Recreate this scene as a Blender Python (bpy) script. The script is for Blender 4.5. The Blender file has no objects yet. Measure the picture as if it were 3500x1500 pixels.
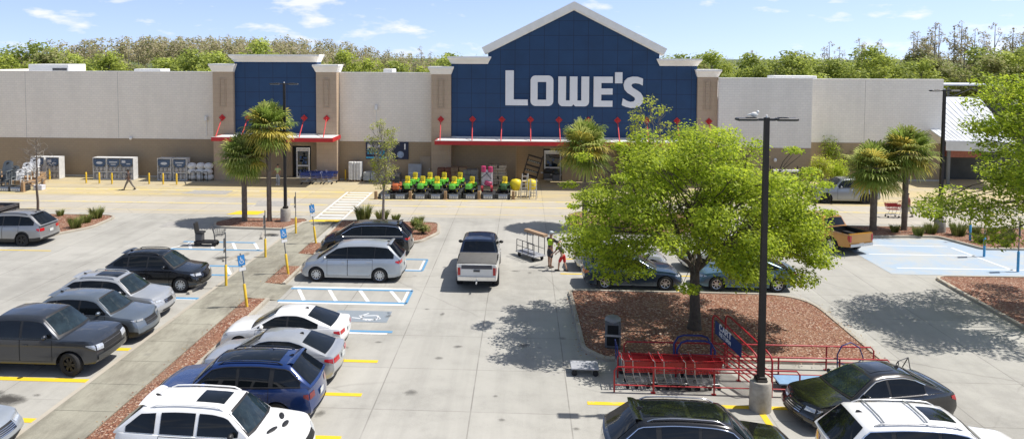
import bpy, math, random
import numpy as np
from mathutils import Vector, Matrix, Euler
R = math.radians
rng = random.Random(7)
S = bpy.context.scene
COL = S.collection
# ---------------------------------------------------------------- camera model (a drone about 11 m up)
CAM_F, CAM_H, CAM_CX, CAM_PITCH, CAM_YAW, CAM_ROLL, HORIZON = 2520.0, 10.87, 1650.0, .052, .0555, .003, 195.0
CAM_CY = HORIZON + CAM_F * math.tan(CAM_PITCH)
_cp, _sp = math.cos(CAM_PITCH), math.sin(CAM_PITCH)
_fw = Vector((-math.sin(CAM_YAW) * _cp, math.cos(CAM_YAW) * _cp, -_sp))
_r0 = Vector((math.cos(CAM_YAW), math.sin(CAM_YAW), 0)); _u0 = _r0.cross(_fw)
_r = math.cos(CAM_ROLL) * _r0 + math.sin(CAM_ROLL) * _u0
_u = -math.sin(CAM_ROLL) * _r0 + math.cos(CAM_ROLL) * _u0
def _ray(x, y): return _fw + (x - CAM_CX) / CAM_F * _r - (y - CAM_CY) / CAM_F * _u
def G(x, y, z=0.0):
    d = _ray(x, y); t = (z - CAM_H) / d.z
    return Vector((0, 0, CAM_H)) + d * t
def make_camera():
    cd = bpy.data.cameras.new('camera'); co = bpy.data.objects.new('camera', cd); COL.objects.link(co)
    m = Matrix((( _r.x, _u.x, -_fw.x, 0), (_r.y, _u.y, -_fw.y, 0), (_r.z, _u.z, -_fw.z, CAM_H), (0, 0, 0, 1)))
    co.matrix_world = m
    cd.sensor_width = 36; cd.sensor_fit = 'HORIZONTAL'; cd.lens = CAM_F / 3500 * 36
    cd.shift_x = (1750 - CAM_CX) / 3500; cd.shift_y = -(750 - CAM_CY) / 3500
    cd.clip_start = .1; cd.clip_end = 6000
    S.camera = co
make_camera()
# ---------------------------------------------------------------- materials
MATS = {}
def nt_new(name):
    m = bpy.data.materials.new(name); m.use_nodes = True
    nt = m.node_tree; b = nt.nodes['Principled BSDF']
    return m, nt, b
def link(nt, a, b): nt.links.new(a, b)
def noise(nt, scale, detail=4, rough=.6, vec=None, dist=0):
    n = nt.nodes.new('ShaderNodeTexNoise'); n.inputs['Scale'].default_value = scale
    n.inputs['Detail'].default_value = detail; n.inputs['Roughness'].default_value = rough; n.inputs['Distortion'].default_value = dist
    if vec is not None: link(nt, vec, n.inputs['Vector'])
    return n
def ramp(nt, fac, stops):
    r = nt.nodes.new('ShaderNodeValToRGB'); e = r.color_ramp.elements
    while len(e) < len(stops): e.new(.5)
    for k, (p, c) in enumerate(stops):
        e[k].position = p; e[k].color = (*c, 1) if len(c) == 3 else c
    link(nt, fac, r.inputs['Fac']); return r
def mixc(nt, fac, a, b, mode='MIX'):
    m = nt.nodes.new('ShaderNodeMix'); m.data_type = 'RGBA'; m.blend_type = mode
    for s, v in ((m.inputs['Factor'], fac), (m.inputs[6], a), (m.inputs[7], b)):
        if isinstance(v, (int, float)): s.default_value = v
        elif isinstance(v, (tuple, list)): s.default_value = (*v, 1)
        else: link(nt, v, s)
    return m.outputs[2]
def mth(nt, op, a, b=0.0, c=0.0, clamp=False):
    m = nt.nodes.new('ShaderNodeMath'); m.operation = op; m.use_clamp = clamp
    for s, v in zip(m.inputs, (a, b, c)):
        if isinstance(v, (int, float)): s.default_value = v
        else: link(nt, v, s)
    return m.outputs[0]
def mapping(nt, vec, scale):
    m = nt.nodes.new('ShaderNodeMapping'); m.inputs['Scale'].default_value = scale; link(nt, vec, m.inputs['Vector']); return m.outputs[0]
def bump(nt, b, h, strength=.3, dist=.02):
    n = nt.nodes.new('ShaderNodeBump'); n.inputs['Strength'].default_value = strength; n.inputs['Distance'].default_value = dist
    link(nt, h, n.inputs['Height']); link(nt, n.outputs[0], b.inputs['Normal'])
def texco(nt, kind='Object'):
    return nt.nodes.new('ShaderNodeTexCoord').outputs[kind]
def geopos(nt): return nt.nodes.new('ShaderNodeNewGeometry').outputs['Position']
def pm(name, col, rough=.6, metal=0., var=.12, ns=6., bmp=0., coat=0., spec=.5, world=False, trans=0.):
    """plain procedural surface: colour broken by two noises"""
    if name in MATS: return MATS[name]
    m, nt, b = nt_new(name)
    v = geopos(nt) if world else texco(nt)
    n = noise(nt, ns, 5, .65, v)
    lo = tuple(max(0, c * (1 - var)) for c in col); hi = tuple(min(1, c * (1 + var)) for c in col)
    r = ramp(nt, n.outputs['Fac'], [(.3, lo), (.7, hi)])
    link(nt, r.outputs[0], b.inputs['Base Color'])
    b.inputs['Roughness'].default_value = rough; b.inputs['Metallic'].default_value = metal
    b.inputs['Coat Weight'].default_value = coat; b.inputs['Coat Roughness'].default_value = .03
    b.inputs['Specular IOR Level'].default_value = spec
    if bmp: bump(nt, b, noise(nt, ns * 8, 4, .6, v).outputs['Fac'], bmp, .02)
    MATS[name] = m; return m
def paint(name, col, metal=.0, rough=.32):
    return pm('paint ' + name, col, rough, metal, .06, 1.3, 0, 1.0 if metal >= 0 else 0)
def leafmat(name, col, tr=.35, var=.35, ns=1.2):
    if name in MATS: return MATS[name]
    m, nt, b = nt_new(name)
    n = noise(nt, ns, 3, .6, texco(nt))
    lo = tuple(c * (1 - var) for c in col); hi = tuple(min(1, c * (1 + var)) for c in col)
    r = ramp(nt, n.outputs['Fac'], [(.32, lo), (.68, hi)])
    link(nt, r.outputs[0], b.inputs['Base Color']); b.inputs['Roughness'].default_value = .55
    b.inputs['Specular IOR Level'].default_value = .3
    t = nt.nodes.new('ShaderNodeBsdfTranslucent'); link(nt, r.outputs[0], t.inputs['Color'])
    mx = nt.nodes.new('ShaderNodeMixShader'); mx.inputs[0].default_value = tr
    out = nt.nodes['Material Output']
    link(nt, b.outputs[0], mx.inputs[1]); link(nt, t.outputs[0], mx.inputs[2]); link(nt, mx.outputs[0], out.inputs['Surface'])
    MATS[name] = m; return m
# ---------------------------------------------------------------- mesh builder
class MB:
    def __init__(s): s.V = []; s.F = []; s.I = []
    def add(s, vs, fs, m=0):
        o = len(s.V); s.V.extend([tuple(v) for v in vs])
        for f in fs: s.F.append(tuple(i + o for i in f)); s.I.append(m)
    def box(s, c, d, rot=None, m=0, taper=1.0):
        x, y, z = d[0] / 2, d[1] / 2, d[2] / 2
        vs = [Vector((sx * x * (taper if sz > 0 else 1), sy * y * (taper if sz > 0 else 1), sz * z)) for sz in (-1, 1) for sx, sy in ((-1, -1), (1, -1), (1, 1), (-1, 1))]
        if rot is not None: vs = [rot @ v for v in vs]
        vs = [v + Vector(c) for v in vs]
        s.add(vs, [(3, 2, 1, 0), (4, 5, 6, 7), (0, 1, 5, 4), (1, 2, 6, 5), (2, 3, 7, 6), (3, 0, 4, 7)], m)
    def b2(s, x0, x1, y0, y1, z0, z1, m=0): s.box(((x0 + x1) / 2, (y0 + y1) / 2, (z0 + z1) / 2), (x1 - x0, y1 - y0, z1 - z0), None, m)
    def rbox(s, c, d, r, rot=None, m=0):
        """box with its vertical edges and top edge chamfered"""
        x, y, z = d[0] / 2, d[1] / 2, d[2] / 2; r = min(r, x * .9, y * .9, z * .9)
        def ring2(k, zz):
            X, Y = x - k, y - k
            return [Vector(p) for p in ((X, -Y + r, zz), (X, Y - r, zz), (X - r, Y, zz), (-X + r, Y, zz), (-X, Y - r, zz), (-X, -Y + r, zz), (-X + r, -Y, zz), (X - r, -Y, zz))]
        q = r * .5
        vs = ring2(q, -z) + ring2(0, -z + q) + ring2(0, z - q) + ring2(q, z)
        if rot is not None: vs = [rot @ v for v in vs]
        vs = [v + Vector(c) for v in vs]
        fs = [tuple(range(7, -1, -1)), tuple(range(24, 32))]
        for a in range(3):
            for k in range(8): fs.append((a * 8 + k, a * 8 + (k + 1) % 8, a * 8 + 8 + (k + 1) % 8, a * 8 + 8 + k))
        s.add(vs, fs, m)
    def tube(s, p, q, r0, r1=None, n=8, m=0, caps=True):
        p, q = Vector(p), Vector(q); r1 = r0 if r1 is None else r1
        d = (q - p)
        if d.length < 1e-6: return
        d.normalize(); a = d.orthogonal().normalized(); b = d.cross(a)
        vs = []
        for c, r in ((p, r0), (q, r1)):
            for k in range(n):
                t = 2 * math.pi * k / n; vs.append(c + a * (r * math.cos(t)) + b * (r * math.sin(t)))
        fs = [(k, (k + 1) % n, n + (k + 1) % n, n + k) for k in range(n)]
        if caps: fs += [tuple(range(n - 1, -1, -1)), tuple(range(n, 2 * n))]
        s.add(vs, fs, m)
    def path(s, pts, r, n=6, m=0, closed=False):
        pts = [Vector(p) for p in pts]; N = len(pts)
        rs = r if isinstance(r, (list, tuple)) else [r] * N
        vs = []; prev = None
        for i, p in enumerate(pts):
            d = (pts[(i + 1) % N] - pts[i - 1]) if (closed or 0 < i < N - 1) else (pts[1] - pts[0] if i == 0 else pts[-1] - pts[-2])
            d.normalize()
            a = d.orthogonal().normalized() if prev is None else (prev - d * prev.dot(d)).normalized()
            prev = a; b = d.cross(a)
            for k in range(n):
                t = 2 * math.pi * k / n; vs.append(p + a * (rs[i] * math.cos(t)) + b * (rs[i] * math.sin(t)))
        fs = []
        for i in range(N if closed else N - 1):
            j = (i + 1) % N
            for k in range(n): fs.append((i * n + k, i * n + (k + 1) % n, j * n + (k + 1) % n, j * n + k))
        if not closed: fs += [tuple(range(n - 1, -1, -1)), tuple(range((N - 1) * n, N * n))]
        s.add(vs, fs, m)
    def lathe(s, prof, n=16, o=(0, 0, 0), rot=None, m=0, caps=True):
        vs = []; o = Vector(o)
        for r, z in prof:
            for k in range(n):
                t = 2 * math.pi * k / n; v = Vector((r * math.cos(t), r * math.sin(t), z))
                vs.append((rot @ v if rot is not None else v) + o)
        fs = []
        for i in range(len(prof) - 1):
            for k in range(n): fs.append((i * n + k, i * n + (k + 1) % n, (i + 1) * n + (k + 1) % n, (i + 1) * n + k))
        if caps and prof[0][0] > 1e-4: fs.append(tuple(range(n - 1, -1, -1)))
        if caps and prof[-1][0] > 1e-4: fs.append(tuple(range((len(prof) - 1) * n, len(prof) * n)))
        s.add(vs, fs, m)
    def grid(s, fn, nu, nv, m=0, flip=False):
        vs = [fn(i / nu, j / nv) for i in range(nu + 1) for j in range(nv + 1)]
        fs = []
        for i in range(nu):
            for j in range(nv):
                a, b, c, d = i * (nv + 1) + j, (i + 1) * (nv + 1) + j, (i + 1) * (nv + 1) + j + 1, i * (nv + 1) + j + 1
                fs.append((a, b, c, d) if not flip else (d, c, b, a))
        s.add(vs, fs, m)
    def ball(s, c, r, n=10, k=7, m=0):
        rx, ry, rz = r if isinstance(r, (tuple, list)) else (r, r, r)
        pr = [(max(1e-5, math.sin(math.pi * i / k)), -math.cos(math.pi * i / k)) for i in range(k + 1)]
        o = len(s.V); t = MB(); t.lathe(pr, n)
        s.add([(c[0] + v[0] * rx, c[1] + v[1] * ry, c[2] + v[2] * rz) for v in t.V], t.F, m)
    def prism(s, pts, axis, a0, a1, m=0):
        """extrude a 2-D outline (given in the two other axes) along axis from a0 to a1"""
        def P(p, a): return {'x': (a, p[0], p[1]), 'y': (p[0], a, p[1]), 'z': (p[0], p[1], a)}[axis]
        n = len(pts); vs = [P(p, a0) for p in pts] + [P(p, a1) for p in pts]
        fs = [tuple(range(n)), tuple(range(2 * n - 1, n - 1, -1))] + [(k, n + k, n + (k + 1) % n, (k + 1) % n) for k in range(n)]
        s.add(vs, fs, m)
    def build(s, name, mats, parent=None, smooth=None, fix=True):
        me = bpy.data.meshes.new(name); me.from_pydata(s.V, [], s.F)
        mats = mats if isinstance(mats, (list, tuple)) else [mats]
        for mt in mats: me.materials.append(mt)
        if len(mats) > 1: me.polygons.foreach_set('material_index', s.I)
        if fix and len(s.F) < 60000:
            import bmesh
            bm = bmesh.new(); bm.from_mesh(me); bmesh.ops.recalc_face_normals(bm, faces=bm.faces); bm.to_mesh(me); bm.free()
        if smooth:
            me.polygons.foreach_set('use_smooth', [True] * len(me.polygons)); me.set_sharp_from_angle(angle=R(smooth))
        me.update()
        o = bpy.data.objects.new(name, me); COL.objects.link(o)
        if parent is not None: o.parent = parent
        return o
def tag(o, label=None, cat=None, group=None, kind=None):
    if label: o['label'] = label
    if cat: o['category'] = cat
    if group: o['group'] = group
    if kind: o['kind'] = kind
    return o
def thing(name, label, cat, loc=(0, 0, 0), rz=0., group=None):
    o = bpy.data.objects.new(name, None); COL.objects.link(o); o.empty_display_size = .3
    o.location = loc; o.rotation_euler = (0, 0, rz)
    return tag(o, label, cat, group)
KIDS = {}
def dup(root, loc, rz=None, label=None, group=None, scale=None):
    """a copy of a thing with copies of its parts and sub-parts"""
    def cp(o, par):
        c = o.copy(); COL.objects.link(c)
        if par is not None: c.parent = par
        for ch in list(o.children): cp(ch, c)
        return c
    c = cp(root, None); c.location = loc
    if rz is not None: c.rotation_euler = (0, 0, rz)
    if label: c['label'] = label
    if group: c['group'] = group
    if scale: c.scale = (scale,) * 3 if isinstance(scale, (int, float)) else scale
    return c
def structure(o, label=None): return tag(o, label, None, None, 'structure')
def lerp(a, b, t): return a + (b - a) * t
def interp(x, pts):
    if x <= pts[0][0]: return pts[0][1]
    for (x0, y0), (x1, y1) in zip(pts, pts[1:]):
        if x <= x1: return y0 + (y1 - y0) * (x - x0) / (x1 - x0) if x1 > x0 else y1
    return pts[-1][1]
def sinterp(x, pts):
    """smooth (Catmull-Rom / monotone-ish) interpolation through pts"""
    if x <= pts[0][0]: return pts[0][1]
    if x >= pts[-1][0]: return pts[-1][1]
    for k in range(len(pts) - 1):
        if x <= pts[k + 1][0]:
            x0, y0 = pts[k]; x1, y1 = pts[k + 1]; h = x1 - x0; t = (x - x0) / h; d = (y1 - y0) / h
            dm = (y0 - pts[k - 1][1]) / (x0 - pts[k - 1][0]) if k > 0 else d
            dp = (pts[k + 2][1] - y1) / (pts[k + 2][0] - x1) if k + 2 < len(pts) else d
            m0 = 0 if dm * d <= 0 else 2 * dm * d / (dm + d); m1 = 0 if dp * d <= 0 else 2 * dp * d / (dp + d)
            return (2*t**3-3*t*t+1)*y0 + (t**3-2*t*t+t)*h*m0 + (-2*t**3+3*t*t)*y1 + (t**3-t*t)*h*m1
# ---------------------------------------------------------------- world and sun
SUN_AZ, SUN_EL = 8.0, 59.0       # the sun stands to the right (+X), a little behind the store front
def make_world():
    w = bpy.data.worlds.new('World'); S.world = w; w.use_nodes = True; nt = w.node_tree
    bg = nt.nodes['Background']
    sk = nt.nodes.new('ShaderNodeTexSky'); sk.sky_type = 'NISHITA'; sk.sun_disc = False
    sk.sun_elevation = R(SUN_EL); sk.sun_rotation = R(90 - SUN_AZ); sk.air_density = 1.0; sk.dust_density = .6; sk.ozone_density = 2.2
    tc = nt.nodes.new('ShaderNodeTexCoord').outputs['Generated']
    up = nt.nodes.new('ShaderNodeVectorMath'); up.operation = 'ADD'; link(nt, tc, up.inputs[0]); up.inputs[1].default_value = (0, 0, .12)
    nm = nt.nodes.new('ShaderNodeVectorMath'); nm.operation = 'NORMALIZE'; link(nt, up.outputs[0], nm.inputs[0]); link(nt, nm.outputs[0], sk.inputs['Vector'])
    sx = nt.nodes.new('ShaderNodeSeparateXYZ'); link(nt, tc, sx.inputs[0])
    cb = nt.nodes.new('ShaderNodeCombineXYZ')
    link(nt, mth(nt, 'ARCTAN2', sx.outputs[0], sx.outputs[1]), cb.inputs[0]); link(nt, mth(nt, 'MULTIPLY', sx.outputs[2], 3.1), cb.inputs[1])
    n1 = noise(nt, 15, 9, .56, cb.outputs[0], .15); n2 = noise(nt, 3.1, 3, .5, cb.outputs[0])
    f = mth(nt, 'ADD', n1.outputs['Fac'], mth(nt, 'MULTIPLY', mth(nt, 'SUBTRACT', n2.outputs['Fac'], .5), .7))
    cl = ramp(nt, f, [(.58, (0, 0, 0)), (.72, (1, 1, 1))])
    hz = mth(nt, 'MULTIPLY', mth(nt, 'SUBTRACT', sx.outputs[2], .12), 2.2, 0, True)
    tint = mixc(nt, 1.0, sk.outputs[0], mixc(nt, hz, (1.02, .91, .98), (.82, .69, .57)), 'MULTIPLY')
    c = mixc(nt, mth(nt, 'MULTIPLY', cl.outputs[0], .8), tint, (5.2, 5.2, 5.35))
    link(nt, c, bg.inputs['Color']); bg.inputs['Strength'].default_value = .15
    l = bpy.data.lights.new('sun', 'SUN'); l.energy = 4.1; l.angle = R(.53); l.color = (1, .955, .89)
    o = bpy.data.objects.new('sun', l); COL.objects.link(o)
    a, e = R(SUN_AZ), R(SUN_EL)
    d = Vector((math.cos(a) * math.cos(e), math.sin(a) * math.cos(e), math.sin(e)))
    o.rotation_euler = (-d).to_track_quat('-Z', 'Y').to_euler(); o.location = (30, 10, 60)
    S.view_settings.view_transform = 'Standard'; S.view_settings.look = 'None'; S.view_settings.exposure = .47; S.view_settings.gamma = 1
make_world()
# ---------------------------------------------------------------- ground
def concrete(name, base, joints=True, yellow=0., dark=.0, seedv=(0, 0, 0), vstreak=True):
    m, nt, b = nt_new(name); P = geopos(nt)
    mp = nt.nodes.new('ShaderNodeVectorMath'); mp.operation = 'ADD'; link(nt, P, mp.inputs[0]); mp.inputs[1].default_value = seedv
    P2 = mp.outputs[0]
    big = noise(nt, .16, 6, .62, P2, .6); mid = noise(nt, 1.1, 6, .7, P2); fin = noise(nt, 26, 3, .7, P2)
    f = mth(nt, 'ADD', mth(nt, 'MULTIPLY', big.outputs['Fac'], .9), mth(nt, 'ADD', mth(nt, 'MULTIPLY', mid.outputs['Fac'], .55), mth(nt, 'MULTIPLY', fin.outputs['Fac'], .35)))
    k = .78 - dark
    c = ramp(nt, mth(nt, 'MULTIPLY', f, .55), [(.3, tuple(v * k for v in base)), (.5, tuple(v * .97 for v in base)), (.68, tuple(min(1, v * 1.12) for v in base))]).outputs[0]
    sx = nt.nodes.new('ShaderNodeSeparateXYZ'); link(nt, P, sx.inputs[0])
    # tyre film along the lanes (long streaks)
    st = noise(nt, 1.0, 5, .65, mapping(nt, P2, (.9, .05, 1) if vstreak else (.05, .9, 1)))
    c = mixc(nt, mth(nt, 'MULTIPLY', ramp(nt, st.outputs['Fac'], [(.46, (0, 0, 0)), (.68, (1, 1, 1))]).outputs[0], .42), c, tuple(v * .62 for v in base))
    if yellow:
        yn = noise(nt, .35, 5, .65, mapping(nt, P2, (.25, 1, 1)))
        c = mixc(nt, mth(nt, 'MULTIPLY', ramp(nt, yn.outputs['Fac'], [(.36, (0, 0, 0)), (.62, (1, 1, 1))]).outputs[0], yellow), c, (.60, .46, .19))
    if dark > .3:
        dn = noise(nt, .9, 7, .75, mapping(nt, P2, (1, .35, 1))); c = mixc(nt, mth(nt, 'MULTIPLY', ramp(nt, dn.outputs['Fac'], [(.45, (0, 0, 0)), (.66, (1, 1, 1))]).outputs[0], .6), c, (.115, .10, .078))
    # dark spots and drips
    vo = nt.nodes.new('ShaderNodeTexVoronoi'); vo.inputs['Scale'].default_value = .55; link(nt, P2, vo.inputs['Vector'])
    sp = ramp(nt, vo.outputs['Distance'], [(.03, (1, 1, 1)), (.10, (0, 0, 0))]).outputs[0]
    sn = ramp(nt, noise(nt, .5, 2, .5, P2).outputs['Fac'], [(.52, (0, 0, 0)), (.58, (1, 1, 1))]).outputs[0]
    c = mixc(nt, mth(nt, 'MULTIPLY', mth(nt, 'MULTIPLY', sp, sn), .55), c, (.12, .115, .11))
    cv = nt.nodes.new('ShaderNodeTexVoronoi'); cv.feature = 'DISTANCE_TO_EDGE'; cv.inputs['Scale'].default_value = .16; link(nt, mixc(nt, .12, P2, noise(nt, .9, 4, .6, P2).outputs['Color'], 'LINEAR_LIGHT'), cv.inputs['Vector'])
    cm = mth(nt, 'MULTIPLY', ramp(nt, cv.outputs['Distance'], [(.0, (1, 1, 1)), (.006, (0, 0, 0))]).outputs[0], ramp(nt, noise(nt, .11, 2, .5, P2).outputs['Fac'], [(.5, (0, 0, 0)), (.6, (1, 1, 1))]).outputs[0])
    c = mixc(nt, mth(nt, 'MULTIPLY', cm, .45), c, (.13, .12, .11))
    if joints:
        tot = None; cells = []
        for ax, o0 in ((0, 1.47), (1, 22.05)):
            q = mth(nt, 'DIVIDE', mth(nt, 'SUBTRACT', sx.outputs[ax], o0), 3.04)
            q = mth(nt, 'ADD', q, 40.0); fr = mth(nt, 'FRACT', q); cells.append(mth(nt, 'FLOOR', q))
            d = mth(nt, 'MINIMUM', fr, mth(nt, 'SUBTRACT', 1.0, fr))
            ln = ramp(nt, d, [(.0035, (1, 1, 1)), (.0085, (0, 0, 0))]).outputs[0]
            ln = mth(nt, 'MULTIPLY', ln, 1.0 if ax == 0 else .75)
            tot = ln if tot is None else mth(nt, 'MAXIMUM', tot, ln)
        cc = nt.nodes.new('ShaderNodeCombineXYZ'); link(nt, cells[0], cc.inputs[0]); link(nt, cells[1], cc.inputs[1])
        wn = nt.nodes.new('ShaderNodeTexWhiteNoise'); wn.noise_dimensions = '2D'; link(nt, cc.outputs[0], wn.inputs['Vector'])
        c = mixc(nt, mth(nt, 'MULTIPLY', wn.outputs['Value'], .2), c, tuple(v * .6 for v in base))
        brk = ramp(nt, noise(nt, .8, 3, .6, P2).outputs['Fac'], [(.3, (.35, .35, .35)), (.6, (1, 1, 1))]).outputs[0]
        c = mixc(nt, mth(nt, 'MULTIPLY', mth(nt, 'MULTIPLY', tot, brk), .62), c, (.13, .12, .11))
    link(nt, c, b.inputs['Base Color']); b.inputs['Roughness'].default_value = .85; b.inputs['Specular IOR Level'].default_value = .3
    bump(nt, b, fin.outputs['Fac'], .25, .01); MATS[name] = m
    return m
lot_m = concrete('lot concrete', (.42, .408, .37), dark=.2)
apron_m = concrete('apron concrete', (.45, .40, .295), yellow=.55, seedv=(13, 4, 0), vstreak=False)
lane_m = concrete('lane concrete', (.46, .43, .375), yellow=.16, seedv=(3, 44, 0), vstreak=False)
walk_m = concrete('walk concrete', (.345, .33, .265), joints=False, dark=.36, seedv=(5, 9, 0))
kerb_m = concrete('kerb concrete', (.44, .40, .33), joints=False, dark=.22, seedv=(50, 9, 0))
def sheet(name, pts, z, mat, kind=True, parent=None):
    m = MB(); m.add([(x, y, z) for x, y in pts], [tuple(range(len(pts)))]); o = m.build(name, mat, parent)
    if o.data.polygons[0].normal.z < 0: o.data.flip_normals()
    if kind: structure(o)
    return o
def rect(x0, x1, y0, y1): return [(x0, y0), (x1, y0), (x1, y1), (x0, y1)]
def grass_mat():
    m, nt, b = nt_new('meadow'); P = geopos(nt)
    n = noise(nt, .05, 6, .7, P); r = ramp(nt, n.outputs['Fac'], [(.3, (.05, .075, .02)), (.55, (.09, .11, .03)), (.75, (.12, .11, .05))]); link(nt, r.outputs[0], b.inputs['Base Color']); b.inputs['Roughness'].default_value = .9
    return m
sheet('ground', rect(-2500, 2500, -200, 4500), -.05, grass_mat())
sheet('parking_lot', rect(-110, 110, -12, 64), 0, lot_m)
sheet('road', rect(-110, 110, 49.2, 55.2), .004, lane_m)
sheet('pavement', rect(-110, 110, 55.2, 116), .004, apron_m)
# ---------------------------------------------------------------- painted markings (worn paint on the concrete)
def worn(name, col, base=(.5, .47, .42), wear=.5, sc=3.):
    m, nt, b = nt_new(name); P = geopos(nt)
    n = noise(nt, sc, 6, .75, P); r = ramp(nt, n.outputs['Fac'], [(wear - .12, base), (wear + .04, col)])
    n2 = noise(nt, 30, 2, .7, P); c = mixc(nt, .25, r.outputs[0], n2.outputs['Color'], 'SOFT_LIGHT')
    link(nt, c, b.inputs['Base Color']); b.inputs['Roughness'].default_value = .75; MATS[name] = m; return m
yel = worn('yellow paint', (.72, .50, .02), wear=.36); yel_w = worn('worn yellow paint', (.62, .50, .17), (.55, .5, .38), .52, 1.2)
wht = worn('white paint', (.70, .69, .66), wear=.44); blu = worn('blue paint', (.10, .27, .46), (.42, .45, .46), .38)
lblu = worn('pale blue paint', (.33, .42, .52), (.42, .44, .44), .53, .45); gry = worn('grey paint', (.23, .265, .30), (.42, .41, .39), .38); whts = worn('soft white paint', (.66, .68, .70), (.5, .52, .55), .42)
asph = worn('patch', (.33, .32, .30), (.45, .42, .38), .45)
def line(m, x0, y0, x1, y1, w, z=.008):
    d = Vector((x1 - x0, y1 - y0, 0)).normalized(); n = Vector((-d.y, d.x, 0)) * w / 2
    m.add([(x0 - n.x, y0 - n.y, z), (x1 - n.x, y1 - n.y, z), (x1 + n.x, y1 + n.y, z), (x0 + n.x, y0 + n.y, z)], [(0, 1, 2, 3)])
def marking(fn, mat, name='road_marking'):
    m = MB(); fn(m); o = m.build(name, mat); structure(o); return o
def yl(m):
    for y in (20.26, 22.96, 25.57): line(m, -11.1, y, -5.15, y, .22)
    for y in (17.6, 20.7, 23.41, 26.07): line(m, -20.6, y, -14.45, y, .26)
    line(m, 2.06, 22.85, 8.6, 22.87, .22); line(m, 7.35, 22.6, 7.35, 17, .2); line(m, 2.1, 20.1, 7.3, 20.1, .13); line(m, 7.4, 20.15, 13.9, 20.15, .13)
    line(m, -34, 39.2, -26.3, 39.25, .12)
    line(m, 7.25, 33.95, 7.25, 36.2, .13); line(m, 1.9, 36.75, 7.2, 36.75, .14); line(m, 7.3, 36.75, 12.8, 36.75, .13); line(m, 2.0, 39.5, 7.2, 39.5, .13)
marking(yl, yel)
def bl_(m):
    line(m, -10.9, 28.4, -5.13, 28.4, .22); line(m, -10.9, 31.8, -5.1, 31.8, .22); line(m, -10.85, 33.56, -5.1, 33.56, .22); line(m, -5.13, 31.8, -5.13, 33.56, .12)
    line(m, -10.9, 36.78, -5.1, 36.78, .2); line(m, -10.9, 38.85, -5.1, 38.85, .2); line(m, -5.1, 36.78, -5.1, 38.85, .12)
    line(m, -19.9, 40.1, -14.5, 40.1, .22); line(m, -19.9, 41.75, -15.6, 41.75, .22)
    line(m, -19.6, 35.4, -14.45, 35.4, .22); line(m, -19.6, 36.95, -14.45, 36.95, .22); line(m, -19.9, 31.85, -14.5, 31.85, .24)
marking(bl_, blu)
def wh_(m):
    for y in (31.59, 33.77): line(m, -10.8, y, -5.2, y, .2)
    for k in range(4): x = -10.1 + k * 1.45; line(m, x - .35, 33.45, x + .35, 31.92, .17)
    line(m, -5.3, 31.9, -5.3, 33.5, .12); line(m, -5.3, 28.22, -9.2, 28.19, .2); line(m, -8, 36.93, -5.2, 36.93, .1); line(m, -5.25, 37.0, -5.25, 38.7, .1)
    for k in range(4): x = -19.2 + k * 1.3; line(m, x - .3, 41.65, x + .45, 40.2, .17)
    line(m, -19.9, 40.24, -19.2, 41.65, .15); line(m, -15.9, 40.2, -14.6, 40.24, .14)
    for k in range(4): x = -18.9 + k * 1.3; line(m, x - .3, 36.85, x + .45, 35.5, .17)
    line(m, -19.6, 31.68, -14.6, 31.68, .09)
    # crossing to the store door
    line(m, -13.95, 48.2, -14.05, 58.05, .16, .009); line(m, -12.05, 48.2, -12.1, 58.1, .16, .009)
    for k in range(11): y = 48.5 + k * .93; line(m, -13.85, y, -12.2, y, .36, .009)
marking(wh_, wht)
sheet('wheelchair_bay', rect(-7.9, -5.55, 29.42, 30.75), .008, gry)
marking(lambda m: (line(m, -6.85, 30.1, -6.1, 30.2, .09, .012), line(m, -6.1, 30.2, -5.9, 29.8, .09, .012), line(m, -6.5, 29.75, -6.0, 29.7, .09, .012), line(m, -7.1, 29.9, -6.5, 29.75, .08, .012), line(m, -6.75, 30.15, -6.5, 30.45, .08, .012),
    [line(m, -6.35 + .38 * math.cos(a), 29.98 + .36 * math.sin(a), -6.35 + .38 * math.cos(a + .45), 29.98 + .36 * math.sin(a + .45), .08, .012) for a in [2.6 + .4 * k for k in range(9)]]), whts)
sheet('painted_bay', [(18.6, 37.75), (28.5, 37.75), (28.5, 45.3), (18.5, 45.2)], .008, lblu)
marking(lambda m: (line(m, 19.2, 41.6, 24.9, 41.6, .14, .012), line(m, 19.4, 38.9, 28.3, 38.95, .14, .012), line(m, 24.6, 43.3, 25.2, 38.6, .16, .012), line(m, 20, 43.6, 24.5, 43.55, .12, .012)), whts)
def yw(m):
    line(m, -48, 52.9, -14.3, 52.9, .3, .010); line(m, -11.8, 52.9, 4, 52.9, .3, .010); line(m, -48, 57.9, -14.3, 57.9, .5, .010); line(m, -48, 56.1, -15, 56.2, .2, .01); line(m, -11.7, 55.0, 4, 55.1, .35, .01); line(m, 12, 52.9, 40, 52.9, .3, .01); line(m, 12, 56.5, 40, 56.5, .3, .01)
    line(m, -48, 50.3, 6, 50.3, .12, .01); line(m, -32, 59, -23, 58.2, .2, .01)
marking(yw, yel_w)
marking(lambda m: m.add([(-20.4, 49.2, .012), (-18.2, 49.2, .012), (-18.0, 50.4, .012), (-19.9, 50.4, .012)], [(0, 1, 2, 3)]), yel)
marking(lambda m: (m.add([(-19.5, 52.1, .011), (-16.9, 52.1, .011), (-17.4, 54.0, .011), (-19.9, 54.0, .011)], [(0, 1, 2, 3)]), m.add([(-23.2, 45.3, .008), (-20.7, 45.4, .008), (-20.9, 46.9, .008), (-23.2, 46.7, .008)], [(0, 1, 2, 3)]), m.add([(-27, 56.4, .012), (-23.4, 56.4, .012), (-23.4, 58, .012), (-26.6, 58, .012)], [(0, 1, 2, 3)])), asph, 'repair_patch')
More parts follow.
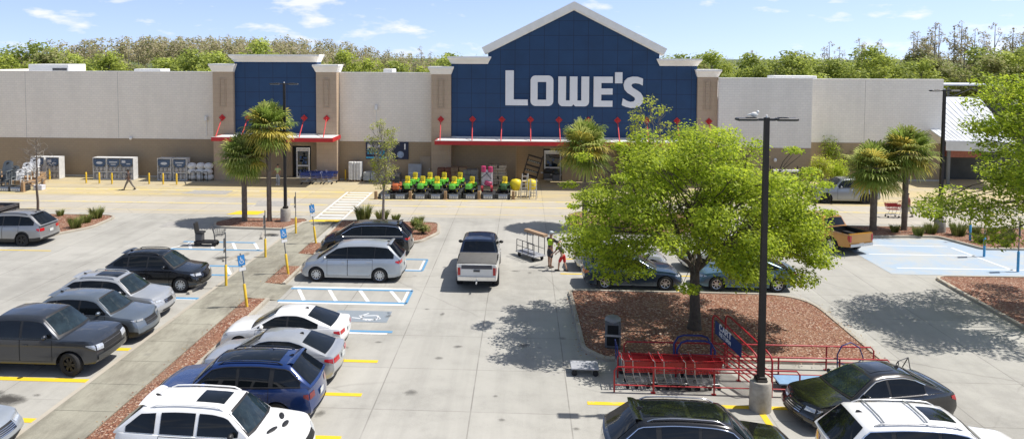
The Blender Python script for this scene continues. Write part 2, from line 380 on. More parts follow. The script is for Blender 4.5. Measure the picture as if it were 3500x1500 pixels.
def stain_mat(k=.8):
    m, nt, b = nt_new('oil stain'); v = texco(nt)
    ln = nt.nodes.new('ShaderNodeVectorMath'); ln.operation = 'LENGTH'; link(nt, v, ln.inputs[0])
    n = noise(nt, 1.6, 6, .7, v); f = mth(nt, 'ADD', ln.outputs['Value'], mth(nt, 'MULTIPLY', mth(nt, 'SUBTRACT', n.outputs['Fac'], .5), 1.5))
    a = ramp(nt, f, [(.25, (k, k, k)), (.85, (0, 0, 0))]).outputs[0]
    b.inputs['Base Color'].default_value = (.06, .056, .05, 1); b.inputs['Roughness'].default_value = .7
    link(nt, a, b.inputs['Alpha']); MATS['oil'] = m; return m
oil, oil_f = stain_mat(), stain_mat(.38)
rs_ = random.Random(31)
for x, y, a, c in ((-16.3, 21.9, .95, .55), (-18, 33.2, .6, .5), (-15.4, 43.7, .7, .5), (-16.1, 38.4, .75, .5), (-14.9, 38.0, .4, .35), (-3, 26, .22, .18), (-0.6, 21.6, .15, .12), (-33.5, 37.6, .9, .4), (1.6, 21.2, .15, .12), (11, 22.2, .4, .3), (5.0, 24.2, 1.6, .5), (-8, 24.3, 1.2, .6)) + tuple((rs_.uniform(a, b), y + rs_.uniform(-.5, .5), rs_.uniform(.1, .4), rs_.uniform(.08, .3)) for a, b, ys in ((-7, -5.4, (19, 21.7, 24.3, 27, 30)), (-19.5, -15.5, (19.3, 22, 24.9, 27.5, 30.2)), (-4.4, 1.4, (18.5, 23, 27.6, 31, 37, 41))) for y in ys for _ in range(2)):
    m = MB(); m.add([(-1.3, -1.3, 0), (1.3, -1.3, 0), (1.3, 1.3, 0), (-1.3, 1.3, 0)], [(0, 1, 2, 3)]); o = m.build('oil_stain', oil if a > .5 else oil_f); o.location = (x, y, .014); o.scale = (a, c, 1); o.rotation_euler = (0, 0, rng.uniform(-.4, .4)); structure(o)
# ---------------------------------------------------------------- kerbed islands and the walk
def mulch_mat():
    m, nt, b = nt_new('mulch'); P = geopos(nt)
    vo = nt.nodes.new('ShaderNodeTexVoronoi'); vo.inputs['Scale'].default_value = 17; link(nt, mapping(nt, P, (1, 1.3, 1)), vo.inputs['Vector'])
    sp = nt.nodes.new('ShaderNodeSeparateColor'); link(nt, vo.outputs['Color'], sp.inputs[0])
    r = ramp(nt, sp.outputs[0], [(0, (.10, .035, .02)), (.35, (.21, .075, .04)), (.62, (.265, .115, .062)), (.84, (.33, .175, .11)), (.93, (.50, .36, .27)), (1, (.60, .50, .40))])
    n = noise(nt, .7, 5, .6, P); c = mixc(nt, mth(nt, 'MULTIPLY', ramp(nt, n.outputs['Fac'], [(.4, (0, 0, 0)), (.7, (1, 1, 1))]).outputs[0], .6), r.outputs[0], (.30, .18, .115))
    link(nt, c, b.inputs['Base Color']); b.inputs['Roughness'].default_value = .9
    bump(nt, b, vo.outputs['Distance'], .8, .06); MATS['mulch'] = m; return m
mulch_m = mulch_mat()
def fillet(pts, rs, n=7):
    out = []; N = len(pts)
    for i in range(N):
        p0, p, p1 = Vector(pts[i - 1]), Vector(pts[i]), Vector(pts[(i + 1) % N]); r = rs[i] if isinstance(rs, (list, tuple)) else rs
        if r <= .01: out.append(p); continue
        a = (p0 - p).normalized(); b = (p1 - p).normalized(); h = math.acos(max(-1, min(1, a.dot(b)))) / 2
        d = min(r / math.tan(h), (p0 - p).length * .49, (p1 - p).length * .49)
        s, e = p + a * d, p + b * d
        for k in range(n + 1):
            t = k / n; out.append((1 - t) ** 2 * s + 2 * t * (1 - t) * p + t * t * e)
    return out
def inset(pts, d):
    N = len(pts); out = []
    A = sum(pts[i - 1].x * pts[i].y - pts[i].x * pts[i - 1].y for i in range(N)); sg = 1 if A > 0 else -1
    for i in range(N):
        t = (pts[(i + 1) % N] - pts[i - 1]).normalized(); out.append(pts[i] + Vector((-t.y, t.x)) * d * sg)
    return out
def island(pts, rs, h=.13, w=.16, mulch=True, mound=.06):
    p = fillet(pts, rs); q = inset(p, w); q2 = inset(p, .02); N = len(p); m = MB()
    vs = [(v.x, v.y, -.02) for v in p] + [(v.x, v.y, h - .02) for v in p] + [(v.x, v.y, h) for v in q2] + [(v.x, v.y, h) for v in q] + [(v.x, v.y, .02) for v in q]
    fs = [(r * N + i, r * N + (i + 1) % N, (r + 1) * N + (i + 1) % N, (r + 1) * N + i) for r in range(4) for i in range(N)]
    m.add(vs, fs); structure(m.build('kerb', kerb_m, smooth=40))
    if mulch:
        m = MB(); k = [v for i, v in enumerate(q) if (v - q[i - 1]).length > .03]
        m.add([(v.x, v.y, h - .035) for v in k], [tuple(range(len(k)))]); o = m.build('mulch_bed', mulch_m); structure(o)
        if o.data.polygons[0].normal.z < 0: o.data.flip_normals()
island([(2.9, 26.1), (12.95, 26.35), (12.9, 33.9), (2.1, 33.95), (2.2, 27)], [.6, .3, 2.2, .5, 1.0])
island([(21.2, 45.4), (25.1, 45.7), (26.1, 42.9), (36, 43.0), (36, 48.3), (18.9, 48.2), (18.2, 46.6), (18.4, 45.3)], [.3, .6, .5, .3, .5, .8, .5, .5])
island([(20.3, 37.35), (36, 37.6), (36, 24), (21.2, 24), (20.1, 30), (20.2, 35)], [.8, .4, .4, .5, .5, .5])
island([(-19.6, 45.2), (-15.0, 44.85), (-13.95, 47.2), (-14.4, 47.9), (-19.3, 47.9), (-20.1, 46.5)], [.9, .5, .4, .4, .8, .8], mound=.03)
island([(-11.3, 42.0), (-6.0, 42.2), (-5.1, 44.6), (-5.4, 47.4), (-12.0, 47.6), (-11.9, 43.5)], [.4, 1.0, 1.6, .8, .3, .4])
island([(-40, 41.9), (-28.6, 42.05), (-27.1, 44.6), (-27.3, 48.1), (-40, 48.2)], [.3, 1.4, 2.2, 1.2, .3])
island([(3.9, 45.2), (12.2, 45.2), (12.2, 51.4), (3.7, 51.4), (2.9, 50.3), (2.9, 47)], [.8, 1.0, 1.0, .6, .5, .6])
# the walk with its planting strips between the two parking rows
m = MB(); m.b2(-14.38, -14.22, 12, 46.9, -.02, .125); structure(m.build('kerb', kerb_m))
for y0, y1 in ((12, 31.8), (34.0, 36.9), (39.25, 41.7)):
    m = MB(); m.b2(-11.42, -11.26, y0, y1, -.02, .125); structure(m.build('kerb', kerb_m))
    m = MB(); m.grid(lambda u, v: Vector((lerp(-12.29, -11.42, u), lerp(y0, y1, v), .09 + .05 * math.sin(math.pi * u) * (1 if 0 < v < 1 else 0))), 6, 12); structure(m.build('mulch_bed', mulch_m, smooth=60))
m = MB()
y = 12.0
while y < 46.5:
    y1 = min(46.6, y + 1.83); m.b2(-14.21, -12.3, y + .008, y1 - .008, -.02, .12); y = y1
structure(m.build('sidewalk', walk_m))
for y0, y1 in ((31.81, 33.99), (36.91, 39.24)):
    m = MB(); m.add([(-12.29, y0, .12), (-10.9, y0, .006), (-10.9, y1, .006), (-12.29, y1, .12)], [(0, 1, 2, 3)]); structure(m.build('path', walk_m))
m = MB(); m.add([(-14.2, 46.62, .12), (-12.3, 46.62, .12), (-12.1, 48.0, .012), (-14.1, 48.0, .012)], [(0, 1, 2, 3)]); structure(m.build('path', walk_m))
m = MB(); m.add([(-14.05, 47.1, .09), (-12.1, 47.1, .09), (-12.02, 47.9, .03), (-14.02, 47.9, .03)], [(0, 1, 2, 3)])
for i in range(14):
    for j in range(5): m.lathe([(.045, 0), (.03, .014)], 6, (-13.95 + i * .14, 47.18 + j * .15, .085 - j * .0115))
o = m.build('tactile_paving', pm('tactile yellow', (.75, .52, .03), .7, 0, .2, 8)); structure(o)
# ---------------------------------------------------------------- vehicles
glass = pm('car glass', (.006, .008, .010), .04, 0, .3, 3, 0, 0, .38)
glass_l = pm('windscreen glass', (.014, .024, .030), .03, 0, .6, 2.5, 0, 0, .6)
rubber = pm('tyre rubber', (.02, .02, .021), .85, 0, .25, 12)
blackp = pm('black trim', (.018, .018, .019), .5, 0, .2, 8)
under = pm('dark underbody', (.008, .008, .008), .9, 0, .3, 8)
chrome = pm('chrome', (.75, .76, .78), .12, 1., .05, 4)
alloy = pm('alloy', (.55, .56, .58), .28, .9, .1, 6)
alloy_d = pm('dark alloy', (.035, .035, .038), .4, .6, .2, 6)
lamp_c = pm('headlamp lens', (.55, .58, .62), .08, .35, .35, 14)
lamp_r = pm('tail lamp red', (.42, .01, .015), .15, 0, .3, 14, 0, .6)
lamp_d = pm('tail lamp dark red', (.16, .008, .012), .15, 0, .3, 14, 0, .6)
lamp_o = pm('amber lens', (.7, .2, .03), .2, 0, .2, 14)
plate_w = pm('number plate', (.6, .62, .6), .5, 0, .15, 10)
WHEELS = {}
def wheel_meshes(r, w, style, dark):
    key = (r, w, style, dark)
    if key in WHEELS: return WHEELS[key]
    rot = Matrix.Rotation(R(90), 3, 'X'); h = w / 2; ri = r * (.66 if style != 'big' else .7)
    t = MB(); t.lathe([(ri, -h * .9), (r * .93, -h), (r, -h * .72), (r, h * .72), (r * .93, h), (ri, h * .9), (ri - .02, h * .5), (ri - .02, -h * .5), (ri, -h * .9)], 28, rot=rot, caps=False)
    a = MB()
    for sd in (-1, 1):
        n = {'five': 5, 'ten': 10, 'six': 6, 'big': 5, 'seven': 7}[style]
        a.lathe([(ri, sd * h * .86), (ri * .9, sd * h * .8), (ri * .86, sd * h * .45)], 28, rot=rot, m=0, caps=False)
        a.lathe([(1e-5, sd * h * .7), (r * .13, sd * h * .68), (r * .15, sd * h * .4)], 14, rot=rot, m=0, caps=False)
        for k in range(n):
            an = 2 * math.pi * k / n
            for off in ((-.11, .11) if n <= 6 else (0,)):
                w0 = .022 if n > 6 else .02
                b0 = an + off * .6; b1 = an + off * (1.5 if style != 'big' else .9)
                p = Vector((r * .1 * math.cos(b0), 0, r * .1 * math.sin(b0))); q = Vector((ri * .88 * math.cos(b1), 0, ri * .88 * math.sin(b1)))
                d = (q - p).normalized(); e = d.cross(Vector((0, 1, 0))) * w0 * (r / .34)
                y0, y1 = -sd * h * .72, -sd * h * .4
                vs = [p + e * 1.2, p - e * 1.2, q - e * .9, q + e * .9]
                a.add([Vector((v.x, y0, v.z)) for v in vs] + [Vector((v.x, y1, v.z)) for v in vs], [(0, 1, 2, 3), (0, 4, 5, 1), (1, 5, 6, 2), (3, 2, 6, 7), (0, 3, 7, 4)], 0)
        a.lathe([(1e-5, sd * h * .3), (ri * .88, sd * h * .3)], 20, rot=rot, m=1, caps=False)
        a.lathe([(r * .18, sd * h * .33), (r * .42, sd * h * .33)], 20, rot=rot, m=2, caps=False)
    ot = t.build('tyre', rubber, smooth=35); oa = a.build('rim', [alloy_d if dark else alloy, under, alloy_d], smooth=30)
    WHEELS[key] = [ot, oa, False]
    return WHEELS[key]
def vehicle(name, label, cat, loc, rz, p, col, group=None):
    L, W, H = p['L'], p['W'] / 2, p['H']; rad, sill = p['rad'], p['sill']
    X0 = L / 2
    xf, xr = X0 - p['fo'], X0 - p['fo'] - p['wb']
    sh = [(X0 - a, z) for a, z in reversed(p['sh'])]          # shoulder line by x
    def zb(x): return sinterp(x, sh)
    Ra = rad * p.get('arch', 1.16)
    def zlo(x):
        z = interp(x, [(-X0, p.get('rz', sill + .12)), (-X0 + .35, sill + .06), (xr, sill), (xf, sill), (X0 - .35, sill + .02), (X0, p.get('fz', sill + .04))])
        for xc in (xf, xr):
            d = abs(x - xc)
            if d < Ra: z = max(z, rad * .98 + math.sqrt(Ra * Ra - d * d))
        return z
    def wx(x):
        f = abs(x) / X0
        return W * (1 - .05 * max(0, f - .55) / .45 - .05 * max(0, (f - .8) / .2) ** 2)
    PROF = p.get('prof', [(0, .955), (.12, .985), (.35, 1.), (.62, .995), (.85, .972), (1, .93)])
    def sy(x, z):
        f = (z - sill) / max(.05, zb(x) - sill)
        return wx(x) * sinterp(min(1, max(0, f)), PROF)
    nf = p.get('nose', [(.2, .12), (.45, .0), (.62, .03), (.8, .1), (1., .16)]); nr = p.get('tail', [(.2, .12), (.5, .0), (.75, .05), (1., .08)])
    cf, cr = p.get('cf', .22), p.get('cr', .12)
    def shape(x, y, z):
        if x > X0 - .7:
            t = (x - X0 + .7) / .7; s = t * t; f = (z - sill) / max(.05, zb(X0) - sill)
            x = x - s * (cf * (y / W) ** 2 + (sinterp(f, nf)))
        elif x < -X0 + .6:
            t = (-x - X0 + .6) / .6; s = t * t; f = (z - sill) / max(.05, zb(-X0) - sill)
            x = x + s * (cr * (y / W) ** 2 + sinterp(f, nr))
        return Vector((x, y, z))
    xs = set()
    n = 40
    for k in range(n + 1): xs.add(round(-X0 + L * k / n, 4))
    for xc in (xf, xr):
        for k in range(13): xs.add(round(xc - Ra * math.cos(math.pi * k / 12), 4))
        xs.add(round(xc - Ra - .001, 4)); xs.add(round(xc + Ra + .001, 4))
    xs = sorted(xs)
    root = thing(name, label, cat, loc, rz, group)
    mcol = col if not isinstance(col, tuple) else paint(name + str(col), col)
    bodym = mcol; lower = p.get('lower')                       # lower cladding
    A, B, C, D = (X0 - v for v in p['cab'])                     # windscreen base, roof front, roof rear, rear glass base
    bed = p.get('bed')
    crown = lambda x: p.get('crown', .05) * max(0, 1 - (abs(x) / X0) ** 6)
    body = MB(); NR = 9; YS = (1., .86, .6, .3, 0)
    rows = []
    for x in xs:
        z0, z1 = zlo(x), zb(x); z0 = min(z0, z1 - .05); ring = []
        for k in range(NR + 1):
            z = lerp(z0, z1, k / NR); ring.append(shape(x, sy(x, z), z))
        ye = sy(x, z1)
        for f in YS[1:]: ring.append(shape(x, ye * f, z1 + crown(x) * (1 - f * f)))
        rows.append(ring)
    nn = len(rows[0])
    for sgn in (1, -1):
        o = len(body.V)
        for ring in rows: body.V.extend([(v.x, v.y * sgn, v.z) for v in ring])
        for i in range(len(rows) - 1):
            for k in range(nn - 1):
                if bed and k >= NR and xs[i] > -X0 + .06 and xs[i + 1] < X0 - bed[0]: continue
                a = o + i * nn + k; f = (a, a + nn, a + nn + 1, a + 1)
                body.F.append(f if sgn < 0 else f[::-1]); body.I.append(1 if (lower and k < lower) else 0)
    for end, sg in ((0, 1), (-1, -1)):
        x = xs[end]; z0, z1 = zlo(x), zb(x)
        def cap(u, v): 
            z = lerp(z0, z1, v); y = sy(x, z) * (2 * u - 1); return shape(x, y, z)
        body.grid(cap, 12, NR, 0, flip=sg < 0)
        for f in range(12 * NR): 
            if lower and f % NR < lower - 1: body.I[len(body.I) - 12 * NR + f] = 1
    bo = body.build('body', [bodym, p.get('lowm', blackp)], root, 38, fix=False)
    ub = MB(); ub.b2(-X0 + .35, X0 - .4, -W * .8, W * .8, sill - .02, min(zb(0), .72) - .06, 0)
    ub.b2(xr + Ra, xf - Ra, -W * .93, W * .93, sill + .01, sill + .12)
    ub.b2(-X0 + .45, xr - Ra, -W * .85, W * .85, sill + .1, .6); ub.b2(xf + Ra, X0 - .5, -W * .82, W * .82, sill + .06, .6)
    ub.build('underbody', under, root)
    if bed:
        bl = MB(); xb0, xb1 = -X0 + .07, X0 - bed[0] - .02
        if p.get('cover'):
            bl.rbox(((xb0 + xb1) / 2, 0, zb(xb0) + .02), (xb1 - xb0, W * 1.84, .05), .02); bl.build('bed_cover', p['cover'], root, 40)
        else:
            bl.b2(xb0, xb1, -W * .86, W * .86, .7, .76); bl.b2(xb0, xb1, W * .84, W * .9, .76, zb(xb0) - .01); bl.b2(xb0, xb1, -W * .9, -W * .84, .76, zb(xb0) - .01)
            bl.b2(xb1, xb1 + .05, -W * .86, W * .86, .76, zb(xb0)); bl.b2(xb0 - .03, xb0, -W * .86, W * .86, .76, zb(xb0) - .01)
            for sg in (1, -1): bl.b2(xr - .45, xr + .45, sg * W * .6 - .1, sg * W * .6 + .24, .76, .98)
            bl.build('bed_liner', blackp, root)
    # cabin
    wr = p['wr'] / 2
    rp = [(X0 - a, z) for a, z in reversed(p['roof'])]
    def zt(x):
        if x >= B: return lerp(zb(A), rp[-1][1], max(0, min(1, (A - x) / (A - B))) ** p.get('wsc', .92))
        if x <= C: return lerp(zb(D), rp[0][1], max(0, min(1, (x - D) / (C - D))) ** p.get('rgc', .9))
        return sinterp(x, rp)
    def cy(x, z):
        zz = zb(x); yb = sy(x, zz) - p.get('tuck', .02)
        f = (z - zz) / max(.1, H - .03 - zz)
        return yb + (wr - yb) * (f ** 1.12 if f > 0 else 0)
    def plan(x, y):
        k = 0
        if x > (B + C) / 2: k = .16 * ((x - (B + C) / 2) / (A - (B + C) / 2))
        else: k = -.09 * (((B + C) / 2 - x) / ((B + C) / 2 - D))
        return x + k * (1 - (y / W) ** 2)
    def ctop(x, f):
        z = zt(x); y = cy(x, z) * f
        cz = p.get('rcrown', .045) * (1 - f * f) * min(1, max(.25, (z - zb(x)) / .4))
        if abs(f) > .88: cz -= .05 * (abs(f) - .88) / .12 * min(1, (z - zb(x)) / .25)
        return Vector((plan(x, y), y, z + cz))
    cx = []
    for a, b, m_ in ((D, C, 8), (C, B, 12), (B, A, 8)):
        cx += [lerp(a, b, k / m_) for k in range(m_)]
    cx.append(A)
    cab = MB(); FR = (1., .95, .88, .7, .4, 0.); CR = 4
    ring_n = CR + 1 + len(FR) - 1
    for sgn in (1, -1):
        o = len(cab.V)
        for x in cx:
            z0 = zb(x) - .03; z1 = ctop(x, 1).z
            for k in range(CR + 1):
                z = lerp(z0, max(z0 + .01, z1), k / CR); y = cy(x, z); cab.V.append((plan(x, y), y * sgn, z))
            for f in FR[1:]:
                v = ctop(x, f); cab.V.append((v.x, v.y * sgn, v.z))
        for i in range(len(cx) - 1):
            for k in range(ring_n - 1):
                a = o + i * ring_n + k; f = (a, a + ring_n, a + ring_n + 1, a + 1)
                cab.F.append(f if sgn < 0 else f[::-1]); cab.I.append(0)
    roofm = p.get('roofm', bodym)
    co = cab.build('roof', roofm, root, 50, fix=False)
    def patch(fn, nu, nv, name_, mat_, par, sm=60):
        m = MB(); m.grid(fn, nu, nv); return m.build(name_, mat_, par, sm)
    def off(fn, d, e=1e-3):
        def g(u, v):
            a = fn(u, v); du = fn(min(1, u + e), v) - fn(max(0, u - e), v); dv = fn(u, min(1, v + e)) - fn(u, max(0, v - e))
            nrm = du.cross(dv)
            if nrm.length < 1e-12: return a
            nrm.normalize()
            c = a - Vector((0, 0, .5))
            if nrm.dot(Vector((c.x * .3, c.y, c.z))) < 0: nrm = -nrm
            return a + nrm * d
        return g
    yf = .9
    patch(off(lambda u, v: ctop(lerp(A - .04, B + .0, v), (2 * u - 1) * .94), .006), 10, 6, 'windscreen_frame', blackp, root)
    patch(off(lambda u, v: ctop(lerp(A - .09, B + .05, v), (2 * u - 1) * .88), .012), 10, 6, 'windscreen', p.get('wsm', glass_l), root)
    if p.get('rearglass', True):
        a_, b_ = p.get('rg', (.08, .92))
        patch(off(lambda u, v: ctop(lerp(D, C, lerp(a_, b_, v)), (2 * u - 1) * .86), .012), 10, 6, 'rear_window', p.get('rgm', glass), root)
    # side windows
    for sgn in (1, -1):
        wa, wb_ = X0 - p['win'][-1][1] - .03, X0 - p['win'][0][0] + .03
        def band(u, v):
            x = lerp(wa, wb_, u); z0 = zb(x) + .03; z1 = max(z0 + .004, zt(x) - p.get('wtop', .09) + .012); z = lerp(z0, z1, v); y = cy(x, z); return Vector((plan(x, y), (y + .006) * sgn, z))
        if not p.get('pillars'): patch(band, 24, 5, 'window_band', blackp, root)
        for (a, b) in p['win']:
            xa, xb = X0 - b, X0 - a
            def sw(u, v, xa=xa, xb=xb):
                x = lerp(xa, xb, u); z0 = zb(x) + .035; z1 = max(z0 + .004, zt(x) - p.get('wtop', .09)); z = lerp(z0, z1, v)
                y = cy(x, z); return Vector((plan(x, y), (y + .012) * sgn, z))
            patch(sw, 10, 5, 'side_window', glass, root)
        if p.get('trim'):
            xa, xb = X0 - p['win'][-1][1] - .05, X0 - p['win'][0][0] + .05; pts = []
            for k in range(25):
                x = lerp(xa, xb, k / 24); z = max(zb(x) + .03, zt(x) - p.get('wtop', .09) + .02); y = cy(x, z); pts.append((plan(x, y), (y + .012) * sgn, z))
            for k in range(13):
                x = lerp(xb, xa, k / 12); z = zb(x) + .02; y = cy(x, z); pts.append((plan(x, y), (y + .014) * sgn, z))
            m = MB(); m.path(pts, .016, 5); m.build('window_trim', p['trim'], root, 60)
        # doors
        for (a, b) in p['doors']:
            xa, xb = X0 - b, X0 - a
            def dr(ins, d_):
                def f(u, v):
                    x = lerp(xa + ins, xb - ins, u); z0 = max(sill + .1, zlo(x) + .04) + ins; z1 = zb(x) - .01 - ins; z = lerp(z0, max(z0 + .02, z1), v)
                    return shape(x, (sy(x, z) + d_) * sgn, z)
                return f
            patch(dr(0, .004), 8, 6, 'door_seam', under, root)
            d = patch(dr(.014, .009), 8, 8, 'door', bodym, root)
            hx = xa + .14; hz = zb(hx) - p.get('hz', .13)
            m = MB(); m.rbox((hx + .06, (sy(hx, hz) + .028) * sgn, hz), (.2, .03, .035), .012); m.build('handle', p.get('handm', bodym), d, 40)
            if lower:
                def cl(u, v):
                    x = lerp(xa, xb, u); z0 = max(sill + .02, zlo(x) + .01); z = lerp(z0, max(z0 + .02, sill + .2), v); return shape(x, (sy(x, z) + .016) * sgn, z)
                patch(cl, 8, 3, 'sill_trim', p.get('lowm', blackp), root)
        if p.get('archm'):
            for xc in (xf, xr):
                def ar(u, v):
                    t = math.pi * u; r_ = Ra + lerp(-.01, .06, v); x = xc - r_ * math.cos(t); z = rad * .98 + r_ * math.sin(t); return shape(x, (sy(x, min(z, zb(x))) + .012) * sgn, z)
                patch(ar, 16, 1, 'arch_trim', p['archm'], root)
        # mirror
        mx = A - .42; mz = zb(mx) + .09; my = cy(mx, mz)
        m = MB(); m.ball((mx + .02, (my + .13) * sgn, mz + .02), (.075, .115, .08), 12, 8); m.tube((mx + .03, my * sgn, mz - .03), (mx + .03, (my + .1) * sgn, mz - .01), .025, .02, 6)
        m.build('mirror', p.get('mirm', bodym), root, 50)
        # wheels
        for xc in (xf, xr):
            tm = wheel_meshes(rad, p.get('tw', .23), p.get('rim', 'five'), p.get('rimdark', False))
            w = bpy.data.objects.new('wheel', None); COL.objects.link(w); w.parent = root; w.location = (xc, (wx(xc) - .115) * sgn, rad); w.empty_display_size = .2
            if xc == xf and p.get('steer'): w.rotation_euler = (0, 0, p['steer'])
            for q in tm[:2]:
                c = q if not tm[2] else q.copy()
                if tm[2]: COL.objects.link(c)
                c.parent = w
            tm[2] = True
        # lamps: front
        y0, y1, z0, z1 = p['hl']
        def hl(u, v):
            z = lerp(z0, z1, v) + .03 * u * (1 if z1 > z0 else 0); x = X0; y = lerp(y0, y1, u) * sy(x, z); q = shape(x, y * sgn, z); q.x += .014; return q
        def hls(u, v):
            x = X0 - lerp(0, p.get('hlw', .4), u); z = lerp(lerp(z0, z1, v), lerp(z0 + (z1 - z0) * .8, z1, v), u) + .03; q = shape(x, (sy(x, z) + .012) * sgn, z); return q
        m = MB(); m.grid(hl, 6, 3); m.grid(hls, 6, 3); m.build('headlight', p.get('hlm', lamp_c), root, 60)
        y0t, y1t, z0t, z1t = p['tl']
        def tl(u, v):
            z = lerp(z0t, z1t, v); x = -X0; y = lerp(y0t, y1t, u) * sy(x, z); q = shape(x, y * sgn, z); q.x -= .014; return q
        def tls(u, v):
            x = -X0 + lerp(0, p.get('tlw', .25), u); z = lerp(lerp(z0t, z1t, v), lerp(z0t + (z1t - z0t) * .5, z1t, v), u); return shape(x, (sy(x, z) + .014) * sgn, z)
        m = MB(); m.grid(tl, 6, 4); m.grid(tls, 5, 4); m.build('tail_light', p.get('tlm', lamp_r), root, 60)
    # front and rear trim
    def fr(y0, y1, z0, z1, d=.012):
        def f(u, v):
            z = lerp(z0, z1, v); y = lerp(y0, y1, u) * sy(X0, z); q = shape(X0, y, z); q.x += d; return q
        return f
    def rr(y0, y1, z0, z1, d=.012):
        def f(u, v):
            z = lerp(z0, z1, v); y = lerp(y0, y1, u) * sy(-X0, z); q = shape(-X0, y, z); q.x -= d; return q
        return f
    gz = p['gr']
    g = patch(fr(-gz[0], gz[0], gz[1], gz[2]), 10, 3, 'grille', blackp, root)
    m = MB()
    for k in range(p.get('gbars', 3)):
        zz = lerp(gz[1], gz[2], (k + .5) / p.get('gbars', 3)); m.grid(fr(-gz[0] * .97, gz[0] * .97, zz - .008, zz + .008, .02), 10, 1)
    m.build('bar', p.get('gm', chrome), g)
    patch(fr(-.62, .62, p.get('fz', sill + .04) + .03, p.get('fz', sill + .04) + .13), 10, 2, 'air_intake', blackp, root)
    if p.get('bumper'):
        patch(fr(-.96, .96, p['bumper'][0], p['bumper'][1], .035), 12, 2, 'front_bumper', p['bumper'][2], root)
        patch(rr(-.96, .96, p['bumper'][0] + .06, p['bumper'][1] + .04, .07), 12, 2, 'rear_bumper', p['bumper'][2], root)
    else:
        patch(rr(-.8, .8, p.get('rz', sill + .12) + .0, p.get('rz', sill + .12) + .12, .012), 10, 2, 'rear_bumper_trim', blackp, root)
    pz = p.get('pz', .8)
    m = MB(); q = shape(-X0, 0, pz); m.box((q.x - .03, 0, pz), (.012, .31, .155)); m.build('number_plate', plate_w, root)
    if p.get('fin', True):
        xx = C + .1; z = ctop(xx, 0).z
        m = MB(); m.add([(xx - .1, -.02, z - .01), (xx + .1, -.02, z - .01), (xx + .1, .02, z - .01), (xx - .1, .02, z - .01), (xx - .08, -.005, z + .06), (xx - .02, -.005, z + .06), (xx - .02, .005, z + .06), (xx - .08, .005, z + .06)], [(0, 1, 5, 4), (1, 2, 6, 5), (2, 3, 7, 6), (3, 0, 4, 7), (4, 5, 6, 7)])
        m.build('antenna', p.get('finm', blackp), root)
    for (a, b, f, mm, nm) in p.get('sun', []):
        patch(lambda u, v: ctop(X0 - lerp(a, b, u), (2 * v - 1) * f) + Vector((0, 0, .008)), 8, 8, nm, mm, root)
    if p.get('rails'):
        mm = p['rails']
        for sgn in (1, -1):
            pts = []
            for k in range(13):
                x = lerp(B - .15, C + .2, k / 12); v = ctop(x, .9); pts.append((v.x, v.y * sgn, v.z + (.055 if 0 < k < 12 else 0)))
            m = MB(); m.path(pts, .02, 6); m.build('roof_rail', mm, root, 60)
    for a in p.get('bars', []):
        x = X0 - a; m = MB(); m.path([ctop(x, -.88) + Vector((0, 0, .04)), ctop(x, -.5) + Vector((0, 0, .06)), ctop(x, .5) + Vector((0, 0, .06)), ctop(x, .88) + Vector((0, 0, .04))], .025, 6); m.build('cross_bar', p.get('barm', blackp), root, 60)
    if p.get('spoiler'):
        patch(lambda u, v: ctop(lerp(C + .1, C - .10, u), (2 * v - 1) * .86) + Vector((lerp(0, -.02, u), 0, lerp(.01, .03 + (zt(C) - zt(C - .16)) * .75, u))), 3, 8, 'spoiler', roofm, root)
    root['_'] = 0; del root['_']
    return root, dict(ctop=ctop, shape=shape, sy=sy, zb=zb, X0=X0, W=W, rr=rr, fr=fr, patch=patch, off=off, sill=sill, xr=xr, xf=xf)
SEDAN = dict(L=4.85, W=1.84, H=1.46, wb=2.8, fo=.93, rad=.335, sill=.2, sh=[(0, .68), (.25, .78), (.9, .87), (1.5, .93), (2.6, .95), (3.6, .97), (4.3, 1.0), (4.7, 1.0), (4.85, .96)],
    cab=(1.35, 2.2, 3.25, 4.3), roof=[(2.2, 1.40), (2.55, 1.45), (2.9, 1.455), (3.25, 1.40)], wr=1.18, win=[(1.62, 2.62), (2.7, 3.75)], doors=[(1.5, 2.66), (2.66, 3.65)],
    hl=(.55, .96, .6, .7), tl=(.5, .97, .76, .92), gr=(.42, .5, .68), tail=[(.2, .1), (.5, 0), (.75, .02), (1, .07)], nose=[(0, .14), (.3, 0), (.6, .03), (.85, .12), (1, .2)], pz=.82, rim='ten', wtop=.08)
SUV = dict(L=4.65, W=1.87, H=1.68, wb=2.7, fo=.93, rad=.355, sill=.24, sh=[(0, .8), (.2, .92), (.9, 1.0), (1.4, 1.06), (2.6, 1.08), (3.9, 1.12), (4.5, 1.12), (4.65, 1.05)],
    cab=(1.28, 1.98, 3.75, 4.52), roof=[(1.98, 1.60), (2.4, 1.665), (3.0, 1.68), (3.75, 1.62)], wr=1.22, win=[(1.52, 2.5), (2.58, 3.4), (3.48, 4.1)], doors=[(1.45, 2.54), (2.54, 3.42)],
    hl=(.55, .96, .72, .84), tl=(.6, .97, .85, 1.02), gr=(.45, .6, .82), pz=.8, rim='five', nose=[(0, .12), (.3, 0), (.6, .02), (.85, .08), (1, .15)], tail=[(.0, .12), (.3, 0), (.6, .04), (1, .1)], spoiler=True, rgc=1.0, wtop=.1)
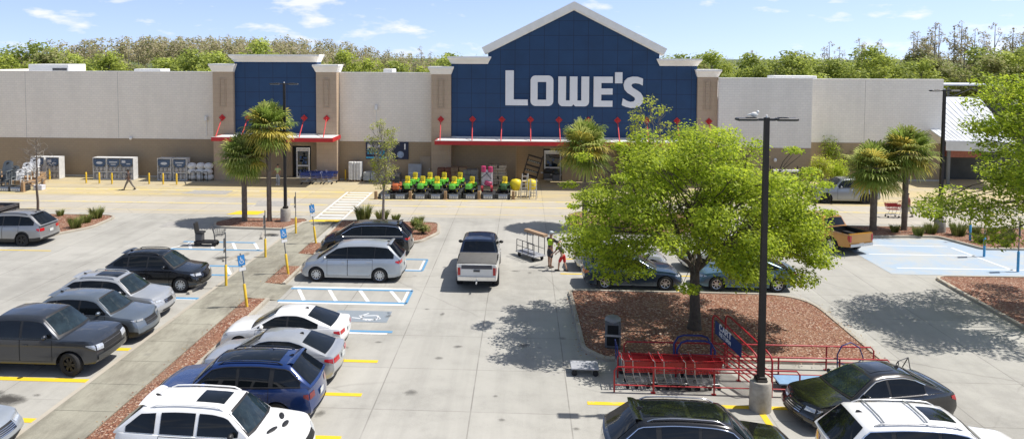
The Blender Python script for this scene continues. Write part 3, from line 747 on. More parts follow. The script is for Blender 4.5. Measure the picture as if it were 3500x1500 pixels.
PICKUP = dict(L=5.85, W=2.02, H=1.93, wb=3.6, fo=1.0, rad=.41, sill=.4, arch=1.2, sh=[(0, 1.06), (.1, 1.18), (.8, 1.23), (1.4, 1.25), (2.6, 1.25), (3.75, 1.26), (3.9, 1.28), (5.7, 1.3), (5.85, 1.28)],
    cab=(1.42, 2.1, 3.62, 3.8), roof=[(2.1, 1.88), (2.5, 1.93), (3.1, 1.935), (3.62, 1.90)], wr=1.56, rgc=1.0, tuck=.03, win=[(1.68, 2.7), (2.8, 3.6)], doors=[(1.6, 2.74), (2.74, 3.72)], bed=(3.86,),
    hl=(.62, .97, .86, 1.04), tl=(.84, .985, .78, 1.14), tlw=.12, gr=(.62, .74, 1.1), bumper=(.5, .7, chrome), cf=.1, cr=.02, nose=[(0, .1), (.3, 0), (.6, .01), (.9, .04), (1, .1)], tail=[(0, .02), (1, .0)], fin=False,
    pz=.62, rim='six', tw=.27, spoiler=False, rg=(.15, .85), wtop=.12, crown=.06, hz=.18, prof=[(0, .965), (.1, .985), (.35, 1.), (.7, 1.), (.9, .99), (1, .972)])
VAN = dict(L=5.17, W=2.0, H=1.77, wb=3.09, fo=.97, rad=.355, sill=.22, sh=[(0, .78), (.2, .88), (.8, 1.0), (1.25, 1.08), (2.4, 1.1), (4.4, 1.13), (5.0, 1.12), (5.17, 1.06)],
    cab=(1.0, 2.0, 4.4, 5.03), roof=[(2.0, 1.67), (2.6, 1.75), (3.5, 1.77), (4.4, 1.72)], wr=1.3, win=[(1.45, 2.46), (2.50, 3.78), (3.81, 4.68)], doors=[(1.5, 2.5), (2.5, 3.72)],
    hl=(.55, .96, .74, .84), tl=(.55, .97, .95, 1.06), gr=(.42, .56, .72), pz=.75, rim='ten', nose=[(0, .14), (.3, 0), (.6, .03), (.85, .12), (1, .2)], tail=[(0, .12), (.3, 0), (.6, .03), (1, .1)], spoiler=True, rgc=1.0, wsc=.96, cf=.3, wtop=.1)
def car(base, **kw):
    d = dict(base); d.update(kw); return d
# ---------------------------------------------------------------- the store
def wall_mat(name, col, course=.2, streak=.2):
    """painted split-face block: faint courses, weathering streaks"""
    m, nt, b = nt_new(name); P = geopos(nt)
    sx = nt.nodes.new('ShaderNodeSeparateXYZ'); link(nt, P, sx.inputs[0])
    cb = nt.nodes.new('ShaderNodeCombineXYZ'); link(nt, mth(nt, 'ADD', sx.outputs[0], sx.outputs[1]), cb.inputs[0]); link(nt, sx.outputs[2], cb.inputs[1])
    br = nt.nodes.new('ShaderNodeTexBrick'); br.inputs['Scale'].default_value = 1; br.inputs['Brick Width'].default_value = course * 2; br.inputs['Row Height'].default_value = course
    br.inputs['Mortar Size'].default_value = .012; br.inputs['Color1'].default_value = (*[c * 1.02 for c in col], 1); br.inputs['Color2'].default_value = (*[c * .96 for c in col], 1); br.inputs['Mortar'].default_value = (*[c * .84 for c in col], 1)
    link(nt, cb.outputs[0], br.inputs['Vector'])
    n = noise(nt, .5, 6, .65, mapping(nt, P, (1.2, 1.2, .25))); n2 = noise(nt, 7, 4, .7, P)
    c = mixc(nt, mth(nt, 'MULTIPLY', ramp(nt, n.outputs['Fac'], [(.42, (0, 0, 0)), (.72, (1, 1, 1))]).outputs[0], streak * 2), br.outputs['Color'], tuple(v * .72 for v in col))
    c = mixc(nt, .12, c, n2.outputs['Color'], 'SOFT_LIGHT')
    link(nt, c, b.inputs['Base Color']); b.inputs['Roughness'].default_value = .85; b.inputs['Specular IOR Level'].default_value = .25
    bump(nt, b, br.outputs['Fac'], -.3, .01); MATS[name] = m; return m
def blue_mat():
    m, nt, b = nt_new('blue panel'); P = geopos(nt); sx = nt.nodes.new('ShaderNodeSeparateXYZ'); link(nt, P, sx.inputs[0]); tot = None
    for ax, o0, w in ((0, 4.22, 1.243), (2, 4.02, 1.24)):
        q = mth(nt, 'ADD', mth(nt, 'DIVIDE', mth(nt, 'SUBTRACT', sx.outputs[ax], o0), w), 60.0); fr = mth(nt, 'FRACT', q)
        d = mth(nt, 'MINIMUM', fr, mth(nt, 'SUBTRACT', 1.0, fr)); ln = ramp(nt, d, [(.014, (1, 1, 1)), (.024, (0, 0, 0))]).outputs[0]
        tot = ln if tot is None else mth(nt, 'MAXIMUM', tot, ln)
    n = noise(nt, .6, 5, .6, P); c = ramp(nt, n.outputs['Fac'], [(.3, (.009, .042, .110)), (.7, (.012, .055, .142))]).outputs[0]
    c = mixc(nt, mth(nt, 'MULTIPLY', tot, .75), c, (.004, .012, .045))
    link(nt, c, b.inputs['Base Color']); b.inputs['Roughness'].default_value = .6; bump(nt, b, tot, -.4, .02); MATS['blue panel'] = m; return m
cream = wall_mat('cream block', (.86, .785, .675)); cream2 = wall_mat('pale block', (.84, .80, .725)); tan = wall_mat('tan block', (.36, .275, .18), .2, .12); tan_l = wall_mat('tan stucco', (.47, .36, .255), .4, .08)
white_t = pm('white trim', (.88, .855, .80), .6, 0, .05, 1.5, world=True); bluep = blue_mat(); red = pm('canopy red', (.50, .018, .02), .45, 0, .1, 2, world=True); roof_w = pm('white roof', (.80, .79, .76), .7, 0, .07, .4, world=True)
dark_in = pm('dark interior', (.012, .013, .015), .6, 0, .4, 3); frame_w = pm('door frame white', (.78, .77, .74), .5, 0, .05, 4); letter_w = pm('sign white', (.80, .80, .79), .5, 0, .03, 2)
steel = pm('galvanised steel', (.5, .51, .52), .4, .7, .12, 8); grey_d = pm('dark grey metal', (.09, .09, .095), .5, .3, .15, 8)
store = thing('store_building', 'long retail store building with blue gabled entrance and cream block walls', 'building', (0, 63, 0))
def B(m, name, mat, par=None, sm=None):
    """builds in world coordinates, then moves the mesh under the store"""
    o = m.build(name, mat, None, sm)
    o.parent = par if par is not None else store
    o.matrix_parent_inverse = Matrix.Translation((0, -63, 0)) if par is None else Matrix.Identity(4)
    return o
def wall(x0, x1, y, h, band, mtop, mlow=tan, depth=.35):
    m = MB(); m.b2(x0, x1, y, y + depth, band, h); B(m, 'upper_wall', mtop); m = MB(); m.b2(x0, x1, y - .02, y + depth, 0, band - .003); B(m, 'lower_wall', mlow)
    m = MB(); m.b2(x0, x1, y - .03, y + depth + .1, h + .002, h + .07); B(m, 'parapet_cap', white_t)
    m = MB(); m.b2(x0, x1, y - .035, y - .022, 0, .12); B(m, 'wall_base', pm('base strip', (.55, .52, .46), .8))
wall(-70, -27.15, 64.2, 9.42, 3.45, cream); wall(-16.16, -7.95, 63.9, 9.42, 3.42, cream); wall(16.32, 23.95, 62.6, 9.12, 3.35, cream2); wall(23.96, 36.9, 67, 8.95, 3.35, cream2)
m = MB(); m.b2(23.7, 23.95, 63, 67, 0, 9.1); B(m, 'return_wall', cream2); m = MB(); m.b2(36.55, 36.9, 67.4, 111.6, 0, 8.0); B(m, 'side_wall', cream2)
for x in (-64, -54.3, -45, -36.4):
    m = MB(); m.b2(x, x + .03, 64.195, 64.21, 3.45, 9.4); B(m, 'control_joint', pm('joint grey', (.42, .40, .37), .8))
m = MB(); m.b2(30.2, 30.23, 66.995, 67.01, 3.4, 8.9); B(m, 'control_joint', MATS['joint grey'])
m = MB(); m.b2(-70, 36.5, 67.5, 112, 7.1, 7.3); B(m, 'roof', roof_w); m = MB(); m.b2(-70, -69.7, 64.6, 111.6, 0, 9.0); B(m, 'side_wall', cream); m = MB(); m.b2(-70, 36.9, 111.7, 112, 0, 7.5); B(m, 'rear_wall', cream)
def cap(x0, x1, y, z0, z1, back, over=.35):
    """stepped cornice with a splayed profile"""
    m = MB(); pr = [(y - .02, z0), (y - .08, z0 + .08), (y - over * .55, z0 + (z1 - z0) * .45), (y - over, z1 - .14), (y - over, z1), (y + back, z1), (y + back, z0)]
    o_ = over * .7; n = len(pr)
    vs = []
    for x, sg in ((x0, -1), (x1, 1)):
        for yy, z in pr: vs.append((x + sg * (o_ * max(0, (y - yy) / over) if yy < y + .01 else o_ * (1 if z > z1 - .01 else 0)), yy, z))
    m.add(vs, [tuple(range(n)), tuple(range(2 * n - 1, n - 1, -1))] + [(k, n + k, n + (k + 1) % n, (k + 1) % n) for k in range(n)]); return m
def pillar(x0, x1, h, ztop):
    m = MB(); m.b2(x0, x1, 62.95, 64.6, 0, h); o = B(m, 'pillar', tan_l)
    xc = (x0 + x1) / 2
    m = MB()
    for sx in (-1, 1): m.b2(xc + sx * .26 - .03, xc + sx * .26 + .03, 62.90, 62.945, 6.45, 8.95)
    m.b2(xc - .23, xc + .23, 62.9, 62.945, 8.89, 8.95); m.b2(xc - .23, xc + .23, 62.9, 62.945, 6.45, 6.51)
    for k in range(9): m.b2(xc - .17, xc + .17, 62.92, 62.945, 6.62 + k * .25, 6.62 + k * .25 + .2)
    q = m.build('inset_panel', tan_l); q.parent = o
    m = cap(x0, x1, 62.95, h + .002, ztop, 1.65); q = m.build('cornice', white_t); q.parent = o
for a in ((-27.13, -25.31, 9.5, 10.2), (-17.97, -16.18, 9.5, 10.16), (-7.93, -6.23, 9.36, 10.03), (14.63, 16.3, 9.22, 9.86)): pillar(*a)
# door tower
m = MB(); m.b2(-25.3, -17.98, 63.3, 64.6, 4.14, 10.36); B(m, 'facade_panel', bluep); m = cap(-25.3, -17.98, 63.28, 10.363, 11.02, 1.4, .5); B(m, 'cornice', white_t)
m = MB(); m.b2(-25.3, -17.98, 63.26, 64.4, 3.75, 4.13); B(m, 'flashing', pm('pale metal', (.62, .66, .70), .35, .2, .08, 2))
for q_ in ((-25.3, -20.75, 64.9, 65.2, 0, 3.74), (-19.05, -17.98, 64.9, 65.2, 0, 3.74), (-20.74, -19.06, 64.9, 65.2, 2.85, 3.74)):
    m = MB(); m.b2(*q_); B(m, 'lower_wall', tan)
m = MB(); m.b2(-25.3, -17.98, 65.2, 66, 0, 4); B(m, 'lobby', dark_in)
# gabled entrance
gp = [(-6.22, 4.02), (14.62, 4.02), (14.62, 10.14), (11.45, 10.14), (11.45, 11.16), (4.22, 14.82), (-3.06, 11.25), (-3.06, 10.25), (-6.22, 10.25)]
m = MB(); m.prism(gp, 'y', 63.2, 64.4); B(m, 'facade_panel', bluep)
m = MB(); m.b2(-6.22, 14.62, 63.16, 64.3, 3.62, 4.01); B(m, 'flashing', MATS['pale metal'])
for x0, x1, z0, z1 in ((-6.22, -3.1, 10.255, 10.9), (11.5, 14.62, 10.145, 10.75)): m = cap(x0, x1, 63.18, z0, z1, 1.3, .45); B(m, 'cornice', white_t)
def rake(xa, za, xb, zb_):
    m = MB(); d = Vector((xb - xa, 0, zb_ - za)).normalized(); n = Vector((-d.z, 0, d.x)); n = n if n.z > 0 else -n
    for y0, w0, w1 in ((62.78, .10, .66), (62.95, 0, .40)):
        vs = []
        for y in (y0, 64.5):
            for (x, z) in ((xa, za), (xb, zb_)):
                e = Vector((x, y, z)); 
                for w in (w0, w1):
                    q = e + Vector((0, 0, w / abs(n.z))) if abs(x - 4.22) < .01 else e + n * w
                    vs.append(q)
        m.add(vs, [(0, 1, 3, 2), (4, 6, 7, 5), (0, 4, 5, 1), (2, 3, 7, 6), (1, 5, 7, 3), (0, 2, 6, 4)])
    B(m, 'gable_trim', white_t)
rake(-3.3, 11.07, 4.22, 14.82); rake(11.72, 11.0, 4.22, 14.82)
for q_ in ((-6.22, -.64, 63.75, 64.2, 0, 3.61), (3.6, 8.3, 64.6, 65, 0, 3.61), (10.9, 14.62, 63.75, 64.2, 0, 3.61), (-.9, -.62, 64.2, 65.6, 0, 3.61), (-.62, 1.78, 65.3, 65.6, 0, 3.61), (3.4, 3.6, 64.6, 65.6, 0, 3.61), (1.78, 3.4, 65.3, 65.6, 2.75, 3.61)):
    m = MB(); m.b2(*q_); B(m, 'lower_wall', tan)
m = MB(); m.b2(-.6, 10.9, 65.7, 66, 0, 3.7); B(m, 'lobby', dark_in); m = MB(); m.b2(8.3, 8.6, 63.6, 65.6, 0, 3.61); B(m, 'pier', tan_l)
# block letters of the fascia sign
def Lz(x, y): return (-1.56 + (x - 138) * .00502, 9.72 - (y - 105) * .00501)
def zpx(pts): return [Lz(*p) for p in pts]
def arc(cx, cy, rx, ry, a0, a1, n=10): return [(cx + rx * math.cos(R(lerp(a0, a1, k / n))), cy - ry * math.sin(R(lerp(a0, a1, k / n)))) for k in range(n + 1)]
sign = thing('fascia_sign', 'large white block letters reading LOWE\'S', None, (0, 0, 0)); del sign['label']
sign.parent = store; sign.matrix_parent_inverse = Matrix.Translation((0, -63, 0))
def letter(shapes):
    m = MB()
    for k, sh in enumerate(shapes): m.prism(zpx(sh), 'y', 62.98 - .002 * k, 63.195)
    m.build('letter', letter_w, sign)
letter([[(138, 105), (280, 105), (280, 600), (138, 700)], [(138, 700), (280, 600), (520, 600), (520, 700)]])
def rr_(x0, y0, x1, y1, r): return arc(x1 - r, y0 + r, r, r, 0, 90, 6) + arc(x0 + r, y0 + r, r, r, 90, 180, 6) + arc(x0 + r, y1 - r, r, r, 180, 270, 6) + arc(x1 - r, y1 - r, r, r, 270, 360, 6)
o1 = rr_(565, 190, 952, 708, 85); i1 = []
for (x, y) in o1: i1.append((685 if x < 758 else 832, 300 if y < 449 else 602))
m = MB(); n = len(o1)
for y0 in (62.98,): 
    vs = [(a, y0, b) for a, b in zpx(o1)] + [(a, y0, b) for a, b in zpx(i1)] + [(a, 63.195, b) for a, b in zpx(o1)] + [(a, 63.195, b) for a, b in zpx(i1)]
    fs = []
    for k in range(n):
        j = (k + 1) % n; fs += [(k, j, n + j, n + k), (k, 2 * n + k, 2 * n + j, j), (n + k, n + j, 3 * n + j, 3 * n + k)]
    m.add(vs, fs)
m.build('letter', letter_w, sign)
letter([[(1035, 205), (1165, 205), (1165, 612), (1230, 612), (1230, 205), (1358, 205), (1358, 612), (1425, 612), (1425, 205), (1555, 205)] + arc(1480, 630, 75, 80, 0, -90, 6) + [(1325, 710), (1292, 680), (1262, 710)] + arc(1110, 630, 75, 80, -90, -180, 6)])
letter([[(1632, 205), (1952, 205), (1952, 312), (1760, 312), (1760, 405), (1950, 405), (1950, 508), (1760, 508), (1760, 612), (1950, 612), (1950, 715), (1632, 715)]])
letter([[(1988, 130), (2112, 130), (2112, 316), (1988, 316)]])
letter([[(2455, 235), (2452, 352), (2400, 325), (2330, 313), (2280, 322), (2262, 350), (2285, 388), (2360, 432), (2420, 475), (2455, 530), (2465, 590), (2450, 650), (2405, 700), (2330, 728), (2250, 732), (2165, 712), (2105, 685), (2125, 570), (2190, 610), (2250, 630), (2305, 622), (2330, 590), (2318, 555), (2270, 520), (2200, 478), (2150, 420), (2132, 345), (2150, 275), (2200, 225), (2280, 202), (2370, 205)]])
# canopies on tie rods
def canopy(x0, x1, xs, ztop):
    c = thing('entrance_canopy', None, None, (0, 0, 0)); c.parent = store; c.matrix_parent_inverse = Matrix.Translation((0, -63, 0))
    m = MB(); m.b2(x0 + .1, x1 - .1, 60.3, 62.9, ztop - .09, ztop - .01); m.build('deck', pm('canopy deck', (.74, .73, .70), .5, 0, .06, 1), c)
    m = MB(); m.b2(x0, x1, 60.2, 60.3, ztop - .33, ztop); m.b2(x0, x0 + .1, 60.3, 62.9, ztop - .33, ztop); m.b2(x1 - .1, x1, 60.3, 62.9, ztop - .33, ztop)
    for k in range(int((x1 - x0) / 1.2)): m.b2(x0 + .6 + k * 1.2, x0 + .68 + k * 1.2, 60.3, 62.9, ztop - .28, ztop - .1)
    m.build('fascia', red, c)
    m = MB(); m.b2(x0 + .05, x1 - .05, 60.17, 60.195, ztop + .002, ztop + .05); m.build('drip_edge', white_t, c)
    for k, x in enumerate(xs):
        xt = x if isinstance(x, (int, float)) else x[1]; x_ = x if isinstance(x, (int, float)) else x[0]; yw = 63.18 if -25 < xt < -18 or -6 < xt < 14.6 else 62.93
        m = MB(); m.tube((x_, 60.5, ztop), (xt, yw - .1, 5.45), .045, .045, 8); r_ = m.build('tie_rod', pm('rod red', (.58, .06, .06), .4, 0, .1, 4), c, 60)
        m = MB(); m.prism([(xt - .3, 5.5), (xt, 5.2), (xt + .3, 5.5), (xt, 5.8)], 'y', yw - .05, yw - .004); m.tube((xt, yw - .18, 5.47), (xt, yw - .05, 5.5), .1, .1, 8); m.build('wall_plate', red, r_)
canopy(-26.15, -15.82, [(-25.9, -26.3), (-23.7, -24.1), (-18.75, -19.1), (-16.7, -17.05)], 4.08)
canopy(-7.32, 15.6, [(-6.9, -7.1), (-4.24, -4.38), -1.85, .6, 3.03, (5.45, 5.53), (7.85, 8.0), (10.2, 10.47), (12.7, 13.0), (15.3, 15.6)], 3.95)
# doors, fittings
def sliding_door(x0, x1, y, h):
    d = thing('sliding_door', None, None); d.parent = store; d.matrix_parent_inverse = Matrix.Translation((0, -63, 0)); t = .12
    m = MB(); m.b2(x0, x0 + t, y - .1, y, 0, h); m.b2(x1 - t, x1, y - .1, y, 0, h); m.b2(x0 + t, x1 - t, y - .1, y, h - .3, h); m.b2(x0 + t, x1 - t, y - .08, y - .02, 1.02, 1.16); m.b2(x0 + t, x1 - t, y - .08, y - .02, 0, .15); m.build('frame', frame_w, d)
    m = MB(); m.b2(x0 + t, x1 - t, y - .06, y - .04, .15, 1.02); m.b2(x0 + t, x1 - t, y - .06, y - .04, 1.16, h - .3); m.build('pane', glass_l, d)
    rr2 = random.Random(int(x0 * 10))
    for k in range(9): m = MB(); a = rr2.uniform(x0 + .25, x1 - .45); z = rr2.choice([.3, .5, 1.25, 1.45, 1.7]); m.b2(a, a + rr2.uniform(.1, .3), y - .068, y - .061, z, z + rr2.uniform(.1, .35)); m.build('poster', [pm('poster blue', (.05, .10, .22), .5, 0, .4, 9)], d)
sliding_door(-20.32, -19.12, 64.8, 2.68); sliding_door(1.85, 3.35, 65.25, 2.6)
m = MB(); m.b2(-9.03, -8.08, 63.82, 63.87, .05, 2.1); m.b2(-9.1, -8.0, 63.80, 63.84, 2.1, 2.16); d = B(m, 'service_door', pm('door tan', (.34, .275, .2), .6, 0, .05, 3)); m = MB(); m.b2(-8.22, -8.16, 63.76, 63.82, 1.0, 1.12); q = m.build('handle', steel); q.parent = d; q.matrix_parent_inverse = Matrix.Identity(4)
for (x, y, z) in ((-28.26, 64.2, 5.3), (-12.9, 63.9, 6.4)):
    m = MB(); m.rbox((x, y - .14, z), (.28, .26, .4), .06); m.b2(x - .02, x + .02, y - .05, y - .005, z - 1.6, z - .2); B(m, 'wall_lamp', frame_w)
for (x, y, z) in ((-35.2, 64.2, 3.5), (21.0, 62.6, 2.35)):
    m = MB(); m.ball((x, y - .16, z), (.14, .13, .16), 10, 7); m.b2(x - .05, x + .05, y - .1, y - .004, z + .02, z + .12); B(m, 'security_camera', frame_w, sm=40)
# the banner hanging on the wall
def stroke(m, pts, w, y, mi=0):
    for (x0, z0), (x1, z1) in zip(pts, pts[1:]):
        d = Vector((x1 - x0, z1 - z0)); L_ = d.length
        if L_ < 1e-6: continue
        d /= L_; n_ = Vector((-d.y, d.x)) * w / 2; e = d * w * .35
        q = [(x0 - e.x + n_.x, z0 - e.y + n_.y), (x0 - e.x - n_.x, z0 - e.y - n_.y), (x1 + e.x - n_.x, z1 + e.y - n_.y), (x1 + e.x + n_.x, z1 + e.y + n_.y)]
        m.add([(a, y, b) for a, b in q], [(0, 1, 2, 3)], mi)
GL = {'N': [[(0, 0), (0, 1), (.6, 0), (.6, 1)]], 'o': [[(.1, 0), (0, .2), (0, .5), (.1, .68), (.4, .68), (.5, .5), (.5, .2), (.4, 0), (.1, 0)]], 'w': [[(0, .68), (.2, 0), (.37, .6), (.54, 0), (.74, .68)]],
      'h': [[(0, 0), (0, 1)], [(0, .5), (.15, .68), (.38, .68), (.5, .5), (.5, 0)]], 'i': [[(0, 0), (0, .66)], [(0, .9), (0, .96)]], 'r': [[(0, 0), (0, .68)], [(0, .45), (.15, .66), (.35, .68)]], 'n': [[(0, 0), (0, .68)], [(0, .5), (.15, .68), (.38, .68), (.5, .5), (.5, 0)]],
      'g': [[(.5, .68), (.1, .68), (0, .5), (0, .2), (.1, 0), (.5, 0)], [(.5, .68), (.5, -.2), (.4, -.32), (.05, -.3)]],
      'C': [[(.55, .85), (.4, 1), (.15, 1), (0, .8), (0, .2), (.15, 0), (.4, 0), (.55, .15)]], 'A': [[(0, 0), (.3, 1), (.6, 0)], [(.1, .33), (.5, .33)]], 'R': [[(0, 0), (0, 1), (.4, 1), (.55, .8), (.4, .52), (0, .52)], [(.3, .52), (.58, 0)]], 'T': [[(0, 1), (.6, 1)], [(.3, 1), (.3, 0)]],
      'E': [[(.5, 1), (0, 1), (0, 0), (.5, 0)], [(0, .5), (.42, .5)]], 'U': [[(0, 1), (0, .2), (.15, 0), (.4, 0), (.55, .2), (.55, 1)]], 'S': [[(.52, .85), (.4, 1), (.12, 1), (0, .8), (.1, .58), (.42, .45), (.52, .22), (.4, 0), (.1, 0), (0, .15)]]}
GW = {'N': .6, 'o': .5, 'w': .74, 'h': .5, 'i': .05, 'r': .35, 'n': .5, 'g': .5}
def write(m, txt, x, z, h, w, y, mi=0):
    for c in txt:
        for st in GL.get(c, []): stroke(m, [(x + a * h, z + b * h) for a, b in st], w, y, mi)
        x += (GW.get(c, .58) + .28) * h
bn = thing('hiring_banner', 'dark blue banner hung on the tan wall, white and blue lettering on it', 'banner', (0, 0, 0))
m = MB(); m.b2(-13.82, -10.05, 63.8, 63.83, 1.88, 3.4); m.build('cloth', pm('banner navy', (.012, .02, .055), .6, 0, .1, 2), bn)
m = MB(); m.b2(-13.8, -11.8, 63.785, 63.798, 1.95, 2.08); write(m, 'hiring', -13.62, 2.35, .42, .085, 63.79); m.build('lettering', pm('banner cyan', (.07, .42, .62), .6), bn)
m = MB(); write(m, 'Now', -13.62, 2.85, .42, .1, 63.79); m.build('lettering', frame_w, bn)
m = MB(); m.prism([(-10.75 + .3 * math.cos(R(a)), 2.3 + .3 * math.sin(R(a))) for a in range(0, 360, 20)], 'y', 63.78, 63.795); m.build('emblem', pm('banner pale', (.25, .32, .45), .6, 0, .3, 6), bn)
m = MB(); m.b2(-10.42, -10.3, 63.785, 63.798, 2.75, 3.25); m.build('emblem', frame_w, bn)
# roof plant
def unit(x0, x1, y0, y1, z1, label):
    t = thing('rooftop_unit', label, 'rooftop unit', ((x0 + x1) / 2, (y0 + y1) / 2, 7.3)); w_, d_, h_ = x1 - x0, y1 - y0, z1 - 7.3
    m = MB(); m.rbox((0, 0, h_ / 2 + .06), (w_, d_, h_ - .12), .08); m.build('housing', pm('unit white', (.74, .73, .70), .5, 0, .06, .8), t)
    m = MB(); m.b2(-w_ / 2 - .1, w_ / 2 + .1, -d_ / 2 - .1, d_ / 2 + .1, 0, .12); m.build('curb', steel, t)
    m = MB(); m.b2(w_ * .1, w_ * .45, -d_ / 2 - .02, -d_ / 2 - .004, h_ * .35, h_ * .85); m.build('louvre', grey_d, t)
unit(-51.5, -47.1, 74, 77, 9.97, 'big white rooftop unit standing above the wall with the bare young tree')
unit(-40.2, -37.3, 74, 76, 9.52, 'low white rooftop unit between the big white unit and the door tower')
unit(-14.4, -13.4, 75, 77, 9.6, 'small white rooftop unit between door tower and gabled entrance')
unit(25.2, 29.5, 76, 78, 9.05, 'long low white rooftop unit behind the pale wall beside the gable')
# garden centre
gc = thing('garden_center', 'open garden shed with broad white metal roof beside the store', 'building', (41, 72, 0))
def GB(m, name, mat): 
    o = m.build(name, mat, gc); o.matrix_parent_inverse = Matrix.Translation((-41, -72, 0)); return o
rm = pm('standing seam roof', (.70, .72, .74), .4, .15, .06, 1, world=True)
m = MB(); m.add([(35.6, 64, 3.95), (40.6, 63.0, 3.95), (46.5, 78, 6.9), (37, 78, 6.95), (35.6, 64, 3.85), (40.6, 63.0, 3.85), (46.5, 78, 6.8), (37, 78, 6.85)], [(0, 1, 2, 3), (7, 6, 5, 4), (0, 4, 5, 1), (1, 5, 6, 2), (2, 6, 7, 3), (3, 7, 4, 0)])
for k in range(16):
    t = k / 15; p, q = Vector((lerp(35.6, 40.6, t), lerp(64, 63, t), 3.95)), Vector((lerp(37, 46.5, t), 78, lerp(6.95, 6.9, t))); m.tube(p, q, .03, .03, 4)
GB(m, 'roof', rm)
m = MB(); m.add([(35.6, 63.98, 3.1), (40.6, 62.98, 3.1), (40.6, 62.98, 3.9), (35.6, 63.98, 3.9), (46.5, 77.9, 3.1), (46.5, 77.9, 6.85)], [(0, 1, 2, 3), (1, 4, 5, 2)]); GB(m, 'fascia', pm('shed fascia', (.62, .63, .62), .6, 0, .08, 2))
m = MB(); m.b2(37, 54, 86, 92, 7.78, 7.92); GB(m, 'shade_roof', rm)
shed_s = pm('shed steel', (.16, .17, .17), .6, .2, .1, 4)
for x in (38.5, 43, 48, 53): m = MB(); m.tube((x, 86.2, 0), (x, 86.2, 7.6), .12, .12, 6); GB(m, 'post', shed_s)
for x in (36.2, 40.4): m = MB(); m.tube((x, 64.6, 0), (x, 64.6, 3.8), .14, .14, 6); GB(m, 'post', shed_s)
m = MB()
for k in range(7): m.tube((38.5 + k * 2, 86.1, 7.5 - (k % 2) * .9), (40.5 + k * 2, 86.1, 7.5 - ((k + 1) % 2) * .9), .05, .05, 5)
GB(m, 'truss', shed_s)
m = MB(); m.b2(37, 75, 78, 78.3, 0, 6.2); m.b2(37, 37.3, 68, 78, 0, 6.5); m.b2(37, 75, 68.2, 68.3, 0, 2.9); GB(m, 'back_wall', pm('shed shade cloth', (.05, .055, .05), .8, 0, .2, 2))
m = MB(); m.b2(37.4, 40, 66.5, 68, 2.2, 3.0); GB(m, 'sign_board', pm('shed sign', (.35, .12, .08), .6, 0, .2, 4))
# ---------------------------------------------------------------- the parked and moving vehicles
PI = math.pi
C_ = lambda n, c, mt=0., r=.3: paint(n, c, mt, r)
silver, silver_b, blue_grey = C_('silver', (.47, .485, .50), .45), C_('cool silver', (.42, .455, .49), .45), C_('blue grey', (.15, .18, .215), .45)
white_c, black_c, navy_c = C_('white', (.80, .80, .79)), C_('black', (.006, .0065, .008), 0, .2), C_('navy', (.010, .036, .15), .25, .25)
charcoal, pilot_g, slate = C_('charcoal', (.034, .039, .049), .35), C_('warm silver', (.30, .305, .31), .45), C_('slate blue', (.02, .046, .078), .35)
lt_blue, orange_c, rr_g = C_('light blue', (.055, .125, .175), .3), C_('orange', (.46, .21, .025), .3), C_('green grey silver', (.27, .29, .30), .5)
sunroof = glass
parked = 'vehicles parked in the lot'
vehicle('pickup_truck', 'dark charcoal crew cab pickup with black wheels parked nose to the sidewalk kerb', 'pickup truck', (-17.25, 24.68, 0), 0,
    car(PICKUP, rimdark=True, gm=grey_d, gbars=2, bumper=(.52, .72, charcoal), steer=R(-14)), charcoal, parked)
vehicle('suv_car', 'blue grey SUV between the charcoal pickup and the silver SUV', 'SUV', (-16.6, 27.4, 0), 0, car(SUV, gm=grey_d, hl=(.6, .97, .8, .88), gr=(.5, .62, .84), archm=blackp, lower=3, rim='five'), blue_grey, parked)
vehicle('suv_car', 'silver SUV with dark sunroof parked between the blue grey SUV and the black SUV', 'SUV', (-17.1, 29.75, 0), 0, car(SUV, rails=silver_b, sun=[(2.15, 3.05, .55, sunroof, 'sunroof')], gbars=2, gr=(.4, .62, .76)), silver, parked)
vehicle('suv_car', 'black SUV with bright alloy wheels parked in the accessible bay facing the sidewalk', 'SUV', (-17.15, 33.5, 0), 0, car(SUV, L=4.72, rim='ten', rails=blackp, gm=blackp, gr=(.3, .62, .84), sun=[(2.1, 3.4, .6, sunroof, 'sunroof')]), black_c, parked)
vehicle('suv_car', 'grey silver SUV with dark wheels and roof rails parked tail out beside the mulch island', 'SUV', (-29.85, 41.0, 0), PI, car(SUV, L=4.95, W=1.98, H=1.78, wb=2.82, fo=.98, rad=.37, roof=[(2.0, 1.69), (2.5, 1.765), (3.2, 1.78), (4.1, 1.72)], cab=(1.3, 2.0, 4.1, 4.82), sh=[(0, .82), (.2, .94), (.9, 1.04), (1.4, 1.1), (2.6, 1.12), (4.2, 1.16), (4.8, 1.16), (4.95, 1.08)], win=[(1.55, 2.6), (2.68, 3.55), (3.63, 4.4)], doors=[(1.45, 2.64), (2.64, 3.6)], rimdark=True, rails=blackp, wr=1.32, lower=2), pilot_g, parked)
vehicle('sedan_car', 'silver sedan of which only the nose shows beside the sidewalk kerb', 'sedan', (-16.5, 19.05, 0), 0, car(SEDAN, gbars=5, gr=(.45, .5, .7)), silver_b, parked)
big = dict(L=5.1, W=1.93, H=1.8, wb=3.04, fo=.95, rad=.385, roof=[(2.05, 1.70), (2.5, 1.775), (3.3, 1.80), (4.25, 1.75)], cab=(1.42, 2.05, 4.25, 4.95), sh=[(0, .86), (.2, .98), (.9, 1.08), (1.45, 1.13), (2.7, 1.15), (4.3, 1.19), (4.95, 1.2), (5.1, 1.12)], win=[(1.7, 2.75), (2.84, 3.72), (3.86, 4.62)], doors=[(1.6, 2.8), (2.8, 3.75)], wr=1.3, sill=.27)
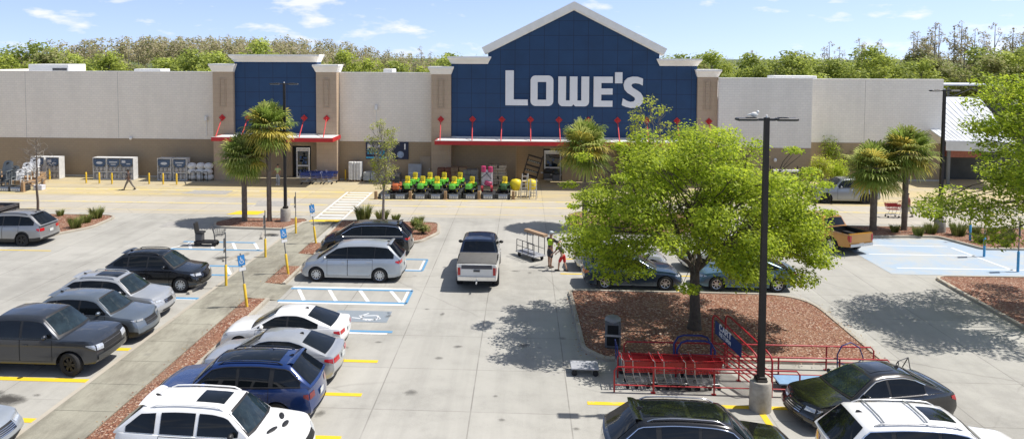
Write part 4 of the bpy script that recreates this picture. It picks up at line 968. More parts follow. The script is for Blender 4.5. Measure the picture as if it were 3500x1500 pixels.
r_, q_ = vehicle('suv_car', 'white SUV with three dark hood vents and a sunroof parked beside the planting strip', 'SUV', (-8.1, 18.8, 0), 0, car(SUV, **{**big, 'crown': .09}, pillars=True, rails=white_c, sun=[(2.3, 3.0, .52, sunroof, 'sunroof')], gm=blackp, gr=(.6, .66, .84), rimdark=True, mirm=blackp, lower=2, lowm=white_c), white_c, parked)
for (x, y, a, l_) in ((-.72, 0, 0, .3), (-.95, .38, .35, .34), (-.95, -.38, -.35, .34)):
    m = MB(); z = q_['zb'](q_['X0'] + x) + .085 * (1 - (y / .9) ** 2); m.ball((0, 0, 0), (.075, l_ / 2 + .04, .02), 10, 6); o = m.build('hood_vent', blackp, r_, 60); o.location = (q_['X0'] + x, y, z); o.rotation_euler = (0, .12, a)
vehicle('suv_car', 'navy blue SUV with a dark glass roof between the white SUV and the silver sedan', 'SUV', (-8.6, 21.6, 0), PI, car(SUV, **big, rails=black_c, sun=[(2.1, 3.9, .66, sunroof, 'glass_roof')], gm=chrome, rim='ten', tlm=lamp_d, gr=(.32, .66, .9), trim=blackp), navy_c, parked)
vehicle('sedan_car', 'silver sedan parked between the navy SUV and the white sedan', 'sedan', (-8.5, 24.3, 0), PI, car(SEDAN, trim=chrome, tlw=.4, tl=(.45, .97, .78, .93), roof=[(2.2, 1.40), (2.6, 1.455), (3.1, 1.45), (3.5, 1.38)], cab=(1.35, 2.2, 3.5, 4.45)), silver, parked)
vehicle('sedan_car', 'white sedan parked nose to the planting strip beside the wheelchair bay symbol', 'sedan', (-8.85, 26.75, 0), PI, car(SEDAN, L=4.75, tlw=.32, tl=(.5, .97, .8, .93), spoiler=False), white_c, parked)
vehicle('minivan_car', 'silver minivan parked between the black minivan and the hatched access aisle', 'minivan', (-8.35, 35.62, 0), PI, car(VAN, handm=silver, tl=(.5, .97, .92, 1.06), tlw=.3, finm=blackp), silver_b, parked)
vehicle('minivan_car', 'black minivan parked behind the silver minivan beside the planted island', 'minivan', (-8.65, 40.1, 0), PI, car(VAN, trim=chrome, H=1.75, roof=[(2.0, 1.65), (2.6, 1.73), (3.5, 1.75), (4.4, 1.69)]), black_c, parked)
tr_, tq = vehicle('pickup_truck', 'white pickup with dark blue roof and grey bed cover driving up the lane', 'pickup truck', (-2.15, 36.5, 0), R(90.5),
    car(PICKUP, W=1.99, cover=pm('bed cover', (.11, .107, .10), .75, 0, .12, 4), roofm=C_('ink', (.010, .019, .05), .2), tlw=.1, mirm=blackp, bumper=(.5, .68, chrome), pz=.6), C_('pickup white', (.72, .72, .71), .1))
q = tq['patch'](tq['rr'](-.8, .8, 1.08, 1.26, .016), 10, 2, 'tailgate_band', MATS['paint ink'], tr_); m = MB(); m.rbox((-tq['X0'] - .03, 0, 1.0), (.02, .3, .09), .03); m.build('emblem', pm('emblem dark', (.05, .05, .055), .4), tr_)
m = MB(); m.tube((-tq['X0'] - .05, 0, .48), (-tq['X0'] - .32, 0, .48), .035, None, 8); m.ball((-tq['X0'] - .32, 0, .53), .04, 8, 6); m.build('tow_hitch', steel, tr_)
vehicle('sedan_car', 'slate blue sedan half under the big tree crown', 'sedan', (5.2, 35.25, 0), 0, car(SEDAN, L=4.78, rim='seven', tlm=lamp_o, tl=(.55, .97, .74, .9)), slate, parked)
vehicle('sedan_car', 'light blue sedan behind the trunk of the big tree', 'sedan', (10.45, 35.3, 0), PI, car(SEDAN, L=4.7, rim='seven'), lt_blue, parked)
vehicle('sedan_car', 'silver sedan hidden behind the slate blue sedan and tree leaves', 'sedan', (5.0, 38.0, 0), 0, car(SEDAN), silver, parked)
vehicle('suv_car', 'white SUV almost wholly hidden behind the big tree crown', 'SUV', (10.4, 38.3, 0), PI, car(SUV), white_c, parked)
vehicle('pickup_truck', 'orange pickup with an open dark bed beside the pale blue painted bay', 'pickup truck', (17.55, 43.75, 0), R(114), car(PICKUP, L=5.4, W=1.9, wb=3.2, H=1.82, roof=[(2.0, 1.74), (2.4, 1.81), (2.9, 1.82), (3.3, 1.76)], cab=(1.4, 2.0, 3.3, 3.55), win=[(1.6, 2.5), (2.58, 3.3)], doors=[(1.55, 2.52), (2.52, 3.4)], bed=(3.6,), sh=[(0, .9), (.15, 1.02), (.8, 1.1), (1.4, 1.16), (2.6, 1.18), (3.5, 1.2), (5.2, 1.22), (5.4, 1.2)], wr=1.34, bumper=(.46, .64, steel)), orange_c, parked)
vehicle('suv_car', 'grey boxy SUV half hidden by the palm in front of the garden plants', 'SUV', (24.2, 56.9, 0), PI, car(SUV, L=4.97, W=2.0, H=1.85, wb=2.88, fo=.9, rad=.39, rimdark=True, cab=(1.55, 2.15, 4.3, 4.8), roof=[(2.15, 1.78), (2.6, 1.84), (3.4, 1.85), (4.3, 1.8)], sh=[(0, .95), (.12, 1.06), (.8, 1.13), (1.6, 1.16), (3, 1.17), (4.8, 1.19), (4.97, 1.15)], win=[(1.85, 2.85), (2.93, 3.8), (3.9, 4.55)], doors=[(1.7, 2.9), (2.9, 3.85)], wr=1.4, cf=.1, gm=grey_d), rr_g)
vehicle('suv_car', 'black SUV with bright window trim and glass roof below the cart corral', 'SUV', (4.62, 18.85, 0), 0, car(SUV, **{**big, 'L': 5.19, 'wr': 1.36}, trim=chrome, sun=[(2.25, 2.95, .62, sunroof, 'sunroof'), (3.05, 4.1, .62, sunroof, 'sunroof')], rails=chrome), black_c, parked)
vehicle('sedan_car', 'black sedan with chrome grille parked below the red corral rails', 'sedan', (10.42, 22.48, 0), PI + .2, car(SEDAN, L=4.9, W=1.85, H=1.49, trim=chrome, gbars=4, gr=(.45, .48, .68), sun=[(2.4, 3.1, .5, black_c, 'sunroof')], cab=(1.45, 2.3, 3.5, 4.4), roof=[(2.3, 1.43), (2.7, 1.485), (3.1, 1.485), (3.5, 1.42)]), black_c, parked)
vehicle('suv_car', 'white SUV with dark cross bars on its roof beside the black sedan', 'SUV', (10.35, 18.75, 0), 0, car(SUV, **{**big, 'spoiler': False, 'L': 5.3, 'H': 1.92, 'W': 2.03, 'wr': 1.42, 'cab': (1.5, 2.2, 4.55, 5.2), 'roof': [(2.2, 1.82), (2.7, 1.9), (3.5, 1.92), (4.55, 1.87)], 'sh': [(0, .95), (.2, 1.05), (.9, 1.14), (1.5, 1.19), (2.8, 1.21), (4.6, 1.25), (5.15, 1.25), (5.3, 1.15)], 'win': [(1.8, 2.85), (2.94, 3.9), (4.02, 4.85)]}, rails=steel, bars=[3.1, 4.1], barm=steel, sun=[(2.35, 2.95, .5, sunroof, 'sunroof')], trim=chrome), white_c, parked)
# trailer at the frame's edge
t = thing('flatbed_trailer', 'dark flatbed trailer partly in view behind the grey silver SUV', 'trailer', (-36.4, 46.3, 0))
m = MB(); m.b2(-2.6, 2.6, -1.0, 1.0, .72, .8); m.b2(-2.6, 2.6, -1.02, -.9, .6, 1.0); m.b2(-2.6, 2.6, .9, 1.02, .6, 1.0); m.b2(2.5, 2.6, -.9, .9, .6, 1.0); m.build('bed', grey_d, t)
m = MB()
for k in range(9): m.b2(-2.5, 2.45, -.88 + k * .2, -.7 + k * .2, .803, .83)
m.build('deck', pm('weathered plank', (.14, .10, .075), .8, 0, .25, 6), t)
for x in (-.5, .5):
    for s in (-1, 1):
        m = MB(); m.tube((x, s * .92 - .09, .33), (x, s * .92 + .09, .33), .33, .33, 18); m.build('wheel', rubber, t, 40)
# ---------------------------------------------------------------- trees, palms, shrubs
nrng = np.random.default_rng(11)
def leaf_object(name, P, N, size, mats, parent=None, aspect=.55, mi=None, fold=0.):
    """many small rhombic leaves: P points, N normals"""
    n = len(P); N = N / np.maximum(1e-6, np.linalg.norm(N, axis=1, keepdims=True))
    a = nrng.normal(size=(n, 3)); U = np.cross(N, a); U /= np.maximum(1e-6, np.linalg.norm(U, axis=1, keepdims=True)); V = np.cross(N, U)
    sz = (size * nrng.uniform(.6, 1.35, n))[:, None]
    vs = np.stack([P - U * sz, P + V * sz * aspect + N * sz * fold, P + U * sz, P - V * sz * aspect + N * sz * fold], 1).reshape(-1, 3)
    me = bpy.data.meshes.new(name); me.vertices.add(4 * n); me.vertices.foreach_set('co', vs.ravel())
    me.loops.add(4 * n); me.loops.foreach_set('vertex_index', np.arange(4 * n)); me.polygons.add(n); me.polygons.foreach_set('loop_start', np.arange(0, 4 * n, 4))
    for mt in mats: me.materials.append(mt)
    me.polygons.foreach_set('material_index', (nrng.integers(0, len(mats), n) if mi is None else mi).astype(np.int32))
    me.update(calc_edges=True); me.validate()
    o = bpy.data.objects.new(name, me); COL.objects.link(o)
    if parent is not None: o.parent = parent
    return o
def blob_points(blobs, per, shell=.35):
    Ps, Ns = [], []
    big_ = sorted(b[1][0] for b in blobs)[len(blobs) // 2]
    for (c, r) in blobs:
        k = int(per * nrng.uniform(.7, 1.3) * min(1.4, (r[0] / big_) ** 1.9)); d = nrng.normal(size=(k, 3)); d /= np.linalg.norm(d, axis=1, keepdims=True)
        rad = (shell + (1 - shell) * nrng.random(k) ** .6)[:, None] * nrng.uniform(.75, 1.15, (k, 1)); Ps.append(np.array(c) + d * rad * np.array(r)); Ns.append(d * .45 + nrng.normal(size=(k, 3)) * .42 + np.array([.22, 0, .75]))
    return np.concatenate(Ps), np.concatenate(Ns)
def bark(name, col): return pm(name, col, .9, 0, .35, 5, .6)
bark_o, bark_p, bark_g = bark('oak bark', (.085, .068, .052)), bark('palm bark', (.16, .125, .095)), bark('grey bark', (.26, .235, .2))
lf1, lf2, lf3 = leafmat('lime leaf', (.52, .61, .05), .6, .25), leafmat('spring leaf', (.40, .50, .045), .6, .3), leafmat('deep leaf', (.19, .26, .035), .5)
def limb_path(p, q, sag, rnd, n=7):
    p, q = Vector(p), Vector(q); out = []
    for k in range(n + 1):
        t = k / n; v = p.lerp(q, t); v.z += math.sin(math.pi * t) * sag; w = math.sin(math.pi * t) * .22
        v.x += rnd.uniform(-w, w); v.y += rnd.uniform(-w, w); out.append(v)
    return out
def broad_tree(name, label, cat, loc, trunk_h, tr, env, nclump, per, leaf, seed, mats, barkm, clump=(.75, 1.25), low=None, extra=(), forks=5, group=None, thin=1., core=.4, voids=(), wisps=0, taper=0.):
    """a trunk that forks into limbs, leaf clumps carried by the limbs; env = (centre height, rx, ry, rz) of the crown"""
    rnd = random.Random(seed); t = thing(name, label, cat, loc, 0, group)
    cz, rx, ry, rz = env; cl = []
    low = trunk_h * .8 if low is None else low
    tries = 0
    while len(cl) < nclump and tries < 8000:
        tries += 1
        d = Vector((rnd.gauss(0, 1), rnd.gauss(0, 1), rnd.gauss(0, .9))).normalized(); f = rnd.uniform(core, 1.0) ** .6
        tp = 1 - taper * max(0, d.z * f); c = Vector((d.x * rx * f * tp, d.y * ry * f * tp, cz + d.z * rz * f))
        if any((c - Vector(v[0])).length < v[1] for v in voids): continue
        if c.z < low or any((c - k[0]).length < .62 * clump[0] * thin for k in cl): continue
        s = rnd.uniform(*clump); cl.append((c, (s, s, s * rnd.uniform(.5, .8))))
    for e in extra: cl.append((Vector(e[0]), e[1]))
    for k in range(wisps):
        a = rnd.uniform(0, 6.28); el = rnd.uniform(-.6, .75); f = rnd.uniform(.97, 1.07); s = rnd.uniform(.35, .65); q = Vector((math.cos(a) * math.cos(el) * rx * f, math.sin(a) * math.cos(el) * ry * f, cz + math.sin(el) * rz * f))
        if q.z > low: cl.append((q, (s, s, s * rnd.uniform(.3, .5))))
    m = MB(); top = Vector((rnd.uniform(-.15, .15), rnd.uniform(-.15, .15), trunk_h))
    m.path([(0, 0, -.1), (0, 0, .12), (.02, 0, .5), (top.x * .5, top.y * .5, trunk_h * .6), top], [tr * 1.5, tr * 1.25, tr, tr * .9, tr * .85], 12)
    heads = []
    for k in range(forks):
        a = 2 * math.pi * (k + rnd.uniform(-.25, .25)) / forks
        e = Vector((math.cos(a) * rx * .42, math.sin(a) * ry * .42, lerp(trunk_h, cz, .75) + rnd.uniform(-.3, .7) * rz * .4)); pth = limb_path(top, e, .25, rnd, 6)
        m.path(pth, [lerp(tr * .5, tr * .16, i / 6) for i in range(7)], 8); heads.append((e, pth))
    for c, s in cl:
        e, pth = min(heads, key=lambda h: (h[0] - c).length); st = pth[rnd.randint(3, 6)]
        pp = limb_path(st, c, .2, rnd, 6); r0 = tr * .13; m.path(pp, [lerp(r0, .012, i / 6) for i in range(7)], 5)
        for _ in range(2):
            q = c + Vector((rnd.uniform(-s[0], s[0]), rnd.uniform(-s[1], s[1]), rnd.uniform(-s[2], s[2]))) * .8; m.tube(pp[4], q, .018, .006, 4, caps=False)
    m.build('trunk', barkm, t, 60)
    P, N = blob_points([(tuple(c), s) for c, s in cl], per); leaf_object('crown', P, N, leaf, mats, t)
    return t
broad_tree('shade_tree', 'big lime green shade tree spreading over the mulch island behind the corral', 'tree', (6.85, 29.3, .1), 2.3, .215, (4.9, 4.8, 4.8, 3.5), 112, 640, .062, 5, [lf1, lf1, lf2, lf2, lf3], bark_o, (.6, 1.15), 2.3, wisps=40, taper=.3, core=.3, voids=(((-1.6, -3.2, 3.2), 1.25), ((2.1, -4.0, 3.6), .8)),
    extra=[((-4.7, -.4, 3.6), (1.0, 1.0, .6)), ((-4.2, .9, 2.9), (1.0, .9, .5)), ((-3.4, -1.0, 2.6), (1, 1, .5)), ((-4.4, -1.2, 4.4), (1, 1, .6)), ((4.2, -1, 3.4), (1, 1, .5)), ((4.5, .5, 3.0), (.9, .9, .4)), ((3.4, -1.6, 2.6), (.9, .8, .4))])
broad_tree('shade_tree', 'tall loose green tree reaching in over the painted bay, its trunk out of view', 'tree', (24.6, 31.4, .1), 3.2, .24, (6.6, 5.3, 5.0, 4.0), 80, 330, .075, 9, [lf1, lf2, lf2, lf3], bark_o, (.6, 1.1), 3.3,
    extra=[((-8.0, -.6, 4.6), (.8, .8, .35)), ((-7.2, .5, 4.4), (1.0, 1.0, .5)), ((-6.4, -1.0, 4.9), (1.0, 1.0, .5)), ((-5.6, .8, 4.3), (1.1, 1.1, .5)), ((-6.0, -1.6, 3.7), (.9, .9, .4)), ((-5.0, -1.2, 5.0), (1.0, 1.0, .5)), ((-4.6, .4, 4.0), (1.1, 1.1, .5)), ((-4.2, -2.0, 3.6), (1, 1, .5)), ((-5.6, .3, 7.9), (.8, .8, .3)), ((-4.9, -.6, 8.3), (.9, .9, .35)), ((-4.2, .5, 8.9), (.9, .9, .4)), ((-5.0, .8, 7.3), (.7, .7, .3)), ((-3.6, -1.0, 8.6), (.9, .9, .45)), ((-5.2, 2.6, 4.6), (1.1, 1.1, .5)), ((-6.3, 2.2, 4.4), (.9, .9, .4)), ((-3.2, 0, 9.6), (.9, .9, .4))] + [((rng.uniform(-5.3, -2.4), rng.uniform(-3, 3), rng.uniform(5.4, 10.0)), (rng.uniform(.7, 1.1),) * 2 + (.42,)) for _ in range(26)])
ylf, ylf2 = leafmat('yellow green leaf', (.42, .42, .10), .45), leafmat('pale leaf', (.42, .40, .20), .45)
broad_tree('street_tree', 'tall thin tree with sparse yellow leaves behind the big shade tree', 'tree', (8.1, 47.0, .1), 3.0, .11, (5.7, 1.35, 1.3, 2.8), 46, 42, .085, 3, [ylf, lf1], bark_g, (.35, .6), 3.0, forks=4)
broad_tree('street_tree', 'young slender tree with pale sparse leaves behind the black minivan', 'tree', (-9.08, 47.0, .1), 2.0, .09, (4.5, .95, .9, 2.4), 60, 46, .062, 8, [ylf2, ylf, lf2], bark_g, (.25, .5), 2.1, forks=5, thin=.8)
# a leafless young tree
def bare_tree():
    t = thing('bare_tree', 'leafless young tree with pale twigs behind the mulch island edge', 'tree', (-32.6, 47.4, .1)); rnd = random.Random(4); m = MB(); tw = MB()
    m.path([(0, 0, -.1), (.03, 0, 1), (-.04, 0, 2.0), (.02, .02, 3.2), (0, 0, 4.6), (.05, 0, 5.3)], [.09, .08, .065, .045, .025, .008], 8)
    for k in range(26):
        z = rnd.uniform(1.9, 4.9); a = rnd.uniform(0, 6.28); L_ = (5.6 - z) * .42 + .25; p = Vector((0, 0, z)); q = p + Vector((math.cos(a) * L_ * .75, math.sin(a) * L_ * .75, L_ * .75)); pp = limb_path(p, q, -.1, rnd, 4)
        tw.path(pp, [.022, .018, .014, .009, .005], 5)
        for j in range(6):
            s = pp[rnd.randint(1, 4)]; tw.tube(s, s + Vector((rnd.uniform(-.35, .35), rnd.uniform(-.35, .35), rnd.uniform(.05, .4))), .010, .004, 4, caps=False)
    m.build('trunk', bark('young bark', (.11, .085, .065)), t, 60); tw.build('crown', bark_g, t)
bare_tree()
# ---- palms
pf1, pf2, pf3 = leafmat('palm green', (.24, .32, .06), .45), leafmat('palm olive', (.46, .50, .14), .45), leafmat('palm gold', (.60, .50, .10), .4)
pdead = leafmat('dead frond', (.34, .25, .13), .25)
def palm_crown(name, seed, r, nf, gold=.2, dead=5):
    rnd = random.Random(seed); m = MB()
    for k in range(nf + dead):
        f = k / nf; isd = k >= nf
        el = lerp(85, -62, f ** .9) if not isd else rnd.uniform(-82, -65); az = k * 137.5 + rnd.uniform(-12, 12); el = R(el + rnd.uniform(-8, 8)); az = R(az)
        h = Vector((math.cos(az), math.sin(az), 0)); d = h * math.cos(el) + Vector((0, 0, math.sin(el))); L_ = r * rnd.uniform(.30, .50) * (.8 if isd else 1)
        hub = d * L_; hub.z -= .1 * L_; mi = 3 if isd else (2 if rnd.random() < gold * (.3 + f) else (1 if rnd.random() < .45 else 0))
        m.tube((0, 0, 0), hub, .022, .013, 4, mi, False)
        side = d.cross(Vector((0, 0, 1))).normalized() if abs(d.z) < .98 else Vector((1, 0, 0)); up = side.cross(d).normalized()
        nl = 20; fr_ = r * rnd.uniform(.50, .62) * (.85 if isd else 1)
        for j in range(nl):
            a = R(lerp(-112, 112, j / (nl - 1)) + rnd.uniform(-3, 3)); dd = (d * math.cos(a) + side * math.sin(a)); dd = (dd + up * (.22 * math.cos(a))).normalized()
            ll = fr_ * (.72 + .28 * math.cos(a)) * rnd.uniform(.88, 1.08); w = dd.cross(up).normalized() * .05
            p1 = hub + dd * ll * .55; p2 = hub + dd * ll * .85 + Vector((0, 0, -.10 * ll)); p3 = hub + dd * ll + Vector((0, 0, -.30 * ll * rnd.uniform(.6, 1.3)))
            m.add([hub, p1 + w, p1 - w, p2 + w * .7, p2 - w * .7, p3], [(0, 1, 2), (1, 3, 4, 2), (3, 5, 4)], mi)
    return m
palm_base = {}
def palm(x, y, h, r, label, var, gold, lean=0., tr=.17):
    t = thing('palm_tree', label, 'palm', (x, y, .1), rng.uniform(0, 6), 'palms in the mulch islands'); m = MB(); n = 16; pts, rs = [], []
    for k in range(n + 1):
        z = lerp(-.1, h, k / n); pts.append((lean * (k / n) ** 1.5, 0, z)); rs.append(tr * (1.25 if k == 0 else 1.0 + .06 * (k % 2)) * (1 + .25 * max(0, (k / n) - .86) / .14))
    m.path(pts, rs, 12); m.build('trunk', bark_p, t, 50)
    key = (var, gold)
    c = palm_crown('crown', var, 1.12 * r, 78, gold).build('crown', [pf1, pf2, pf3, pdead], t, fix=False); c.location = (lean, 0, h)
palm(-18.25, 47.0, 4.35, 1.75, 'shorter palm of the pair by the lamp post, dark green crown', 3, .12)
palm(-16.6, 47.0, 6.25, 1.8, 'taller palm of the pair by the lamp post, yellowing lower fronds', 5, .5, tr=.15)
palm(3.95, 47.0, 5.15, 1.95, 'single palm in front of the store door, hung with dead fronds', 8, .3)
palm(22.0, 47.2, 3.95, 1.95, 'lower palm of the pair by the red shopping cart, wide drooping crown', 12, .15, tr=.2)
palm(23.95, 47.3, 4.95, 1.85, 'higher palm of the pair beside the far lamp post, darker crown', 14, .2)
# ---- tufts and shrubs
gr1, gr2 = leafmat('blade green', (.17, .22, .05), .35), leafmat('blade straw', (.36, .36, .12), .35); shr = leafmat('shrub leaf', (.13, .18, .04), .35)
def tuft(seed, r, h, n=320):
    rnd = random.Random(seed); m = MB()
    for k in range(n):
        a = rnd.uniform(0, 6.28); rr2 = r * .45 * math.sqrt(rnd.random()); b = Vector((rr2 * math.cos(a), rr2 * math.sin(a), 0)); o_ = Vector((math.cos(a), math.sin(a), 0)) * rnd.uniform(.2, .6) * r; hh = h * rnd.uniform(.6, 1.1); w = Vector((-math.sin(a + 1), math.cos(a + 1), 0)) * .016
        p1 = b + o_ * .4 + Vector((0, 0, hh * .65)); p2 = b + o_ + Vector((0, 0, hh)); m.add([b - w, b + w, p1 + w * .7, p1 - w * .7, p2], [(0, 1, 2, 3), (3, 2, 4)], 0 if rnd.random() < .65 else 1)
    return m
tf = [tuft(k, .55, .62) for k in range(2)]
tufts = []
def put_tuft(px, py, s, label, grp='grass tufts in the mulch', z=.1):
    p = G(px, py, z)
    if not tufts:
        t = thing('grass_tuft', label, 'grass tuft', p, 0, grp); tf[0].build('blades', [gr1, gr2], t, fix=False); t.scale = (s,) * 3; tufts.append(t)
    else: t = dup(tufts[0], p, rng.uniform(0, 6), label, grp, (s, s, s * rng.uniform(.85, 1.1)))
    return t
for px, py, s, lb in ((206, 737, .7, 'small grass tuft beside the bare tree'), (258, 778, 1.2, 'tall dark grass tuft in front on the island of the bare tree'), (296, 760, .95, 'low grass tuft in the middle of the bare tree island'), (330, 745, 1.25, 'tall grass tuft at the rounded tip of the bare tree island'),
    (1242, 752, 1.55, 'wide grass tuft beside the crossing, behind the black minivan'), (1306, 752, 1.25, 'grass tuft beside the young slender tree'), (1353, 754, .8, 'low grass tuft behind the minivan roof'), (1432, 765, .85, 'rounded grass tuft behind the two shrubs of the island tip'),
    (3058, 792, .8, 'dark grass tuft between the two palms'), (3138, 805, .95, 'grass tuft between palm trunk and lamp base'), (3182, 797, 1.05, 'grass tuft beside the concrete lamp base'), (3275, 804, 1.3, 'large grass tuft right of the lamp base'), (3330, 800, 1.0, 'grass tuft behind the first blue signpost'), (3390, 800, .8, 'small grass tuft behind the cart sign'), (3348, 828, 1.0, 'grass tuft by the diagonal kerb of the painted bay'), (3405, 826, .9, 'grass tuft in front beside the middle blue signpost'), (3440, 808, .9, 'grass tuft near the edge of the photo, at the back'), (3450, 825, .95, 'grass tuft near the edge of the photo, at the front'), (3437, 843, .7, 'small tuft just above the pale blue bay')):
    put_tuft(px, py, s, lb)
def shrub(px, py, r, h, label, mats, seed, n=900, leaf=.05, cat='shrub'):
    p = G(px, py, .1); t = thing('shrub', label, cat, p, 0, 'shrubs'); rnd = random.Random(seed); m = MB(); bl = []
    for k in range(9):
        a = rnd.uniform(0, 6.28); q = (math.cos(a) * r * .55 * rnd.random(), math.sin(a) * r * .55 * rnd.random(), h * rnd.uniform(.35, .8)); m.tube((0, 0, 0), q, .025, .01, 5); bl.append((q, (r * .5, r * .5, h * .3)))
    m.build('stem', bark_o, t); P, N = blob_points(bl, n // 9, .3); P[:, 2] = np.maximum(P[:, 2], .03); leaf_object('foliage', P, N, leaf, mats, t)
shrub(1420, 784, .5, .75, 'small round shrub at the island tip, next to the kerb', [shr, lf3, gr2], 1); shrub(1446, 798, .55, .75, 'round olive shrub nearest the kerb of the black minivan island', [shr, gr2], 2)
for k, (px, py, r, h, lb, mm) in enumerate(((2800, 640, 1.5, 2.6, 'bright yellow green bush against the store wall behind the grey boxy SUV', [lf1, ylf]), (2865, 640, 1.4, 2.3, 'yellow green bush between the grey boxy SUV and the lower palm', [lf1, lf2]), (2838, 612, 1.4, 3.7, 'tall dark green potted tree by the pale store wall', [lf3, lf2]), (2908, 610, 1.5, 3.3, 'dark green bush behind the lower palm', [lf3, lf2]), (2700, 615, 1.0, 2.2, 'dark shrub beside the plant rack', [lf3, shr]))):
    shrub(px, py, r, h, lb, mm, 20 + k, 2200, .08)
# ---- the woods beyond the store
bg = dict(a=leafmat('wood lime', (.44, .50, .09), .45, .25, .35), b=leafmat('wood green', (.29, .35, .085), .45, .3, .35), c=leafmat('wood olive', (.36, .36, .15), .45, .25, .35), d=leafmat('cypress grey', (.46, .40, .27), .45, .2, .3), e=leafmat('cypress brown', (.38, .33, .18), .45, .25, .3))
def bgtree(kind, seed, mats, h, r, n, leaf, trunk=.22):
    rnd = random.Random(seed); bl = []
    if kind == 'broad':
        for k in range(26):
            d = Vector((rnd.gauss(0, 1), rnd.gauss(0, 1), rnd.gauss(0, 1))).normalized() * rnd.uniform(.4, 1); s = rnd.uniform(.22, .38) * r; bl.append(((d.x * r * .8, d.y * r * .8, h * .6 + d.z * h * .33), (s, s, s * .75)))
    else:
        for k in range(22):
            t = k / 21; z = h * lerp(.3, .98, t); w = r * (1 - t) ** .4; a = rnd.uniform(0, 6.28); s = max(.45, w * rnd.uniform(.3, .6)); bl.append(((math.cos(a) * w * .7, math.sin(a) * w * .7, z), (s, s, s * .8)))
    P, N = blob_points(bl, n // len(bl), .25)
    m = MB(); m.path([(0, 0, -.2), (.05, 0, h * .4), (0, 0, h * (.75 if kind == 'broad' else .97))], [trunk, trunk * .7, .03], 6)
    for c, s in bl[::3]: m.tube((0, 0, max(h * .25, c[2] - h * .15)), c, .07, .02, 4, caps=False)
    return m, P, N, mats, leaf
protos = {}
def bg_thing(key, name, label, x, y, s, spec=None, rz=None, sz=None):
    grp = 'trees beyond the store roof'
    if key not in protos:
        m, P, N, mats, leaf = spec; t = thing(name, label, 'tree', (x, y, 0), 0, grp); m.build('trunk', bark_g, t, 60); leaf_object('crown', P, N, leaf, mats, t); protos[key] = t; t.scale = (s, s, sz or s); return t
    return dup(protos[key], (x, y, 0), rng.uniform(0, 6) if rz is None else rz, label, grp, (s, s, sz or s))
sp = {'A': ('leafy_tree', 'lime green leafy tree of the row behind the store roof', bgtree('broad', 1, [bg['a'], bg['a'], bg['b']], 10, 4.6, 4600, .22)), 'B': ('leafy_tree', 'mid green leafy tree of the row behind the store roof', bgtree('broad', 2, [bg['b'], bg['b'], bg['a']], 10, 4.8, 4600, .22)), 'C': ('leafy_tree', 'olive green leafy tree of the row behind the store roof', bgtree('broad', 3, [bg['c'], bg['b'], bg['c']], 10, 4.4, 4200, .21)),
      'D': ('cypress_tree', 'thin grey cypress standing above the leafy row', bgtree('spire', 4, [bg['d'], bg['e']], 15, 2.5, 1000, .17, .2)), 'E': ('cypress_tree', 'brownish cypress with loose top above the leafy row', bgtree('spire', 5, [bg['e'], bg['c'], bg['d']], 15, 3.0, 1300, .18, .2))}
def bgt(k, x, y, s, sz=None): return bg_thing(k, sp[k][0], sp[k][1], x, y, s, sp[k][2] if k not in protos else None, None, sz)
r5 = random.Random(21)
x = -106
while x < 128:                        # the leafy row
    yy = r5.uniform(117, 126); hh = interp(x, [(-106, 1.08), (-60, 1.12), (-30, 1.04), (0, 1.0), (14, 1.08), (40, 1.12), (60, 1.18), (90, 1.32), (128, 1.4)]) * r5.uniform(.88, 1.08)
    if not (-22 < x < 12 and r5.random() < .35): bgt(r5.choice('AABBC'), x, yy, hh)
    if r5.random() < (.7 if x > -20 else .25): bgt(r5.choice('ABBC'), x + r5.uniform(-1, 1), r5.uniform(128, 136), hh * r5.uniform(1.02, 1.2))
    x += r5.uniform(3.2, 4.9)
bgt('B', -87.5, 124, 1.42); bgt('C', -80.5, 124, 1.36); bgt('A', -70, 121, 1.15); bgt('A', -44, 121, 1.36); bgt('B', -55, 124, 1.3); bgt('A', -30, 122, 1.18)
for x, y, s in ((-77, 140, .86), (-75.5, 141, .82), (-21, 150, .87), (-19, 150, .8), (44, 145, .83)): bgt('D', x, y, s)
x = 56
while x < 118:                        # cypresses beyond the garden centre
    bgt(r5.choice('DDE'), x, r5.uniform(134, 150), interp(x, [(56, .86), (64, 1.0), (72, 1.12), (84, 1.17), (118, 1.12)]) * r5.uniform(.86, 1.05)); x += r5.uniform(.7, 1.9)
def woods():
    rnd = random.Random(9); bl1, bl2 = [], []
    for k in range(620):
        x = rnd.uniform(-125, -18); y = rnd.uniform(140, 200); top = interp(x, [(-125, 10), (-104, 12), (-98, 14.6), (-80, 15.4), (-60, 15.0), (-46, 13.4), (-34, 11.4), (-24, 9.6), (-18, 8.5)]) + (y - 160) * .035 + rnd.uniform(-1.6, .5); w = rnd.uniform(1.0, 1.7)
        for j in range(3): bl1.append(((x + rnd.uniform(-.7, .7), y + rnd.uniform(-.5, .5), top - 1.0 - j * 1.3), (w * (.75 + .25 * j), w * (.8 + .2 * j), 1.0)))
    P1, N1 = blob_points(bl1, 38, .2)
    for k in range(420):
        x = rnd.uniform(-130, 150); y = rnd.uniform(150, 330); s = rnd.uniform(2, 3.2); bl2.append(((x * y / 170, y, 8.6 + rnd.uniform(-1.8, 1.6)), (s * 1.2, s, s * .7)))
    P2, N2 = blob_points(bl2, 60, .4)
    P = np.concatenate([P1, P2]); N = np.concatenate([N1, N2]); mi = np.concatenate([nrng.integers(0, 3, len(P1)), nrng.integers(2, 5, len(P2))])
    o = leaf_object('woodland', P, N, .27, [bg['d'], bg['e'], bg['c'], bg['b'], bg['a']], None, .6, mi)
    tag(o, 'far brownish woodland rising behind the leafy row', 'woodland', None, 'stuff')
woods()

